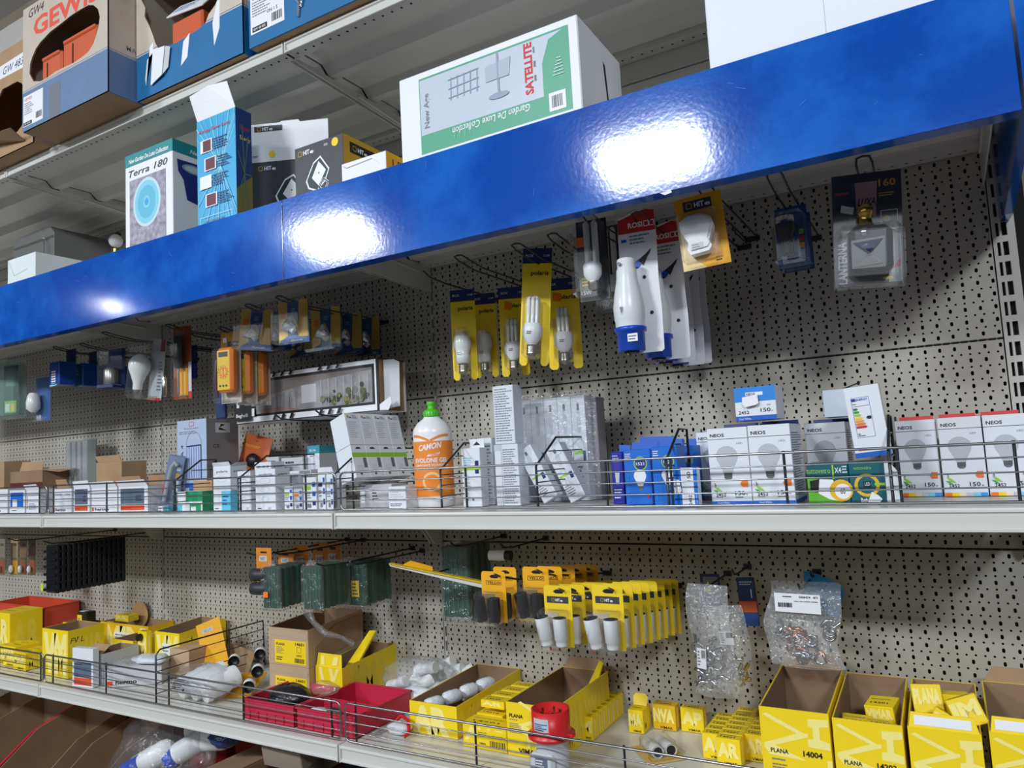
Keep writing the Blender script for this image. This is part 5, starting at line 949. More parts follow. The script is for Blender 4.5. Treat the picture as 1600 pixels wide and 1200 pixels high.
# leaning bundle of slim cartons on a low box
t, m, w, h = small_box('low_box', 'low white box under the leaning bundle of cartons', 562, 612, 757, -.28, .06, mat('grey_white_card', (196, 196, 200), .5)); f, r, l, tp = faces(m, w, .06, h); f.rect(w*.04, h*.2, w*.16, h*.8, WHITE); f.rows(w*.4, h*.3, w*.2, h*.4, 3, BLACK, 1); m.obj('box_body', t); hl = h
t, m, w, h = small_box('low_box', 'small white box lying left of the bottle foot', 607, 634, 760, -.345, .05, FW); f, r, l, tp = faces(m, w, .05, h); f.rows(w*.1, h*.12, w*.7, h*.16, 2, BLACK, 2); f.rows(w*.1, h*.5, w*.8, h*.4, 4, LGREY, 3); m.obj('box_body', t)
q = atY(556, 755, -.30); cw = .043; hh = .082
for row in range(2):
    for k in range(4):
        a = 1.38; t = thing('slim_carton', 'white lamp carton with green stripe, %s row of the leaning bundle, %s' % (('lower', 'upper')[row], ('leftmost', 'second', 'third', 'next to the bottle')[k]), 'light bulb box', (0, 0, 0), 0, 'leaning bundle of lamp cartons')
        base = Matrix.Translation((q.x+.030, -.330, MZ+hl+.020)) @ Matrix.Rotation(a, 4, 'Z') @ Matrix.Rotation(.03, 4, 'Y') @ Matrix.Rotation(-.30, 4, 'X')
        t.matrix_world = base @ Matrix.Translation((k*cw, 0, row*(hh+.0008)))
        m = M(); m.box((0, 0, 0), (cw-.0008, .06, hh), FW, .0008); f = Face(m, (0, 0, 0), (1, 0, 0), (0, 0, 1)); w = cw-.0008
        if row == 0: f.rect(0, hh*.62, w, hh*.76, LIME); f.poly([(w*.3, hh*.88), (w*.7, hh*.88), (w*.6, hh*.93), (w*.4, hh*.93)], BLACK); f.rect(w*.7, hh*.3, w*.92, hh*.6, SCP); bulb_print(f, w*.4, hh*.3, w*.2, c=BWL)
        else: f.rect(w*.15, hh*.85, w*.28, hh*.93, GLD); f.rect(w*.3, hh*.84, w*.45, hh*.88, BLUE); f.rows(w*.15, hh*.2, w*.6, hh*.55, 8, LGREY, 2); f.rows(w*.5, hh*.83, w*.4, hh*.1, 3, GREY, 1)
        m.obj('box_body', t)

# ---------------- middle bay of the middle shelf
def pbox(label, pa, pb, pt, Y, d, top=None, txt='polaris', cyan=False, grp=None, z=MZ, side=True, open_flap=False, rz=0):
    t, m, w, h = small_box('bulb_box', label, pa, pb, pt, Y, d, FW, z=z, cat='light bulb box', rz=rz); f, r, l, tp = faces(m, w, d, h)
    f.text(txt, w*.2, h-.016, .006, BLACK, w=w*.66, bold=.01); f.line(0, h-.019, w, h-.019, .0004, LGREY)
    for k in range(3): f.loop([(w*.5+w*.28*math.cos(i*PI/5)*(1-k*.2), h*(.72-k*.22)+h*.07*math.sin(i*PI/5)) for i in range(10)], .0004, GREY)
    f.rows(w*.1, h*.04, w*.3, .005, 1, BLACK, 3); f.text('E27', w*.65, h*.04, .005, GREY, bold=0)
    if cyan: f.rect(w*.5, 0, w, h*.45, mat('sky_cyan_ink', (100, 196, 228), .4)); f.rows(w*.55, h*.12, w*.4, h*.25, 3, BLUE, 5); r.rect(0, 0, d*.5, h*.45, mat('sky_cyan_ink'))
    r.text(txt, d*.2, h-.016, .005, BLACK, w=d*.6, bold=.01); m.obj('box_body', t)
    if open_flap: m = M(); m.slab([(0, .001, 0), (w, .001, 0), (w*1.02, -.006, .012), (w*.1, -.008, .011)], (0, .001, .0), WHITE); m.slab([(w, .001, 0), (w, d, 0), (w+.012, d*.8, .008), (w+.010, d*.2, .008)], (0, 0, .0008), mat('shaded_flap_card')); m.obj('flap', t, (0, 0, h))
    return t
pbox('white box with cyan corner and open top flap, first of the small bulb boxes', 333, 360, 729, -.34, .055, cyan=True, open_flap=True)
pbox('narrow white box with line drawings, second of the small bulb boxes', 371, 392, 736, -.345, .05)
pbox('white box with spiral bulb drawings, widest of the small bulb boxes', 399, 430, 733, -.345, .05)
pbox('white bulb box with the name on its shaded side, behind the widest one', 452, 468, 736, -.26, .04)
pbox('small white bulb box lying on top of the second box', 398, 424, 722, -.22, .05, txt='D C E')
for k, (pa, pb, pt, Y, c, lb) in enumerate(((444, 457, 760, -.33, LIME, 'small pale box with coloured spots, left of the energy class box'), (459, 472, 762, -.33, ORANGE, 'small grey box with orange mark behind the wire front'), (474, 494, 746, -.345, LIME, 'white box with lime and blue energy stripes'), (497, 508, 738, -.345, DBLUE, 'narrow white box with vertical dark lettering'), (510, 520, 740, -.345, LGREY, 'rightmost narrow white box before the basket joint'))):
    t, m, w, h = small_box('bulb_box', lb, pa, pb, pt, Y, .045, FW if k != 1 else LGREY, cat='light bulb box'); f, r, l, tp = faces(m, w, .045, h)
    f.rect(w*.05, h*.62, w*.6, h*.74, c)
    for i in range(3): f.rect(w*.7, h*(.15+.28*i), w*.95, h*(.3+.28*i), (DBLUE, BLUE, BLUE)[i])
    f.rows(w*.1, h*.35, w*.5, h*.2, 3, GREY, k); f.rect(w*.3, h*.08, w*.6, h*.2, GREY); m.obj('box_body', t)
    if k == 3: m = M(); m.slab([(0, 0, 0), (w*2.2, 0, 0), (w*2.1, -.003, .012), (w*.2, -.003, .012)], (0, .001, 0), WHITE); m.obj('flap', t, (0, 0, h))
t, m, w, h = small_box('bulb_box', 'small teal topped grey box high at the back, right of the orange card', 481, 500, 696, -.12, .07, mat('teal_print_card', (60, 150, 170), .5)); f, r, l, tp = faces(m, w, .07, h); f.rect(0, 0, w, h*.86, FW); f.text('BLUE', w*.2, h*.9, .006, WHITE, w=w*.5); f.rows(w*.2, h*.8, w*.5, .006, 1, GREY, 1); r.rect(0, 0, .07, h*.86, LGREY); m.obj('box_body', t)
for k, (pa, pb, pt, Y, lb) in enumerate(((416, 436, 714, -.12, 'pale box with rounded print in the back row of bulb boxes'), (440, 474, 715, -.14, 'grey white box in the back row under the teal topped box'), (467, 486, 734, -.2, 'white box in the second row with half a name visible'))):
    t, m, w, h = small_box('bulb_box', lb, pa, pb, pt, Y, .05, LGREY if k < 2 else FW, cat='light bulb box'); f, r, l, tp = faces(m, w, .05, h); f.rows(w*.2, h*.85, w*.6, h*.1, 1, BLACK, k); f.rows(w*.2, h*.3, w*.6, h*.4, 4, GREY, k+2); m.obj('box_body', t)
# tall lamp box
Yt = -.25; x0, x1 = sx(277, 325, Yt, 720); w = x1-x0; h = sh(300, 656, Yt)
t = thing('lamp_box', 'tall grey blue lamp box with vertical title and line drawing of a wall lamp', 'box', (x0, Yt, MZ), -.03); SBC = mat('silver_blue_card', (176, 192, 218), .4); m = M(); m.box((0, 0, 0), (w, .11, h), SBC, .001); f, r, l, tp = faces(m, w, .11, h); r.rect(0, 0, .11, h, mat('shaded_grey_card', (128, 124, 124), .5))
f.loop([(w*.42, h*.93), (w*.58, h*.93), (w*.58, h*.975), (w*.42, h*.975)], .0015, RED); f.text('BobQuadro', w*.25, h*.895, .006, GREY, w=w*.5, bold=0); f.rows(w*.08, h*.84, w*.8, .010, 2, GREY, 1); f.text('ANDROMEDA 4', w*.22, h*.06, .012, BLACK, w=h*.66, rot=PI/2, bold=0)
f.loop([(w*.3+w*.28+w*.26*math.cos(a*PI/8), h*.70+w*.32*math.sin(a*PI/8)) for a in range(0, 9)], .0012, GREY); f.line(w*.33, h*.70, w*.82, h*.71, .004, DBLUE)
for k in range(6): f.line(w*(.34+k*.08), h*.33, w*(.34+k*.08), h*.69, .0013, BLUE)
f.line(w*.82, h*.33, w*.82, h*.70, .0035, DBLUE); f.rect(w*.28, h*.24, w*.7, h*.29, BLUE)
r.rect(.03, h*.84, .08, h*.95, LGREY); r.poly([(.04, h*.87), (.05, h*.94), (.065, h*.93), (.045, h*.9), (.07, h*.86)], BLACK); r.text('CE', .022, h*.67, .011, BLACK, w=.022, bold=0); r.rows(.02, h*.5, .02, .008, 1, BLACK, 4); r.poly([(.066, h*.49), (.075, h*.52), (.085, h*.49)], BLACK); m.obj('box_body', t)
# orange card leaning at the back
q = atY(358, 712, -.14); t = thing('orange_pack', 'orange card with a black knob leaning against the back panel', 'pack', (q.x, -.14, MZ+.028), rot=(-.15, .22, 0)); OC = mat('burnt_orange_card', (196, 98, 52), .5); hq = sh(380, 686, -.14)
m = M(); m.box((0, 0, 0), (.12, .0015, hq), OC, .0005); f = Face(m, (0, 0, 0), (1, 0, 0), (0, 0, 1)); f.poly([(.045, hq*.93), (.055, hq*.9), (.065, hq*.93), (.055, hq*.91)], BLACK); f.rows(.01, hq*.8, .07, .008, 2, AMBER, 2); m.obj('card', t); m = M(); m.ball((.075, -.016, hq*.62), .024, BPL, 16, (1, .7, .9)); m.obj('knob', t)
# green roll box, amber box
t, m, w, h = small_box('green_box', 'white and green box in front of the tall lamp box', 277, 316, 768, -.345, .05, WHITE); f, r, l, tp = faces(m, w, .05, h); GRN = mat('leaf_green_card', (40, 150, 100), .45); f.rect(w*.35, h*.5, w, h, GRN); f.rect(w*.5, 0, w*.95, h*.42, GRN); r.rect(0, 0, .05, h, GRN); f.rect(w*.55, .003, w*.75, h*.25, WHITE); f.rect(0, 0, w*.2, h*.35, mat('sky_cyan_ink')); m.obj('box_body', t)
t, m, w, h = small_box('tan_box', 'small tan box with a blue end, behind the green and white box', 302, 331, 751, -.27, .03, mat('tan_card', (190, 150, 104), .6)); m.box((-.018, -.001, h*.35), (0, .02, h*.75), BLUE, .001); m.obj('box_body', t)
for k, (pa, pb, lb) in enumerate(((247, 254, 'tiny white box, left of two behind the wires'), (256, 263, 'tiny teal and white box, right of two behind the wires'))):
    t, m, w, h = small_box('tiny_box', lb, pa, pb, 791, -.37, .02, FW if k == 0 else mat('teal_print_card')); f, r, l, tp = faces(m, w, .02, h); f.rows(w*.2, h*.2, w*.6, h*.6, 2, GREY, k); m.obj('box_body', t)
# leaning long blister
q = atY(233, 780, -.33); t = thing('long_blister', 'long clear blister with a grey handle, leaning left of the tall lamp box', 'blister pack', (q.x, -.30, MZ+.002), rot=(-.05, .18, .35)); hq = .165; m = M(); m.box((0, 0, 0), (.055, .003, hq), mat('grey_blue_card', (110, 130, 160), .4), .001); f = Face(m, (0, 0, 0), (1, 0, 0), (0, 0, 1)); f.rect(.0, .05, .02, .075, RED)
for k in range(4): f.rect(.034, .06+k*.02, .048, .072+k*.02, (WHITE, LGREY, GLD, LGREY)[k])
m.obj('card', t); m = M(); m.tube([(.02, -.012, .03), (.022, -.014, .08), (.026, -.014, .13), (.034, -.014, .145), (.042, -.012, .135)], .006, mat('mid_grey_plastic', (160, 166, 172), .3), 8); m.obj('handle', t); m = M(); clampbox(m, .062, .024, hq+.006, -.002, .0275, -.0005); m.obj('blister', t)
# white boxes at the left
def printed(label, pa, pb, pt, Y, d, kind, z=MZ, flap=0):
    t, m, w, h = small_box('switch_box', label, pa, pb, pt, Y, d, FW, z=z); f, r, l, tp = faces(m, w, d, h)
    SL = mat('slate_print', (96, 110, 130), .4); OR2 = mat('red_orange_print', (226, 84, 44), .4)
    if kind == 'slate': f.rect(w*.08, h*.32, w*.88, h*.92, SL); f.rect(w*.08, h*.08, w*.88, h*.26, OR2); f.rows(w*.14, h*.84, w*.7, h*.06, 1, BLACK, 1); f.rows(w*.6, h*.42, w*.2, h*.25, 3, BLACK, 2); f.text('hermo', w*.12, h*.13, h*.08, DRD, w=w*.3)
    elif kind == 'text': f.rect(w*.02, h*.06, w*.1, h*.2, OR2); f.text('hermo', w*.14, h*.08, h*.11, BLACK, w=w*.55, bold=.03)
    elif kind == 'blue': f.rect(w*.06, h*.3, w*.9, h*.9, SB); f.rect(w*.2, h*.1, w*.5, h*.6, WHITE); f.rows(w*.2, h*.1, w*.4, h*.08, 1, BLACK, 1)
    elif kind == 'lines': f.rect(w*.06, h*.2, w*.1, h*.75, RED); f.rows(w*.2, h*.15, w*.6, h*.3, 4, GREY, 4)
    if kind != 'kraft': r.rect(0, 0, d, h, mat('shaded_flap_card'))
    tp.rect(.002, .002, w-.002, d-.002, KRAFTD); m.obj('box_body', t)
    if flap: 
        m = M(); m.slab([(0, .0, 0), (w, 0, 0), (w*.98, -.012*flap, .020), (w*.05, -.012*flap, .018)], (0, .001, 0), WHITE); m.slab([(.004, d-.002, 0), (w-.004, d-.002, 0), (w-.01, d-.012, .03), (.01, d-.012, .03)], (0, .001, 0), KRAFT); m.obj('flap', t, (0, 0, h))
    return t, w, h
printed('white box with slate and orange front, rightmost of the open boxes at the left', 185, 231, 760, -.335, .10, 'slate', flap=1)
printed('white box with a lettered front, second of the open boxes', 143, 183, 762, -.335, .09, 'text', flap=1)
printed('narrow box with slate panel between two lettered boxes', 115, 140, 761, -.340, .12, 'slate', flap=.5)
printed('white box with lettered front, first right of the basket joint', 83, 112, 764, -.335, .13, 'text')
printed('small white box with red bar at the far left, beside the joint', 41, 62, 766, -.34, .1, 'lines', flap=1)
printed('blue and white box at the far left of the middle shelf', 15, 39, 766, -.34, .1, 'blue')
printed('white box cut by the left edge of the photo on the middle shelf', -22, 12, 765, -.34, .1, 'text')
t, m, w, h = small_box('kraft_box', 'brown open box behind the white lettered boxes', 150, 190, 722, -.185, .09, KRAFT); m.obj('box_body', t); m = M(); m.slab([(0, 0, 0), (w*.9, 0, 0), (w*.85, -.004, .022), (-.02, -.002, .022)], (0, .0015, 0), KRAFT); m.obj('flap', t, (w*.1, 0, h))
t, m, w, h = small_box('kraft_box', 'brown box with dark maroon side at the far left behind the white ones', 16, 66, 736, -.17, .1, KRAFTD); f, r, l, tp = faces(m, w, .1, h); f.rect(0, 0, w, h*.7, mat('dark_maroon_card', (92, 28, 34), .6)); m.obj('box_body', t); m = M(); m.slab([(w, 0, 0), (w+.06, .03, -.01), (w+.07, .09, .0), (w, .09, .0)], (0, 0, .0015), KRAFT); m.slab([(w*.3, .0, 0), (w, 0, 0), (w, .004, .03), (w*.35, .004, .035)], (0, .0015, 0), KRAFT); m.obj('flap', t, (0, 0, h))
t, m, w, h = small_box('kraft_box', 'brown upright flap box at the far left edge of the middle shelf', -20, 6, 722, -.16, .1, KRAFT); m.obj('box_body', t)
t, m, w, h = small_box('clear_profile', 'clear ribbed plastic pack standing upright at the back, left side', 103, 136, 689, -.07, .03, clear('ribbed_clear', (200, 206, 212), gl=.12, op=.45)); m.obj('clear_tube', t); m = M(); m.box((w+.001, .0, 0), (w+.055, .004, h), mat('grey_green_sheet', (118, 126, 122), .4), .001)
for k in range(3): m.cyl((w*(.25+.25*k), -.003, .002), (w*(.25+.25*k), -.003, h-.004), .004, MATS['ribbed_clear'], n=8)
m.obj('backing_sheet', t)
m = M(); q = atY(75, 752, -.26); m.cyl((q.x-.02, -.225, MZ+.05), (q.x+.02, -.20, MZ+.065), .014, PVC, n=16); m.cyl((q.x-.021, -.2256, MZ+.0497), (q.x-.025, -.228, MZ+.0485), .010, BPL, n=14); m.lathe((q.x, -.212, MZ), [(.02, 0), (.012, .01), (.010, .05)], BPL, 12); tag(m.obj('lamp_holder'), 'white and black lamp holder lying on the boxes at the left', 'lamp holder')
# ------------------------------------------------------------ goods on the lower shelf
LZ = ZL+.0012
VY = mat('switch_box_yellow', (246, 214, 24), .45); VP = mat('switch_box_pale', (250, 234, 138), .45); VPS = mat('switch_box_side_pale', (247, 222, 70), .45); VYS = mat('switch_box_deep_yellow', (232, 186, 20), .5)
def lx(px, Y, py=1120): return atY(px, py, Y).x
def lh(px, py, Y, z=LZ): return atY(px, py, Y).z-z
def open_box(name, label, x, y, z, w, d, h, outer, rz=0, inner=KRAFTD, cat='carton', flaps='', grp=None, dh=0, prints=None, side=None, t_=.002):
    t = thing(name, label, cat, (x, y, z), rz, grp); m = M(); k = t_; hb = h+dh
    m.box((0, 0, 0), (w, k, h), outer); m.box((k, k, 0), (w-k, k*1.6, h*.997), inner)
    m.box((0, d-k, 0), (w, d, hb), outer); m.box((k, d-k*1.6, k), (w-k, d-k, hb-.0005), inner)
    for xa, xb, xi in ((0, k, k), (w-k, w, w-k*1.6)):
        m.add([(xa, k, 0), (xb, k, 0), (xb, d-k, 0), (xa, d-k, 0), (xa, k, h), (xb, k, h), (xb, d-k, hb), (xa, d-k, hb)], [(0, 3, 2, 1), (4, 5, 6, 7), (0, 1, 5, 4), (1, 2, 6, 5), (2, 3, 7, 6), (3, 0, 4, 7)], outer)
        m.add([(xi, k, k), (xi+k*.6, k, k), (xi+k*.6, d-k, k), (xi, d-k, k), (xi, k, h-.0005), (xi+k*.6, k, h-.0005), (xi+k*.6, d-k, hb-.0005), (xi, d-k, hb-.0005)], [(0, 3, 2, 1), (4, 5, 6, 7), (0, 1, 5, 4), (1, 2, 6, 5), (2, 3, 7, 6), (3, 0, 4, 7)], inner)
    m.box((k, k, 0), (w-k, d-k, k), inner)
    f, r, l, tp = faces(m, w, d, h)
    if prints: prints(f, r, l, w, d, h)
    m.obj('box_body', t)
    if 'b' in flaps: m = M(); m.slab([(.004, d-.001, hb), (w-.004, d-.001, hb), (w-.018, d+.003, hb+.025), (.018, d+.003, hb+.025)], (0, .0015, 0), KRAFT); m.obj('flap', t)
    if 'f' in flaps: m = M(); m.slab([(.002, .001, h), (w-.002, .001, h), (w-.008, .006, h+.022), (.006, .006, h+.022)], (0, .0012, 0), outer); fz = Face(m, (0, .0008, h), (1, 0, 0), (0, .22, 1)); fz.rect(w*.1, .004, w*.88, .018, WHITE); m.obj('flap', t)
    if 'r' in flaps: m = M(); m.slab([(w, .004, h), (w, d-.004, hb), (w+.018, d-.02, hb-.006), (w+.018, .02, h-.006)], (0, 0, .0015), outer); m.obj('flap', t)
    if 'k' in flaps: m = M(); m.slab([(.002, .002, h), (w-.002, .002, h), (w-.004, .03, h+.020), (.004, .03, h+.020)], (0, .001, .001), KRAFT); m.obj('flap', t)
    return t
def big_m(f, x, z, s, mt):     # pale sideways letters of the printed pattern
    f.poly([(x, z+s*1.0), (x+s*.1, z+s*1.05), (x+s*1.05, z+s*.62), (x+s*.9, z+s*.58), (x+s*.2, z+s*.9)], mt); f.poly([(x, z+s*.32), (x+s*.0, z+s*.2), (x+s*1.05, z+s*.58), (x+s*1.05, z+s*.66), (x+s*.85, z+s*.66)], mt)
    f.poly([(x+s*.02, z+s*.2), (x+s*.12, z+s*.06), (x+s*1.0, z+s*.02), (x+s*.7, z+s*.12), (x+s*.15, z+s*.34)], mt)
def plana(num, sub='14x'):
    def P_(f, r, l, w, d, h):
        s = w*.62; big_m(f, w*.04, h-s*1.18, s, VP)
        f.poly([(w*.70, h-.012), (w*.99, h-.010), (w*.99, h-.022), (w*.86, h-.024), (w*.86, h-.044), (w*.99, h-.048), (w*.99, h-.060), (w*.68, h-.058), (w*.68, h-.046), (w*.76, h-.044), (w*.76, h-.026), (w*.70, h-.024)], VP)
        f.text('PLANA', w*.13, h*.51, h*.048, BLACK, w=w*.26, bold=.03); f.text(num, w*.60, h*.51, h*.060, BLACK, w=w*.27, bold=.03); f.rows(w*.14, h*.42, w*.2, .006, 1, GREY, 2); f.rows(w*.14, h*.20, w*.3, h*.2, 6, SCP, 3)
        a, b = w*.66, h*.12; f.loop([(a, b), (a+w*.1, b-h*.03), (a+w*.2, b), (a+w*.2, b+h*.22), (a+w*.1, b+h*.26), (a, b+h*.22)], .0005, BLACK); f.line(a+w*.1, b-h*.03, a+w*.1, b+h*.2, .0005, BLACK); f.loop([(a, b+h*.22), (a+w*.1, b+h*.2), (a+w*.2, b+h*.22), (a+w*.1, b+h*.26)], .0005, BLACK)
        f.rows(w*.14, h*.07, w*.42, h*.06, 1, BLACK, 8); f.rect(w*.93, h*.3, w, h*.5, VP)
    return P_
YB = -.30
hb1 = lh(1245, 1110, YB)
xs_ = [(1190, 1298, '14004', 'upright open yellow box numbered 14004, empty', 'b'), (1303, 1412, '14203', 'upright open yellow box numbered 14203 holding a few small boxes', ''), (1420, 1535, '14008', 'upright open yellow box numbered 14008, overfilled, its front flap lifted', 'f'), (1547, 1660, '14011', 'upright open yellow box cut off by the right edge of the photo', 'bf')]
bxs = []
for k, (pa, pb, num, lb, fl) in enumerate(xs_):
    x0, x1 = lx(pa, YB, 1160), lx(pb, YB, 1160); h = lh((pa+pb)/2, (1110, 1128, 1142, 1150)[k], YB); bxs.append((x0, x1-x0, h))
    open_box('yellow_box', lb, x0, YB, LZ, x1-x0, .225, h, VY, flaps=fl, dh=.012, prints=plana(num), grp='row of upright yellow boxes')
def vbox(label, x, y, z, w, d, h, rz=0, grp=None, rot=None, big='VIMAR', num='14201', lab=True, col=None, front=True):
    t = thing('switch_box', label, 'small yellow box', (x, y, z), rz, grp, rot=rot); m = M(); m.box((0, 0, 0), (w, d, h), col or VY, .0008); f, r, l, tp = faces(m, w, d, h)
    V, F_, W_ = text_polys(big, .06, 0); f.text(big, w*.04, h*.34, h*.5, VP, w=w*.9, bold=.06)
    if lab: f.text('VIMAR', w*.3, h*.05, h*.10, BLACK, w=w*.55, bold=.02)
    r.text(big, d*.06, h*.1, h*.7, VPS, w=d*.86, bold=.04) if d > .03 else r.rect(d*.3, h*.1, d*.6, h*.9, VP)
    tp.text(num, w*.15, d*.3, min(.006, d*.3), BLACK, w=w*.6, bold=.02); tp.rows(w*.1, d*.62, w*.7, min(.006, d*.25), 1, SCP, 2); m.obj('box_body', t); return t
# loose boxes inside the open ones
(xa_, wa_, ha_), (xb_, wb_, hb_) = bxs[1], bxs[2]
for k, (dx, dy, dz, a, b, lb) in enumerate(((.022, .03, .040, .1, .05, 'small yellow box in the box numbered 14203, at its left'), (.055, .10, .058, -.2, .12, 'small yellow box in the box numbered 14203, lying highest'), (.062, .025, .047, .25, -.1, 'small yellow box in the box numbered 14203, near its front'))):
    vbox(lb, xa_+dx-.012, YB+dy, LZ+ha_-.065-.005+dz*.6, .048, .045, .03, rot=(b, a*.4, a), grp='loose boxes in the 14203 box')
m = M(); m.box((xa_+.008, YB+.008, LZ+.004), (xa_+wa_-.008, YB+.21, LZ+ha_-.074), VYS, .004); tag(m.obj('filling_boxes'), 'layer of small yellow boxes filling the 14203 box below its loose ones', 'small yellow boxes')
m = M(); m.box((xb_+.008, YB+.008, LZ+.004), (xb_+wb_-.008, YB+.21, LZ+hb_-.035), VYS, .004); tag(m.obj('filling_boxes'), 'small yellow boxes packed inside the overfilled 14008 box', 'small yellow boxes')
for k, (dx, dy, dz, ry, rz_, txt, lb) in enumerate(((.008, .085, .0, -.06, .1, 'PLANA', 'small yellow box reading its series name, at the left in the overfilled box'), (.020, .035, -.012, .5, -.1, 'IM', 'tilted yellow box in front, sticking out of the overfilled box'), (.050, .10, .030, 1.62, .05, 'VIMAR', 'yellow box standing on end, highest in the overfilled box'), (.072, .035, -.004, -.35, .15, 'IM', 'tilted yellow box at the right in the overfilled box'))):
    vbox(lb, xb_+dx, YB+dy, LZ+hb_-.005+dz, .045, .024, .045, rot=(-.25, ry, rz_), grp='loose boxes in the 14008 box', big=txt, lab=False)
# rows of small boxes, each box standing behind the next
def row(px, pyb, n, w, d, h, gap, group, first, rest, skew=0, Yend=None, num='14201', big='AR', col=None, lastlab=None):
    p = atZ(px, pyb, LZ); out = []
    for k in range(n):
        lab_ = first if k == 0 else rest
        o = vbox(lab_, p.x+skew*k*(d+gap), p.y+k*(d+gap), LZ, w, d, h, grp=group, big=big, num=num, col=col) if k < 2 else dup(out[1], (p.x+skew*k*(d+gap), p.y+k*(d+gap), LZ))
        out.append(o)
    return p
row(1099, 1184, 5, .048, .0245, .048, .0008, 'left small box row by the 14004 box', 'front box of the left row of small yellow boxes numbered 14201', 'small yellow box numbered 14201 behind the front one of the left row')
row(1121, 1194, 6, .046, .0245, .050, .0008, 'middle small box row by the 14004 box', 'front box of the middle row of small yellow boxes, nearest the shelf edge', 'small yellow box numbered 14201 behind the front one of the middle row', skew=.0)
row(1166, 1188, 4, .040, .0245, .050, .0008, 'right small box row touching the 14004 box', 'front box of the short row squeezed against the 14004 box', 'small yellow box behind the front one, squeezed against the 14004 box')
row(906, 1154, 7, .032, .0245, .047, .0008, 'row of small boxes running back to the panel', 'front box of the long row standing alone left of the empty gap', 'small yellow box in the long row left of the empty gap', big='M', num='14220')
p = atZ(983, 1144, LZ); vbox('single small yellow box with its lid flap open', p.x, p.y, LZ, .034, .05, .048, big='MA'); m = M(); m.slab([(p.x+.002, p.y+.03, LZ+.0492), (p.x+.032, p.y+.03, LZ+.0492), (p.x+.034, p.y+.038, LZ+.066), (p.x+.028, p.y+.040, LZ+.072), (p.x+.006, p.y+.040, LZ+.072), (p.x, p.y+.038, LZ+.066)], (0, .001, 0), VY)
o = m.obj('flap'); o.parent = bpy.data.objects['switch_box.%03d' % max(int(q.name.split('.')[1]) for q in bpy.data.objects if q.name.startswith('switch_box.'))]; o.location = -Vector(o.parent.location)
p = atZ(1021, 1138, LZ); vbox('deep amber small box with its back to the front, beside the open single box', p.x, p.y, LZ, .052, .03, .052, big='NVA', col=VYS)
p = atZ(1065, 1142, LZ); vbox('yellow small box, right of the deep amber one', p.x, p.y, LZ, .050, .025, .050, big='AP')
p = atZ(1145, 1148, LZ); [vbox(('small yellow box behind the middle row, front of two', 'small yellow box behind the middle row, rear of two')[k], p.x+.008, -.060+k*.027, LZ, .042, .025, .048) for k in range(2)]
# lying twin plug card
p = atZ(1035, 1182, LZ); t = thing('adapter_pack', 'opened card lying flat with two white cylindrical adapters on it', 'adapter pack', (p.x, p.y, LZ), .75); m = M(); m.box((-.04, -.03, 0), (.04, .065, .0015), mat('dull_amber_card', (214, 178, 96), .5), .0005); f = Face(m, (-.04, -.03, .0015), (1, 0, 0), (0, 1, 0)); f.loop([(.01, .01), (.07, .01), (.07, .03), (.01, .03)], .0012, mat('brown_ink', (110, 80, 30), .5)); m.obj('card', t)
for dx in (-.014, .014):
    m = M(); m.lathe((dx, -.012, .0145), [(.0125, 0), (.0125, .03), (.0118, .031), (.0118, .042), (.0105, .056)], PVC, 20, ax=(0, 1, 0)); m.cyl((dx, -.0125, .0145), (dx, -.0118, .0145), .0095, BPL if dx > 0 else DSTEEL, n=16); m.lathe((dx, -.013, .0145), [(.0125, 0), (.0125, .001), (.0100, .001)], PVC, 18, ax=(0, 1, 0), caps=False)
    if dx < 0: m.cyl((dx, -.014, .0145), (dx, -.0122, .0145), .004, BPL, n=10)
    m.obj('adapter', t)
m = M(); clampbox(m, .06, .06, .030, .002, 0, .05); m.obj('blister', t)
# CEE plug standing at the rail
CR_ = mat('cee_red', (206, 34, 40), .35); CG_ = mat('cee_grey', (196, 200, 206), .4)
YC = -.352; p = atY(862, 1150, YC); w_ = atY(888, 1130, YC).x-atY(834, 1130, YC).x; r_ = w_/2*.98; zt = atY(860, 1106, YC).z-LZ; zf = atY(860, 1147, YC).z-LZ
t = thing('industrial_plug', 'red and grey five pin industrial plug standing upright behind the wire rail', 'plug', (p.x, YC, LZ))
m = M(); m.lathe((0, 0, 0), [(r_*1.02, zf-.004), (r_*1.22, zf-.002), (r_*1.24, zf+.004), (r_*1.02, zf+.008), (r_, zf+.012), (r_, zt), (r_*.9, zt), (r_*.88, zt-.018), (.001, zt-.018)], CR_, 32, caps=False); m.box((r_*.9, -.008, zf), (r_*1.32, .008, zf+.008), CR_, .002); m.obj('collar', t)
for k in range(5): m = M(); a = .4+k*2*PI/5; m.cyl((r_*.52*math.cos(a), r_*.52*math.sin(a), zt-.018), (r_*.52*math.cos(a), r_*.52*math.sin(a), zt-.003), .0024 if k else .003, BRASS, n=10); m.obj('pin', t)
m = M(); m.lathe((0, 0, 0), [(r_*.80, 0), (r_*.86, .004), (r_*.88, zf*.55), (r_*.78, zf-.016), (r_*.95, zf-.008), (r_*1.0, zf-.004)], CG_, 26); m.box((-r_*.9, -r_*.98, .0), (r_*.55, -r_*.4, zf*.62), CG_, .006); f = Face(m, (-r_*.5, -r_*.98, zf*.18), (1, 0, 0), (0, 0, 1)); f.rect(0, 0, r_*.7, zf*.34, mat('slate_print')); f.rows(.001, .001, r_*.6, zf*.3, 4, WHITE, 3); m.obj('body', t)
m = M(); V = []
def cyl_patch(m, r, a0, a1, z0, z1, mt, n=6): m.add([(r*math.sin(a0+(a1-a0)*i/n), -r*math.cos(a0+(a1-a0)*i/n), z) for i in range(n+1) for z in (z0, z1)], [(2*i, 2*i+2, 2*i+3, 2*i+1) for i in range(n)], mt)
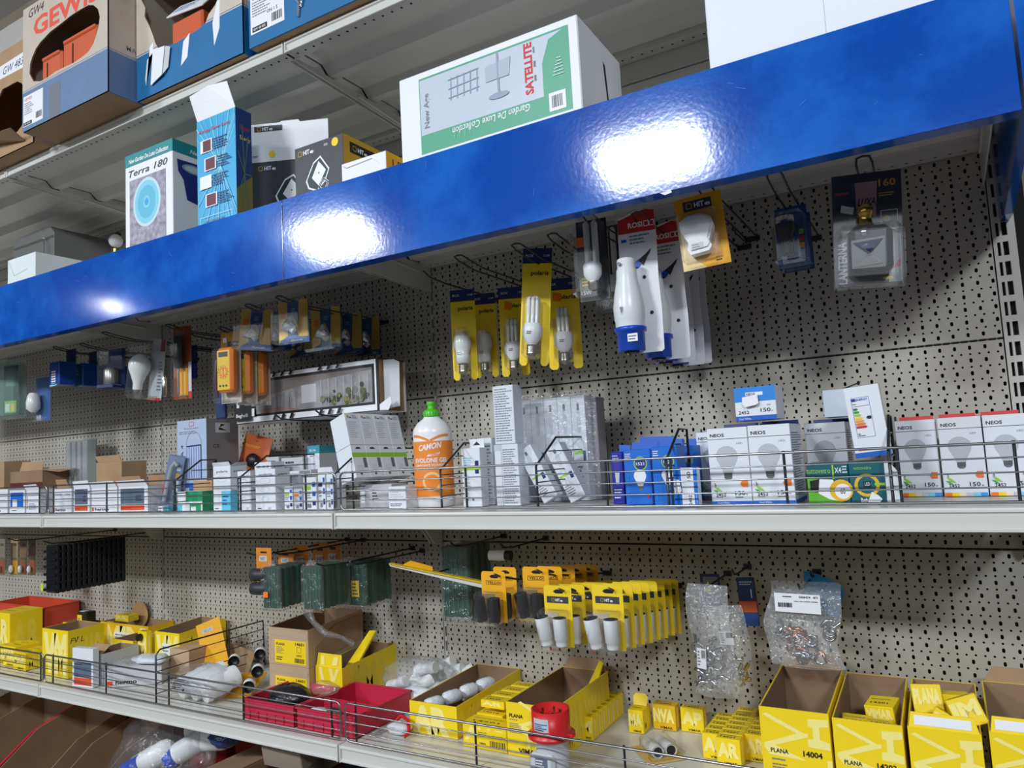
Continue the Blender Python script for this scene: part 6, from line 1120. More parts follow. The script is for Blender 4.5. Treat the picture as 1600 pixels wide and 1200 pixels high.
cyl_patch(m, r_*1.01, -.55, .35, zf+.016, zt-.010, LGREY); 
for k in range(4): cyl_patch(m, r_*1.02, -.48, (.1, .25, .0, .28)[k], zf+.018+k*.0035, zf+.020+k*.0035, (BLACK, BLUE, GREY, BLUE)[k], 4)
m.obj('rating_label', t)
# PLANA long open box, stacked label boxes, tray of wrapped tubes
def p_plana(f, r, l, w, d, h):
    big_m(f, w*.25, h*.40, w*.55, VP); f.text('PLANA', w*.06, h*.72, h*.07, BLACK, w=w*.28, bold=.03); f.rows(w*.06, h*.66, w*.25, .004, 1, GREY, 1); f.rows(w*.06, h*.42, w*.25, h*.2, 6, GREY, 4)
    f.text('PRO', w*.4, h*.2, h*.3, VP, w=w*.6, bold=.06); f.text('VIMAR', w*.22, h*.06, h*.10, BLACK, w=w*.4, bold=.03); r.text('VIMAR VIMAR', d*.03, h*.1, h*.7, VPS, w=d*.9, bold=.05)
p1 = Vector((lx(793, -.318, 1170), -.318, LZ)); w_ = lx(872, -.318, 1180)-p1.x; h_ = lh(800, 1098, -.318)
open_box('yellow_box', 'long open yellow box with brown inside, right behind the red plug', p1.x, p1.y+.002, LZ, w_, .265, h_, VY, prints=p_plana, flaps='b', dh=.0)
m = M(); m.slab([(p1.x+w_*.55, -.12, LZ+h_*.3), (p1.x+w_*.85, -.13, LZ+h_*.35), (p1.x+w_*.92, -.06, LZ+h_*1.15), (p1.x+w_*.82, -.05, LZ+h_*1.2)], (.002, .004, .002), VY); o = m.obj('folded_carton'); tag(o, 'folded flat yellow carton sticking up inside the long open box', 'folded carton')
p = Vector((lx(724, -.315, 1160), -.315, LZ))
t = vbox('yellow box with order label and barcode, left of the long open box', p.x, p.y, LZ, p1.x-p.x-.003, .05, .050, big='ANC', lab=False); m = M(); f = Face(m, (0, -.0003, 0), (1, 0, 0), (0, 0, 1)); w = p1.x-p.x-.003; f.rect(w*.32, .002, w*.99, .040, VY); f.text('14004.17', w*.62, .026, .005, BLACK, w=w*.3, bold=.02); f.bars(w*.62, .008, w*.33, .012, BLACK, 14); f.rows(w*.36, .028, w*.2, .008, 2, SCP, 2); f.text('VIMAR', w*.38, .010, .004, BLACK, bold=.02); m.obj('order_label', t)
for k in range(5): vbox('yellow box %s between the wrapped tubes and long open box' % ('nearest the front, lying', 'second from the front, lying', 'third from the front, lying', 'fourth from the front, lying', 'rearmost, lying')[k], p.x+.002, p.y+.053+k*.036, LZ, .066, .034, .052+.004*(k % 3), grp='lying yellow boxes', num='14210', big='ARM')
for k in range(4): vbox('small yellow box on the top layer, %s' % ('beside the order label', 'one step back', 'two steps back', 'farthest back')[k], p.x+.012+.004*k, p.y+.056+k*.037, LZ+.0645, .060, .032, .016, grp='top layer of yellow boxes', num='14220', big='AR', lab=False)
pt_ = Vector((lx(637, -.30, 1140), -.30, LZ)); w_ = p.x-pt_.x-.032; h_ = lh(660, 1100, -.30)
open_box('yellow_tray', 'open yellow tray of white wrapped tubes behind the wire front', pt_.x, pt_.y+.01, LZ, w_, .285, h_, VY, prints=lambda f, r, l, w, d, h: (f.text('AR', w*.05, h*.1, h*.75, VP, w=w*.8, bold=.08), r.text('VIMAR', d*.02, h*.1, h*.7, VPS, w=d*.8, bold=.05)), dh=.006)
WR = mat('white_wrap', (226, 230, 236), .35, bump=.3, bscale=70)
for k in range(4):
    m = M(); m.lathe((pt_.x+.022+.012*k, pt_.y+.035+k*.055, LZ+h_*.72), [(.004, 0), (.014, .006), (.016, .02), (.015, .04), (.009, .050)], WR, 12, ax=(.5, 1, .05)); f = Face(m, (pt_.x+.02+.012*k, pt_.y+.04+k*.055, LZ+h_*.72+.0165), (.5, 1, 0), (-1, .5, 0)); f.rows(.004, -.004, .03, .008, 2, SCP, k)
    tag(m.obj('wrapped_tube'), 'white wrapped tube in the yellow tray, %s' % ('nearest the front', 'second from the front', 'third from the front', 'farthest back')[k], 'wrapped tube', 'wrapped tubes in the tray')
# small red strap and white bag before the tray
def bag(name, label, cat, c, r, sc, mt, seed, rot=(0, 0, 0), n=18, amp=.16, grp=None):
    rn = random.Random(seed); m = M(); h = n//2; rg = []
    ph = [rn.uniform(0, 6) for _ in range(6)]
    for k in range(h+1):
        t_ = PI*k/h; row_ = []
        for i in range(n):
            a = 2*PI*i/n; q = 1+amp*(.5*math.sin(3*a+ph[0]+t_*2)+.4*math.sin(5*a+ph[1]-t_*3)+.35*math.sin(7*t_+ph[2]+a*2))+rn.uniform(-amp, amp)*.25
            row_.append((r*sc[0]*q*math.sin(t_)*math.cos(a), r*sc[1]*q*math.sin(t_)*math.sin(a), -r*sc[2]*math.cos(t_)*(1+rn.uniform(-.05, .05))))
        rg.append(row_)
    m.rings(rg, mt, False); o = m.obj(name, None, c, rot=rot); return tag(o, label, cat, grp) if label else o
p = atZ(620, 1150, LZ); bag('small_bag', 'small crumpled white bag with a red strap beside the red bins', 'bag', (p.x, p.y+.01, LZ+.0135), .030, (1, .7, .45), WR, 3)
m = M(); m.tube([(p.x-.028, p.y+.02, LZ+.014), (p.x-.01, p.y+.03, LZ+.034), (p.x+.02, p.y+.018, LZ+.030), (p.x+.036, p.y+.0, LZ+.012), (p.x+.03, p.y-.012, LZ+.006)], .0045, CR_, 6); tag(m.obj('red_strap'), 'red strap looped over the small white bag', 'strap')
p = atZ(592, 1145, LZ); m = M(); m.box((p.x-.012, p.y-.01, LZ), (p.x+.010, p.y+.014, LZ+.003), clear('sachet_film', gl=.2, op=.35), .001); f = Face(m, (p.x-.01, p.y-.008, LZ+.003), (1, 0, 0), (0, 1, 0)); f.text('e', .003, .004, .012, SKY); tag(m.obj('sachet'), 'tiny clear sachet with a blue mark, right of the red bins', 'sachet')
# big bag of white fittings
c = atZ(640, 1100, LZ); t = thing('bag_of_fittings', 'clear bag bulging with white conduit fittings between the yellow boxes', 'bag', (c.x, c.y+.025, LZ), .1); rn = random.Random(4)
for k in range(30):
    m = M(); a = rn.uniform(-.6, 1.2); b = rn.uniform(-.2, .5); L_ = .055; x = rn.uniform(-.075, .085); y = rn.uniform(-.02, .10); z = .016+rn.uniform(0, .058)*(1-abs(x)/.14); d_ = Vector((math.cos(a), math.sin(a), b)).normalized()
    m.lathe((x, y, z), [(.0145, 0), (.0145, .016), (.0125, .017), (.0125, .038), (.0145, .039), (.0145, L_)], PVC, 14, ax=d_); m.obj('fitting', t)
o = bag('bag_film', None, None, (0, .02, .050), .095, (1.05, .72, .56), BAG2, 8, n=22); o.parent = t
o = bag('white_wrap', None, None, (.03, -.04, .024), .045, (1.1, .5, .6), mat('milky_bag', (222, 228, 236), .3, bump=.5, bscale=60), 12); o.parent = t
# ---------------- red bins
RB = mat('raspberry_bin_plastic', (196, 42, 70), .4)
def bin_(label, x, y, z, w, d, h, rz=0, mt=None, name='storage_bin', grp=None):
    mt = mt or RB; t = thing(name, label, 'bin', (x, y, z), rz, grp); m = M(); k = .0022
    for q in (((0, 0, 0), (w, k, h)), ((0, d-k, 0), (w, d, h)), ((0, 0, 0), (k, d, h)), ((w-k, 0, 0), (w, d, h)), ((0, 0, 0), (w, d, k))): m.box(*q, mt, .0006)
    m.obj('bin_body', t); m = M()
    for q in (((-.003, -.003, h-.003), (w+.003, .003, h+.001)), ((-.003, d-.003, h-.003), (w+.003, d+.003, h+.001)), ((-.003, 0, h-.003), (.003, d, h+.001)), ((w-.003, 0, h-.003), (w+.003, d, h+.001)), ((-.0015, -.0015, h*.45), (w+.0015, .0, h*.5))): m.box(*q, mt, .0008)
    m.obj('rim', t)
    for i in range(5): m = M(); m.box((w*(.12+.17*i), -.0022, h*.06), (w*(.12+.17*i)+.0015, .0002, h*.44), mt); m.obj('rib', t)
    return t
xa = lx(382, -.378, 1120); xb = lx(460, -.378, 1140); xc = lx(470, -.378, 1140); xd = lx(556, -.378, 1155); hr = lh(400, 1094, -.378)
bin_('raspberry red storage bin holding a black part in clear bag, left of two', xa, -.378, LZ, xb-xa, .15, hr, 0)
t2_ = bin_('raspberry red storage bin with small sachets and divider, right of two', xb+.009, -.378, LZ, xd-xb-.009, .20, hr, 0)
m = M(); m.box((.003, .085, .002), (xd-xb-.012, .087, hr*.95), RB); m.obj('divider', t2_)
c = ((xa+xb)/2, -.31); bag('black_part', 'black plastic part wrapped in clear film on top of the left red bin', 'part in bag', (c[0], c[1], LZ+hr*.80), .055, (1.1, .85, .62), mat('dark_wrapped_plastic', (34, 36, 42), .25, bump=.5, bscale=40), 5, amp=.1)
bag('bag_film_piece', 'loose shiny clear film lying over the two red bins', 'plastic film', (xb+.02, -.30, LZ+hr+.022), .035, (1.2, .7, .5), BAG, 9)
bag('white_sachet', 'white sachet inside the right red bin', 'sachet', (xb+.05, -.345, LZ+.028), .028, (1.2, .7, .5), WR, 2); bag('dark_sachet', 'dark speckled sachet beside the white one in the right red bin', 'sachet', (xb+.085, -.335, LZ+.03), .022, (1, .8, .6), mat('speckled_sachet', (90, 80, 84), .3, bump=.5), 6)
# brown cartons with yellow labels and the yellow box beside them
YK = -.235; x0 = lx(421, YK, 1060); x1 = lx(483, YK, 1060); wK = x1-x0; hA_ = lh(450, 1040, YK); hB_ = lh(450, 982, YK)-hA_
def brown_label(f, r, l, w, d, h):
    f.rect(w*.16, h*.06, w*.94, h*.68, YEL); f.text('PLANA', w*.2, h*.53, h*.07, BLACK, w=w*.22, bold=.03); f.text('14601', w*.68, h*.56, h*.08, BLACK, w=w*.22, bold=.03); f.rows(w*.2, h*.3, w*.22, h*.2, 5, SCP, 1); f.text('20PZ', w*.7, h*.27, h*.05, BLACK, w=w*.14); f.bars(w*.66, h*.1, w*.24, h*.12, BLACK, 12); f.rows(w*.2, h*.12, w*.22, h*.12, 2, BLACK, 3); f.loop([(w*.72, h*.38), (w*.82, h*.38), (w*.82, h*.52), (w*.72, h*.52)], .0006, BLACK)
    f.poly([(w*.02, h*.8), (w*.98, h*.75), (w*.98, h*.9), (w*.02, h*.95)], mat('faded_kraft_print', (186, 160, 134), .8))
KL = mat('light_kraft', (190, 160, 128), .8, noise=.1)
def closed_brown(f, r, l, w, d, h): brown_label(f, r, l, w, d, h)
t = thing('brown_carton', 'brown carton with yellow label, lower one of the stacked pair', 'carton', (x0, YK, LZ)); m = M(); m.box((0, 0, 0), (wK, .21, hA_-.001), KL, .001); f, r, l, tp = faces(m, wK, .21, hA_-.001); brown_label(f, r, l, wK, .21, hA_*1.0); m.obj('box_body', t)
open_box('brown_carton', 'open brown carton with yellow label numbered 14601, stacked on its twin', x0, YK, LZ+hA_, wK, .21, hB_, KL, prints=brown_label, dh=.012)
m = M(); m.slab([(x0+wK+.001, YK+.02, LZ+hA_+hB_*.5), (x0+wK+.001, YK+.10, LZ+hA_+hB_*.95), (x0+wK+.001, YK+.20, LZ+hA_+hB_), (x0+wK+.001, YK+.20, LZ+hA_+hB_*.3), (x0+wK+.001, YK+.02, LZ+hA_+hB_*.1)], (.0012, 0, 0), KRAFT); tag(m.obj('cardboard_piece'), 'piece of brown card tucked against the open brown carton', 'cardboard')
def p_146(f, r, l, w, d, h):
    for a in (.12, .5): f.poly([(w*a, h*.97), (w*(a+.13), h*.97), (w*(a+.2), h*.62), (w*(a+.08), h*.62)], VP)
    f.poly([(w*.62, h*.62), (w*.72, h*.62), (w*.9, h*.97), (w*.78, h*.97)], VP); f.text('PLANA', w*.08, h*.44, h*.055, BLACK, w=w*.26, bold=.03); f.text('14641.01', w*.42, h*.44, h*.06, BLACK, w=w*.48, bold=.03); f.rows(w*.1, h*.14, w*.3, h*.24, 6, SCP, 2); f.loop([(w*.7, h*.14), (w*.84, h*.14), (w*.84, h*.3), (w*.7, h*.3)], .0004, GREY)
    r.text('VIMA', d*.05, h*.1, h*.8, mat('ochre_side_print', (238, 206, 60), .5), w=d*.8, bold=.05)
x2 = lx(491, YK+.02, 1060); w2 = lx(532, YK+.02, 1060)-x2; h2 = lh(510, 1042, YK+.02)
open_box('yellow_box', 'open yellow box numbered 14641.01, beside the stacked brown cartons', max(x2, x0+wK+.004), YK+.02, LZ, w2, .215, h2, VY, prints=p_146, dh=.012, flaps='')
xq = max(x2, x0+wK+.004); m = M(); m.slab([(xq+.002, YK+.0215, LZ+h2), (xq+w2-.002, YK+.0215, LZ+h2), (xq+w2-.006, YK+.026, LZ+h2+.032), (xq+.005, YK+.026, LZ+h2+.032)], (0, .0012, 0), VY); f = Face(m, (xq, YK+.021, LZ+h2), (1, 0, 0), (0, .14, 1)); f.poly([(w2*.2, .004), (w2*.34, .004), (w2*.3, .026), (w2*.18, .026)], VP); f.poly([(w2*.6, .004), (w2*.8, .006), (w2*.84, .026), (w2*.66, .026)], VP)
tag(m.obj('raised_lid'), 'raised front lid of the yellow box numbered 14641.01', 'box lid')
m = M(); m.slab([(xq+w2*.55, YK+.07, LZ+h2*.72), (xq+w2*.95, YK+.07, LZ+h2*.75), (xq+w2*1.0, YK+.16, LZ+h2+.062), (xq+w2*.75, YK+.16, LZ+h2+.060)], (.001, -.006, .004), VY); tag(m.obj('folded_carton'), 'flattened yellow carton leaning out of the box numbered 14641.01', 'folded carton')
# socket packs on the shelf left of the brown cartons
def sock(label, px, py, Y, L=.04, ax=(.75, -.75, .05), r=.016, z=None, black=True):
    p = atY(px, py, Y); m = M(); d_ = Vector(ax).normalized(); m.lathe(p-d_*L, [(.001, 0), (r, .004), (r, L*.62), (r*.96, L*.63), (r*.98, L)], PVC, 20, ax=d_, caps=False); m.lathe(p, [(r*.98, 0), (r*.98, .0006), (r*.84, .0006), (r*.8, -.012), (.001, -.012)], PVC if not black else BPL, 20, ax=d_, caps=False)
    return tag(m.obj('tube_coupler'), label, 'coupler', 'white couplers in packs')
t = thing('coupler_pack', 'amber card tilted back with white tube couplers in blisters', 'coupler pack', (atY(330, 1050, -.14).x, -.16, LZ), rot=(-.2, -.35, .35)); m = M(); m.box((0, 0, 0), (.085, .0015, .15), AMBER, .0005); f = Face(m, (0, 0, 0), (1, 0, 0), (0, 0, 1)); f.rect(.018, .118, .055, .130, LGREY); f.text('YELLO', .02, .12, .008, SCP, w=.03); m.obj('card', t)
for k, (px, py, Y, lb) in enumerate(((365, 1034, -.24, 'white coupler with dark mouth, upper one at the left of the amber card'), (406, 1023, -.18, 'white coupler with dark mouth, nearest the stacked brown cartons'), (402, 1050, -.26, 'black mouthed coupler below the card edge'), (388, 1074, -.30, 'white coupler low behind the wire front'))): sock(lb, px, py, Y, black=True)
t = thing('coupler_pack', 'second amber card lying low under the couplers', 'coupler pack', (atZ(362, 1085, LZ).x, -.29, LZ+.001), rot=(-1.3, 0, .4)); m = M(); m.box((0, 0, 0), (.075, .0015, .12), AMBER, .0005); m.obj('card', t)
m = M(); q = atY(336, 1010, -.10); m.slab([(q.x-.02, -.10, LZ+.001), (q.x+.15, -.10, LZ+.001), (q.x+.17, -.09, q.z-.005), (q.x+.06, -.09, q.z+.012), (q.x-.01, -.09, q.z-.01)], (0, .002, 0), KRAFTD); tag(m.obj('cardboard_sheet'), 'brown cardboard sheet standing behind the couplers', 'cardboard')
# bag with two rolls of white caps in front
p = atZ(300, 1098, LZ); t = thing('bag_of_tubes', 'clear bag with white ribbed tubes lying against the wire front', 'bag', (p.x, p.y+.02, LZ), .0)
for k, (dx, rr_) in enumerate(((-.055, .03), (.0, .034), (.052, .03))):
    m = M(); pr_ = []
    for i in range(9): pr_ += [(rr_*(1 if i % 2 else .93), i*.012)]
    m.lathe((dx*.9, -.02, rr_*1.0), pr_, PVC, 18, ax=(.25, 1, .28)); m.obj('tube', t)
m = M(); film(m, -.10, .10, -.03, 0, .002, .07, 8, 6, .010); f = Face(m, (-.055, -.042, .035), (1, .0, 0), (0, .4, 1)); f.rows(0, 0, .05, .03, 6, BLACK, 2); f.rect(.045, .0, .052, .006, BLACK); m.obj('bag_film', t); o = bag('bag_folds', None, None, (0, .025, .045), .085, (1.2, .8, .52), BAG, 21, n=20); o.parent = t

# ---------------- left part of the lower shelf
SLT = mat('slate_print')
p = atZ(113, 1072, LZ); ph_ = atY(113, 1012, p.y)
t = thing('switch_box', 'upright white box with slate and orange print at the rail, left bay joint', 'box', (p.x, p.y, LZ), .12); w = .088; h = ph_.z-LZ; m = M(); m.box((0, 0, 0), (w, .02, h), FW, .0008); f, r, l, tp = faces(m, w, .02, h); f.rect(w*.08, h*.25, w*.92, h*.64, SLT); f.rect(w*.08, h*.05, w*.92, h*.24, mat('red_orange_print')); f.rows(w*.12, h*.56, w*.6, h*.05, 1, BLACK, 1); m.obj('box_body', t)
open_box('kraft_tray', 'open white and brown tray with folded kraft lid, behind the slate printed box', p.x+.0, p.y+.035, LZ, .085, .12, h*.80, mat('grey_white_card'), flaps='k', rz=.05)
q = atZ(145, 1080, LZ); t = thing('flat_box', 'low grey box lettered on its side, lying open at the rail', 'box', (q.x+.008, q.y+.03, LZ), .62); m = M(); m.box((0, 0, 0), (.16, .10, .055), mat('grey_white_card'), .001); f, r, l, tp = faces(m, .16, .10, .055); f.text('hermo', .03, .008, .012, BLACK, w=.06, bold=.03); f.rect(.003, .006, .022, .018, mat('red_orange_print')); m.obj('box_body', t)
bag('white_bag', 'crumpled white plastic bag lying on the low grey box', 'bag', (q.x+.085, q.y+.125, LZ+.0665), .05, (1.3, .8, .24), mat('milky_bag'), 31)
bag('clear_bag', 'clear bag with a shiny corner beside the crumpled white one', 'bag', (q.x+.035, q.y+.10, LZ+.066), .035, (1.1, .8, .3), BAG, 33)
q = atZ(203, 1063, LZ); vbox('small yellow box alone in front of the low grey box', q.x+.045, q.y-.02, LZ, .045, .04, .042, rz=.2, big='AR')
q = atZ(290, 1055, LZ); t = thing('tan_box', 'plain pale brown box behind the tall wire divider', 'box', (q.x-.03, -.215, LZ), .05); m = M(); m.box((0, 0, 0), (.085, .09, .085), KL, .001); m.obj('box_body', t)
def p_v(txt, num=None, hand=None):
    def P_(f, r, l, w, d, h):
        f.text(txt, w*.05, h*.12, h*.76, VP, w=w*.9, bold=.08); r.text('VIMAR', d*.04, h*.12, h*.7, VPS, w=d*.9, bold=.06)
        if hand: r.text(hand, d*.06, h*.72, h*.12, BLACK, bold=0, shear=.2)
        if num: f.rect(w*.3, h*.45, w*.62, h*.72, WHITE); f.rows(w*.32, h*.5, w*.28, h*.18, 2, SCP, 2); f.text(num, w*.3, h*.1, h*.08, SCP, w=w*.4)
    return P_
p = atZ(42, 1060, LZ); h = atY(42, 984, p.y).z-LZ; pe = atZ(100, 1072, LZ); open_box('yellow_box', 'tall open yellow box with a handwritten mark on its side, at the left joint', p.x, p.y+.045, LZ, .145, .115, h*.97, VY, prints=p_v('VM', hand='FV L'), flaps='')
p = atZ(16, 1012, LZ); 
vbox('yellow box with white sticker standing left of the tall handwritten one', p.x-.16, -.24, LZ, .07, .07, .125, big='VA')
for k in range(3): vbox('yellow box behind the far left wire front, %s' % ('nearest the joint', 'middle of three', 'farthest left of three')[k], -1.50-.085*k, -.345+.01*k, LZ, .075, .08, .055+.01*(k % 2), grp='yellow boxes at the far left wires', big='MAR')
vbox('big pale yellow box at the far left edge of the photo', -1.80, -.27, LZ, .12, .11, .15, big='AR')
# red orange crate at the back left
t = bin_('orange red plastic crate at the far left back of the lower shelf', -2.06, -.145, LZ, .36, .13, .145, 0, mat('orange_red_plastic', (206, 74, 48), .45), 'plastic_crate')
# back row of long yellow boxes with tape measures
for k, (pa, pb, py, Y, d, txt, lb) in enumerate(((98, 150, 975, -.14, .065, 'MY', 'yellow box in the back row, left of the black tape measure box'), (157, 232, 975, -.10, .095, 'VIM', 'long yellow box in the back row below the little yellow carton'), (176, 208, 1000, -.20, .095, 'AV', 'low yellow tray with torn edge before the back row'))):
    x0, x1 = lx(pa, Y, 1010), lx(pb, Y, 1010); h = lh((pa+pb)/2, py, Y); open_box('yellow_box', lb, x0, Y, LZ, x1-x0, d, h, VY if k != 1 else VYS, prints=p_v(txt, 'x'))
x0 = lx(239, -.19, 1010); w = lx(277, -.19, 1010)-x0; h = lh(258, 988, -.19); open_box('yellow_box', 'long open yellow box running back beside the tall wire divider', x0+.01, -.19, LZ, w+.0, .17, h, VY, prints=p_v('VM', '14641'), dh=.01)
def tape_box(label, px, py, Y, s=.03):
    q = atY(px, py, Y); t = thing('tape_measure_box', label, 'small yellow and black box', (q.x, Y, q.z)); m = M(); m.box((0, 0, 0), (s*1.5, s, s*1.1), BPL, .003); m.box((-.001, -.001, 0), (s*.75, s*.4, s*.8), YEL, .001); f = Face(m, (-.001, -.001, 0), (1, 0, 0), (0, 0, 1)); f.rect(s*.15, s*.2, s*.5, s*.55, mat('faded_pink_print')); m.box((s*.2, s*.1, s*1.1), (s, s*.6, s*1.15), LGREY); m.obj('box_body', t); return t
q = atY(121, 972, -.165); tt = tape_box('black and yellow box standing on the back row of yellow boxes', 121, 968, -.135, .036); tt.location.z = LZ+lh(124, 975, -.14)+.001
o = vbox('little yellow carton lying on the long back row box', lx(180, -.08, 960), -.08, LZ+lh(191, 975, -.10)+.0015, .075, .04, .022, big='AR', lab=False, num='142')
q = atY(214, 1000, -.19); x0 = lx(213, -.2, 1000); o = vbox('yellow box with a black round button, at the right end of the back row', x0+.03, -.215, LZ, .045, .018, .125, big='M', lab=False); m = M(); m.cyl((.018, -.001, .108), (.018, -.012, .108), .011, BPL, n=16); m.obj('button', o)
m = M(); q = atY(214, 945, -.03); m.cyl((q.x, -.02, q.z-.035), (q.x, -.017, q.z-.035), .045, mat('tan_card'), n=28); tag(m.obj('cardboard_disc'), 'brown rounded cardboard flap leaning on the back panel', 'cardboard')
vbox('crushed yellow carton with orange sticker on the tall handwritten box', -1.36, -.29, LZ+.14, .07, .05, .04, rot=(.2, .25, .4), big='', lab=False) if False else None
# ------------------------------------------------------------ goods hanging under the middle shelf
# cards with twin adapters
HY = mat('hang_card_yellow', (240, 206, 36), .45)
def twin(label, px, pt, pb, Y, w, kind, grp=None, rot=None, txt=True):
    x, z, h = spot(px, pt, pb, Y); t = thing('adapter_pack', label, 'adapter pack', (x, Y, z), 0, grp, rot=rot); m = M(); a = w/2
    cc = HY if kind == 'white' else AMBER
    m.slab([(-a, 0, 0), (a, 0, 0), (a, 0, h-.004), (a-.004, 0, h), (-a+.004, 0, h), (-a, 0, h-.004)], (0, .0008, 0), cc); f = Face(m, (-a, 0, 0), (1, 0, 0), (0, 0, 1))
    f.poly([(w*.34, h*.90), (w*.42, h*.87), (w*.68, h*.87), (w*.72, h*.90), (w*.6, h*.93), (w*.5, h*.94), (w*.42, h*.93)], BPL)
    if kind == 'white': f.rect(w*.1, h*.71, w*.88, h*.82, CHAR); hit_logo(f, w*.28, h*.74, h*.045)
    else: f.loop([(w*.2, h*.74), (w*.82, h*.74), (w*.82, h*.82), (w*.2, h*.82)], .0008, BLACK); f.text('YELLO', w*.24, h*.755, h*.05, BLACK, w=w*.54, bold=.02)
    f.rect(0, 0, w*.5, h*.55, mat('milky_card')) if kind == 'white' else f.rect(0, 0, w*.55, h*.55, mat('smoky_print', (150, 130, 90), .4)); m.obj('card', t)
    for s in (-1, 1):
        m = M(); c = (s*a*.52-.003, -.018, h*.05); b = BPL if kind == 'black' else PVC
        ax = Vector((-.12 if s < 0 else .02, -.12, 1)).normalized(); L_ = h*.47
        m.lathe(c, [(.001, 0), (a*.34, 0), (a*.37, .003), (a*.37, L_*.22), (a*.43, L_*.24), (a*.45, L_)], b, 18, ax=ax, caps=False); m.lathe(Vector(c)+ax*L_, [(a*.45, 0), (a*.45, .0005), (a*.37, .0005), (a*.36, -.01), (.001, -.01)], BPL, 18, ax=ax, caps=False); m.obj('adapter', t)
    m = M(); clampbox(m, w*.98, .036, h*.66, -.001, -.002, -.0012); m.obj('blister', t); return t
T1x = spot(873, 915, 1010, -.36)
T1 = twin('yellow card with two white adapters, front of the left white adapter hook', 873, 915, 1010, -.36, .060, 'white')
for k in range(5): dup(T1, (T1x[0], -.30+.06*k, T1x[1]-.050*(.06+.06*k)/.36+.001*(k % 2)), 'adapter card behind the front card on the left white adapter hook', group='rear cards of the left white adapter hook') 
T2 = twin('yellow card with two white adapters, front of the right white adapter hook', 951, 914, 1015, -.37, .062, 'white')
T2x = spot(951, 914, 1015, -.37)
for k in range(7): dup(T2, (T2x[0], -.32+.045*k, T2x[1]-.050*(.05+.045*k)/.37+.001*(k % 2)), 'adapter card seen edge-on behind the front card of the right white adapter hook', group='rear cards of the right white adapter hook')
twin('amber card with two black adapters, leftmost front card under the shelf', 772, 893, 972, -.36, .058, 'black'); twin('amber card with black adapters half hidden behind the leftmost front one', 790, 886, 966, -.26, .058, 'black')
TB = twin('amber card with two black adapters, front card of the second hook', 838, 886, 966, -.33, .060, 'black')
TBx = spot(838, 886, 966, -.33)
for k in range(4): dup(TB, (TBx[0], -.27+.06*k, TBx[1]-.045*(.06+.06*k)/.33+.001*(k % 2)), 'amber adapter card behind the front card of the second black adapter hook', group='rear cards of the second black adapter hook')
for px, py, L, lb in ((873, 920, .38, 'hook with the left column of white adapter cards'), (951, 919, .39, 'hook with the right column of white adapter cards'), (772, 897, .38, 'hook with the leftmost black adapter cards'), (838, 890, .35, 'hook with the second column of black adapter cards')):
    q = atY(px, py, -L); hook(q.x, q.z-.014, L, lb, True, .008, None, .050)
q = atY(790, 868, -.2); m = M(); m.lathe(q, [(.012, 0), (.0125, .022), (.0115, .023), (.0115, .04)], PVC, 16, ax=(-1, -.1, 0)); m.lathe(q, [(.011, 0), (.0115, .014)], BPL, 14, ax=(1, .1, 0)); tag(m.obj('white_adapter'), 'single white adapter with black end hanging high by the green packs', 'adapter')
hook(q.x, q.z+.0145, .22, 'hook behind the single white adapter', True, .005)
# tilted label strip pack
a = atY(608, 882, -.38); b = atY(752, 916, -.24)
t = thing('label_strip_pack', 'long thin yellow and white strip pack jutting out diagonally from a hook', 'strip pack', (0, 0, 0)); m = M(); d_ = (b-a).normalized(); up_ = Vector((0, 0, 1)); sd = d_.cross(up_).normalized()
m.slab([a, b, b+up_*.010, a+up_*.003], sd*.03, WHITE); m.slab([a+up_*.0035, b+up_*.0105, b+up_*.014, a+up_*.006+d_*.01], sd*.034, HY); m.obj('strips', t)
m = M(); m.slab([a+d_*.03+up_*.006, a+d_*.10+up_*.009, a+d_*.10+up_*.018, a+d_*.05+up_*.02], sd*.002, AMBER); m.obj('card_edge', t)
q = atY(650, 905, -.33); hook(q.x, q.z+.002, .33, 'bright single wire under the diagonal strip pack', True, .005)
# green bagged packs
GD = mat('dark_green_plastic', (20, 88, 58), .3); GD2 = mat('deeper_green_plastic', (14, 58, 40), .35)
def green_pack(label, px, pt, pb, Y, w, n, d, grp=None, sticker=False, hk=True):
    x, z, h = spot(px, pt, pb, Y); t = thing('green_strip_pack', label, 'green strip pack', (x, Y, z), .05, grp)
    m = M()
    for k in range(n): 
        m.box((-w/2+(k%2)*.002, k*d, h*.06), (w/2, k*d+d*.6, h*.96), GD if k % 2 else GD2, .002)
        for i in range(6): m.box((-w/2+.004+i*(w-.012)/5, k*d-.0015, h*.1), (-w/2+.007+i*(w-.012)/5, k*d+.0002, h*.92), GD)
    m.obj('strips', t)
    if sticker: m = M(); m.box((w*.05, -.003, h*.25), (w*.3, -.002, h*.6), HY); f = Face(m, (w*.05, -.003, h*.25), (1, 0, 0), (0, 0, 1)); f.rows(.002, .004, w*.2, h*.28, 4, BLACK, 3); m.obj('sticker', t)
    m = M(); m.box((-w/2-.006, -.006, 0), (w/2+.006, n*d+.004, h), BAG, .006); m.slab([(-w*.3, .0, h), (w*.3, 0, h), (w*.15, .0, h+.012), (-w*.15, 0, h+.012)], (0, .001, 0), BAG); m.obj('bag', t); return t
green_pack('bagged dark green plastic strips with an orange tag, frontmost at the left', 424, 884, 955, -.36, .058, 5, .02)
green_pack('bagged dark green strips, second column, its bag tail hanging over the cartons', 488, 883, 957, -.34, .060, 5, .02)
green_pack('bagged dark green strips with a yellow sticker, nearest the strip pack', 548, 878, 950, -.22, .095, 4, .03, sticker=True)
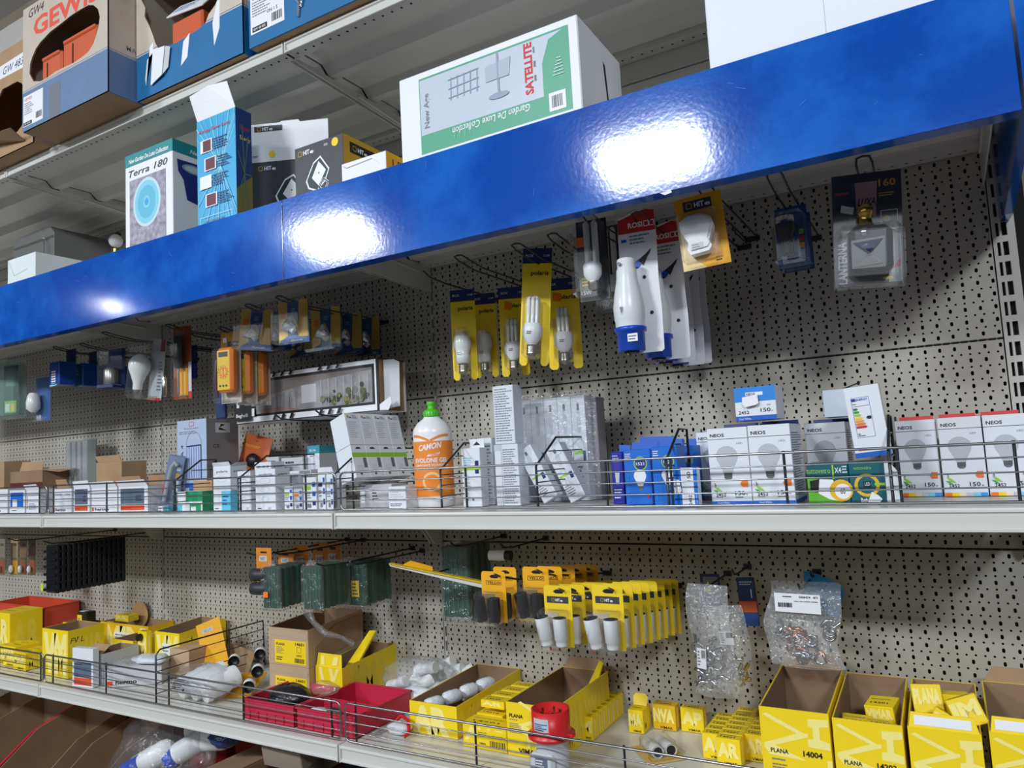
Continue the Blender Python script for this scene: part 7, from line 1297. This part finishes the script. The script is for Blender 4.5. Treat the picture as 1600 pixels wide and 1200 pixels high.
m = M(); q = atY(413, 930, -.375); m.box((q.x-.008, -.372, q.z-.007), (q.x+.008, -.370, q.z+.007), OSTK, .002); m.tube([(q.x, -.370, q.z+.007), (q.x, -.369, q.z+.03)], .0008, STEEL); tag(m.obj('orange_tag'), 'small round orange tag on the frontmost green bag', 'tag')
m = M(); q = atY(480, 955, -.35); q2 = atY(508, 990, -.35); m.tube([q, (q.x+.02, -.35, q.z-.025), q2, (q2.x+.03, -.33, q2.z-.01), (q2.x+.05, -.31, q2.z-.03)], [.012, .006, .009, .005, .008], BAG, 8); tag(m.obj('bag_tail'), 'twisted clear bag tail dangling above the brown carton', 'bag tail')
green_pack('dark green strip bundle hanging over the bay joint, near the black adapters', 712, 850, 972, -.20, .075, 4, .03)
green_pack('lower dark green bundle behind the black adapter cards', 748, 930, 974, -.07, .05, 2, .02)
# amber cards with dark tubes behind the green packs
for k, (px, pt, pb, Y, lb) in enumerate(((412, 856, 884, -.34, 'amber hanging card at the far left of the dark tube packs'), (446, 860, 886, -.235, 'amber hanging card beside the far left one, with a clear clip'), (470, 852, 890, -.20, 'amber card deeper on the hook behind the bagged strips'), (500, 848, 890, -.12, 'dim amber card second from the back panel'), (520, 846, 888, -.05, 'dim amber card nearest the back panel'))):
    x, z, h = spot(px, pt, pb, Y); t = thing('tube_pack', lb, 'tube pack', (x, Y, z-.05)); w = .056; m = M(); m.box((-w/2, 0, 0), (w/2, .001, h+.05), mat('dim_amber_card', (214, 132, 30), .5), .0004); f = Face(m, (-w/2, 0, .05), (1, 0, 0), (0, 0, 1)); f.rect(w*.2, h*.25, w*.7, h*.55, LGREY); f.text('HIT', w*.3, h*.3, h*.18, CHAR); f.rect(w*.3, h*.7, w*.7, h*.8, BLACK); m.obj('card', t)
    if k < 2:
        for dz in (.030, -.004): m = M(); m.lathe((-.022, -.018, dz), [(.013, 0), (.016, .003), (.016, .05), (.012, .052)], mat('dark_rubber', (44, 46, 50), .5), 16, ax=(1, .1, 0)); m.obj('tube', t)
q = atY(385, 862, -.36); hook(q.x+.01, q.z-.014, .37, 'dark single hook curling up left of the amber tube cards', True, .006); q = atY(430, 862, -.33); hook(q.x, q.z-.012, .34, 'single hook through the second amber tube card', True, .006); q = atY(498, 886, -.36); hook(q.x, q.z-.004, .37, 'hook holding the second column of green bags', True, .006); q = atY(560, 882, -.26); hook(q.x, q.z-.002, .29, 'hook holding the stickered green bag', True, .006); q = atY(712, 854, -.22); hook(q.x, q.z-.002, .24, 'hook holding the green bundle at the bay joint', True, .006)
# black fin packs
NVB = mat('black_comb_plastic', (12, 15, 22), .35)
x, z, h = spot(80, 852, 927, -.36)
def comb(label, grp=None):
    t = thing('black_comb_pack', label, 'black comb pack', (x, -.36, z), 0, grp); m = M(); w = .062
    m.box((-w/2, 0, 0), (w/2, .013, h), NVB, .003)
    for k in range(6): m.box((-w/2-.004, -.006, h*(.04+.16*k)), (w/2, .0, h*(.04+.16*k)+.008), NVB, .001)
    f = Face(m, (-w/2, 0, 0), (1, 0, 0), (0, 0, 1)); m.obj('comb', t); return t
c0 = comb('black comb strip pack at the front of its hook with a lime tag below', 'black comb packs on one hook')
for k in range(1, 14): dup(c0, (x+.0, -.36+k*.0165, z), 'black comb strip pack behind the front one on the same hook')
hook(x, z+h+.002, .385, 'bright hook above the black comb packs', True, .005)
m = M(); q = atY(65, 918, -.372); m.box((q.x-.007, -.372, q.z-.011), (q.x+.007, -.3705, q.z+.011), mat('lime_tag', (190, 230, 40), .5), .002); tag(m.obj('lime_tag'), 'bright lime tag hanging at the corner of the black comb packs', 'tag')
# cards at the far left
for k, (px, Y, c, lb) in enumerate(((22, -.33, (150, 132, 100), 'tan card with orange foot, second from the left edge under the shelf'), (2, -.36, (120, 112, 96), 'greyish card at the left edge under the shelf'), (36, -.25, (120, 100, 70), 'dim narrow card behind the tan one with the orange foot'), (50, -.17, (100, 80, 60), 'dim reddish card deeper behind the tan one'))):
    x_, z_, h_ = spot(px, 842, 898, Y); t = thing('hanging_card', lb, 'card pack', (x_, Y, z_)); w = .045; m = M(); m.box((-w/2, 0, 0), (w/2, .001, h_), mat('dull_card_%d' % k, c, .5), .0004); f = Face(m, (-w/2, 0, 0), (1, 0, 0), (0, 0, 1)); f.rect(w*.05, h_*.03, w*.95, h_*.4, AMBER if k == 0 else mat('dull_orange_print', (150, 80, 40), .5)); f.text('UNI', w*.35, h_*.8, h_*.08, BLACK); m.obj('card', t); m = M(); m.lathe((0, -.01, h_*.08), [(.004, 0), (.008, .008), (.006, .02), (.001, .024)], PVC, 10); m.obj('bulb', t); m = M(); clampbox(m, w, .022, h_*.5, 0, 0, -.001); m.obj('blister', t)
q = atY(22, 845, -.35); hook(q.x, q.z-.004, .37, 'hook for the tan card with the orange foot', True, .005)
# hardware bags
ZN = mat('zinc_plated', (196, 198, 206), .22, 1); ZY = mat('yellow_zinc', (196, 178, 120), .25, 1)
def hardware_bag(label, px, pt, pb, Y, w, n, seed, mt2, lab, rot=None, grp=None):
    x, z, h = spot(px, pt, pb, Y); t = thing('hardware_bag', label, 'bag of metal parts', (x, Y, z), 0, grp, rot=rot); rn = random.Random(seed)
    for k in range(n):
        m = M(); cx = rn.uniform(-w*.36, w*.36); cz = rn.uniform(h*.08, h*.40) if rn.random() < .8 else rn.uniform(h*.3, h*.52); cy = -.012+rn.uniform(-.008, .008); a = rn.uniform(0, PI); mm_ = ZN if rn.random() > .3 else mt2
        if k % 3 == 0:   # ring terminal
            r = .010; ca, sa = math.cos(a), math.sin(a); ring = [(cx+r*math.cos(i*PI/8), cy, cz+r*math.sin(i*PI/8)) for i in range(17)]; m.tube(ring, .0025, mm_, 6, False); m.tube([(cx+r*ca, cy, cz+r*sa), (cx+(r+.016)*ca, cy, cz+(r+.016)*sa)], .004, mm_, 8)
        elif k % 3 == 1: # bolt with nut
            d_ = Vector((math.cos(a), rn.uniform(-.4, .4), math.sin(a))).normalized(); p_ = Vector((cx, cy, cz)); m.cyl(p_-d_*.010, p_+d_*.010, .0028, mm_, n=8); m.cyl(p_-d_*.010, p_-d_*.006, .0062, mm_, n=6, smooth=False); m.cyl(p_+d_*.003, p_+d_*.007, .006, mm_, n=6, smooth=False)
        else: m.tube([(cx-.012*math.cos(a), cy, cz-.012*math.sin(a)), (cx, cy-.006, cz+.006), (cx+.012*math.cos(a), cy, cz+.010*math.sin(a))], .0038, mm_, 8)
        m.obj('metal_part', t)
    n_ = 8
    for sd, yy in ((0, -.028), (1, .0)):
        m = M(); g = []
        for i in range(n_+1):
            for j in range(n_+1):
                u = i/n_-.5; v = j/n_; ww = w*(1+.06*math.sin(v*9+seed)); bulge = (1-abs(2*u)**2)*(1 if v < .6 else (1-v)/.4)
                g.append((u*ww+.008*math.sin(v*5+seed), -.010+(-.020 if sd == 0 else .010)*bulge+rn.uniform(-.002, .002), v*h))
        m.add(g, [(i*(n_+1)+j, (i+1)*(n_+1)+j, (i+1)*(n_+1)+j+1, i*(n_+1)+j+1) for i in range(n_) for j in range(n_)], BAG2, True); m.obj('bag_film', t)
    lx0, lz0, lw, lhh, flip = lab
    m = M(); m.slab([(lx0*w, -.034, lz0*h), ((lx0+lw)*w, -.034, (lz0-.01)*h), ((lx0+lw)*w, -.033, (lz0+lhh-.01)*h), (lx0*w, -.033, (lz0+lhh)*h)], (0, .0006, 0), WHITE); f = Face(m, ((lx0+lw)*w, -.0345, (lz0+lhh)*h), (-1, 0, 0), (0, 0, -1)) if flip else Face(m, (lx0*w, -.0345, lz0*h), (1, 0, 0), (0, 0, 1))
    if flip: f.o.y = -.0348; f.n = Vector((0, -1, 0)); f.text('L8  63400', lw*w*.05, lhh*h*.12, lhh*h*.11, BLACK, w=lw*w*.4); f.rows(lw*w*.05, lhh*h*.36, lw*w*.8, lhh*h*.08, 1, SCP, 1); f.bars(lw*w*.62, lhh*h*.5, lw*w*.28, lhh*h*.24, BLACK, 12); f.rows(lw*w*.62, lhh*h*.12, lw*w*.3, lhh*h*.1, 1, BLACK, 1)
    else: f.bars(lw*w*.5, lhh*h*.5, lw*w*.45, lhh*h*.4, SCP, 12); f.rows(lw*w*.1, lhh*h*.1, lw*w*.3, lhh*h*.8, 5, SCP, 3)
    m.obj('label', t); return t
hardware_bag('wide clear bag of ring terminals and bolts with an upside-down white label', 1258, 907, 1038, -.16, .130, 26, 3, mat('coppery_metal', (190, 130, 100), .25, 1), (-.35, .66, .62, .22, True))
hardware_bag('long narrow clear bag of shiny bolts and clamps with a barcode sticker', 1112, 912, 1082, -.19, .080, 26, 7, ZN, (-.30, .26, .22, .18, False), rot=(0, .03, 0))
hardware_bag('clear bag of yellowish zinc clamps with a crooked label, behind the long bag', 1148, 945, 1072, -.11, .070, 12, 11, ZY, (-.18, .56, .4, .16, False), rot=(0, -.08, 0))
for px, py, L, lb in ((1097, 919, .20, 'small hook piercing the long bag of bolts'), (1248, 922, .18, 'small hook piercing the wide bag of ring terminals'), (1145, 898, .13, 'small hook at the back of the dark blue blade packs')):
    q = atY(px, py, -L); hook(q.x, q.z-.004, L, lb, True, .005)
x, z, h = spot(1170, 903, 978, -.06); t = thing('blade_pack', 'dark navy pack with orange band hanging behind the long bag', 'pack', (x, -.06, z), rot=(0, -.05, 0)); m = M(); w = .036; m.box((-w/2, 0, 0), (w/2, .008, h), NAVY, .001); f = Face(m, (-w/2, 0, 0), (1, 0, 0), (0, 0, 1)); f.rect(0, h*.28, w, h*.52, mat('dark_orange_print', (190, 84, 40), .4)); f.rect(0, 0, w, h*.27, mat('mid_navy_print', (40, 70, 130), .4)); f.rows(w*.15, h*.84, w*.75, h*.1, 2, LGREY, 2); f.rect(w*.75, h*.58, w*.8, h*.76, WHITE); m.obj('card', t)
x, z, h = spot(1110, 897, 950, -.05); t = thing('blade_pack', 'violet edged pack with a yellow triangle, mostly behind the long bag', 'pack', (x, -.05, z)); m = M(); w = .042; m.box((-w/2, 0, 0), (w/2, .004, h), mat('dark_violet_card', (44, 40, 96), .4), .001); f = Face(m, (-w/2, 0, 0), (1, 0, 0), (0, 0, 1)); f.rect(w*.15, h*.3, w*.9, h*.92, SCP); f.poly([(w*.2, h*.5), (w*.6, h*.5), (w*.4, h*.8)], HY); m.obj('card', t)
x, z, h = spot(1290, 893, 965, -.05); t = thing('blue_envelope', 'crooked bright blue card behind the wide bag of terminals', 'card', (x-.01, -.05, z)); m = M(); m.slab([(-.03, 0, h*.55), (-.028, 0, h), (.0, 0, h*.93), (.04, 0, h*.72), (.045, 0, h*.6), (.03, 0, .0), (.005, 0, h*.1)], (0, .0015, 0), mat('azure_card', (24, 130, 190), .4)); m.obj('card', t)
hook(x-.02, z+h*.9, .08, 'small hook holding the blue card', True, .005)

# ------------------------------------------------------------ dark bottom shelf
OZ = ZO+.0012
def kbin(label, x, w, y, d, h, col, grp=None):
    t = thing('cardboard_bin', label, 'cardboard bin', (x, y, OZ), 0, grp); m = M(); k = .003
    for xx in (0, w-k): m.slab([(xx, 0, 0), (xx, 0, h*.45), (xx, d*.45, h*.82), (xx, d, h), (xx, d, 0)], (k, 0, 0), col)
    m.box((k, 0, 0), (w-k, k, h*.45), col); m.box((k, d-k, 0), (w-k, d, h), col); m.box((k, k, 0), (w-k, d-k, k), col); m.obj('bin_body', t); return t
DK_ = mat('worn_kraft', (150, 120, 90), .85, noise=.15)
kbin('open cardboard bin at the far left of the bottom shelf', -2.02, .21, -.40, .30, .24, DK_)
t = kbin('cardboard bin with a bright red edge on the bottom shelf', -1.78, .25, -.40, .30, .26, DK_); m = M(); m.tube([(.252, 0, .117), (.252, .135, .213), (.252, .295, .261)], .004, CR_, 6); m.obj('red_edge', t); m = M(); m.box((.10, -.005, .05), (.252, 0, .115), CR_, .003); m.obj('red_front', t)
kbin('cardboard bin in the middle of the dark bottom shelf', -1.51, .24, -.40, .30, .27, DK_); kbin('cardboard bin beside the bag of bulbs on the bottom shelf', -1.19, .17, -.40, .30, .27, DK_)
m = M(); m.box((-1.80, -.075, OZ), (-1.66, -.02, OZ+.395), mat('red_box_card', (196, 30, 30), .5), .004); tag(m.obj('red_box'), 'red box standing behind the cardboard bins at the far left', 'box')
m = M(); m.box((-1.65, -.075, OZ), (-1.50, -.02, OZ+.40), mat('grey_teal_box', (130, 160, 160), .5), .004); tag(m.obj('grey_box'), 'grey green box beside the red one behind the bins', 'box')
for k in range(4): 
    m = M(); xx = -1.42+k*.22; m.box((xx, -.075, OZ), (xx+.18, -.02, OZ+.395), mat('dark_red_box', (150, 20, 28), .5), .004); f = Face(m, (xx, -.075, OZ), (1, 0, 0), (0, 0, 1)); f.circ(.09, .33, .028, mat('dark_gold_ring', (150, 90, 40), .5), 18); f.circ(.09, .33, .022, mat('dark_red_box'), 18); tag(m.obj('dark_red_box'), 'dark red box with a round mark, %s in the back row of the bottom shelf' % ('first', 'second', 'third', 'fourth')[k], 'box', 'dark red boxes at the back')
t = thing('bag_of_bulbs', 'clear bag of white bottles with blue caps on the bottom shelf', 'bag', (-.81, -.27, OZ), 0)
rn = random.Random(2)
for k, (dx, dy, dz) in enumerate(((-.10, -.06, .20), (-.03, -.08, .23), (.05, -.03, .25), (.10, .02, .29), (.02, .04, .30))):
    m = M(); ax = Vector((.7, .5, .45)).normalized() if k < 3 else Vector((.9, .3, .1)).normalized(); p = Vector((dx, dy, dz)); m.lathe(p, [(.026, .02), (.03, .03), (.031, .09), (.026, .11), (.014, .12)], PVC, 16, ax=ax); m.obj('bottle', t)
    if k < 3: m = M(); m.lathe(p, [(.028, -.004), (.030, 0), (.030, .022), (.026, .024)], PLB, 16, ax=ax); m.obj('blue_cap', t)
m = M(); m.box((-.15, -.12, 0), (.15, .12, .16), DK_, .004); m.obj('box_under', t)
o = bag('bag_film', None, None, (0, .0, .25), .15, (1.15, .8, .72), BAG, 14, n=24); o.parent = t
m = M(); m.slab([(-.56, -.40, OZ), (-.56, -.40, OZ+.27), (-.38, -.40, OZ+.31), (-.38, -.40, OZ)], (0, .30, 0), DK_); tag(m.obj('brown_carton'), 'brown carton right of the bag of bottles on the bottom shelf', 'carton')
bag('blue_bag', 'dark shiny blue bag lying on the bottom shelf cartons', 'bag', (-.52, -.30, OZ+.345), .045, (1.1, .8, .6), mat('dark_blue_film', (40, 60, 110), .15, bump=.6, bscale=40), 17)
open_box('red_carton', 'red carton holding brown packs, right of the dark blue bag', -.33, -.41, OZ, .20, .30, .33, mat('deep_red_card', (150, 36, 26), .5), cat='carton')
m = M(); m.box((0, 0, 0), (.12, .09, .05), mat('grey_kraft', (150, 136, 122), .7), .002); f = Face(m, (0, 0, .05), (1, 0, 0), (0, 1, 0)); f.text('OLIM', .012, .05, .014, BLACK, w=.09, bold=.03); o = m.obj('grey_pack', None, (-.29, -.37, OZ+.335), rot=(.25, .05, .1)); tag(o, 'grey brown pack with black lettering lying on the red carton', 'pack')
m = M(); m.box((-.27, -.25, OZ+.004), (-.16, -.15, OZ+.34), mat('grey_kraft'), .002); tag(m.obj('grey_pack'), 'plain grey brown pack standing inside the red carton', 'pack')
m = M(); m.box((-.12, -.36, OZ), (.03, -.10, OZ+.33), mat('dark_steel_blue_box', (44, 62, 72), .4), .004); tag(m.obj('dark_box'), 'dark steel blue box under the lower shelf joint', 'box')
m = M(); m.box((.04, -.36, OZ), (.30, -.10, OZ+.32), DK_, .004); tag(m.obj('brown_carton'), 'brown carton under the right bay of the lower shelf', 'carton')
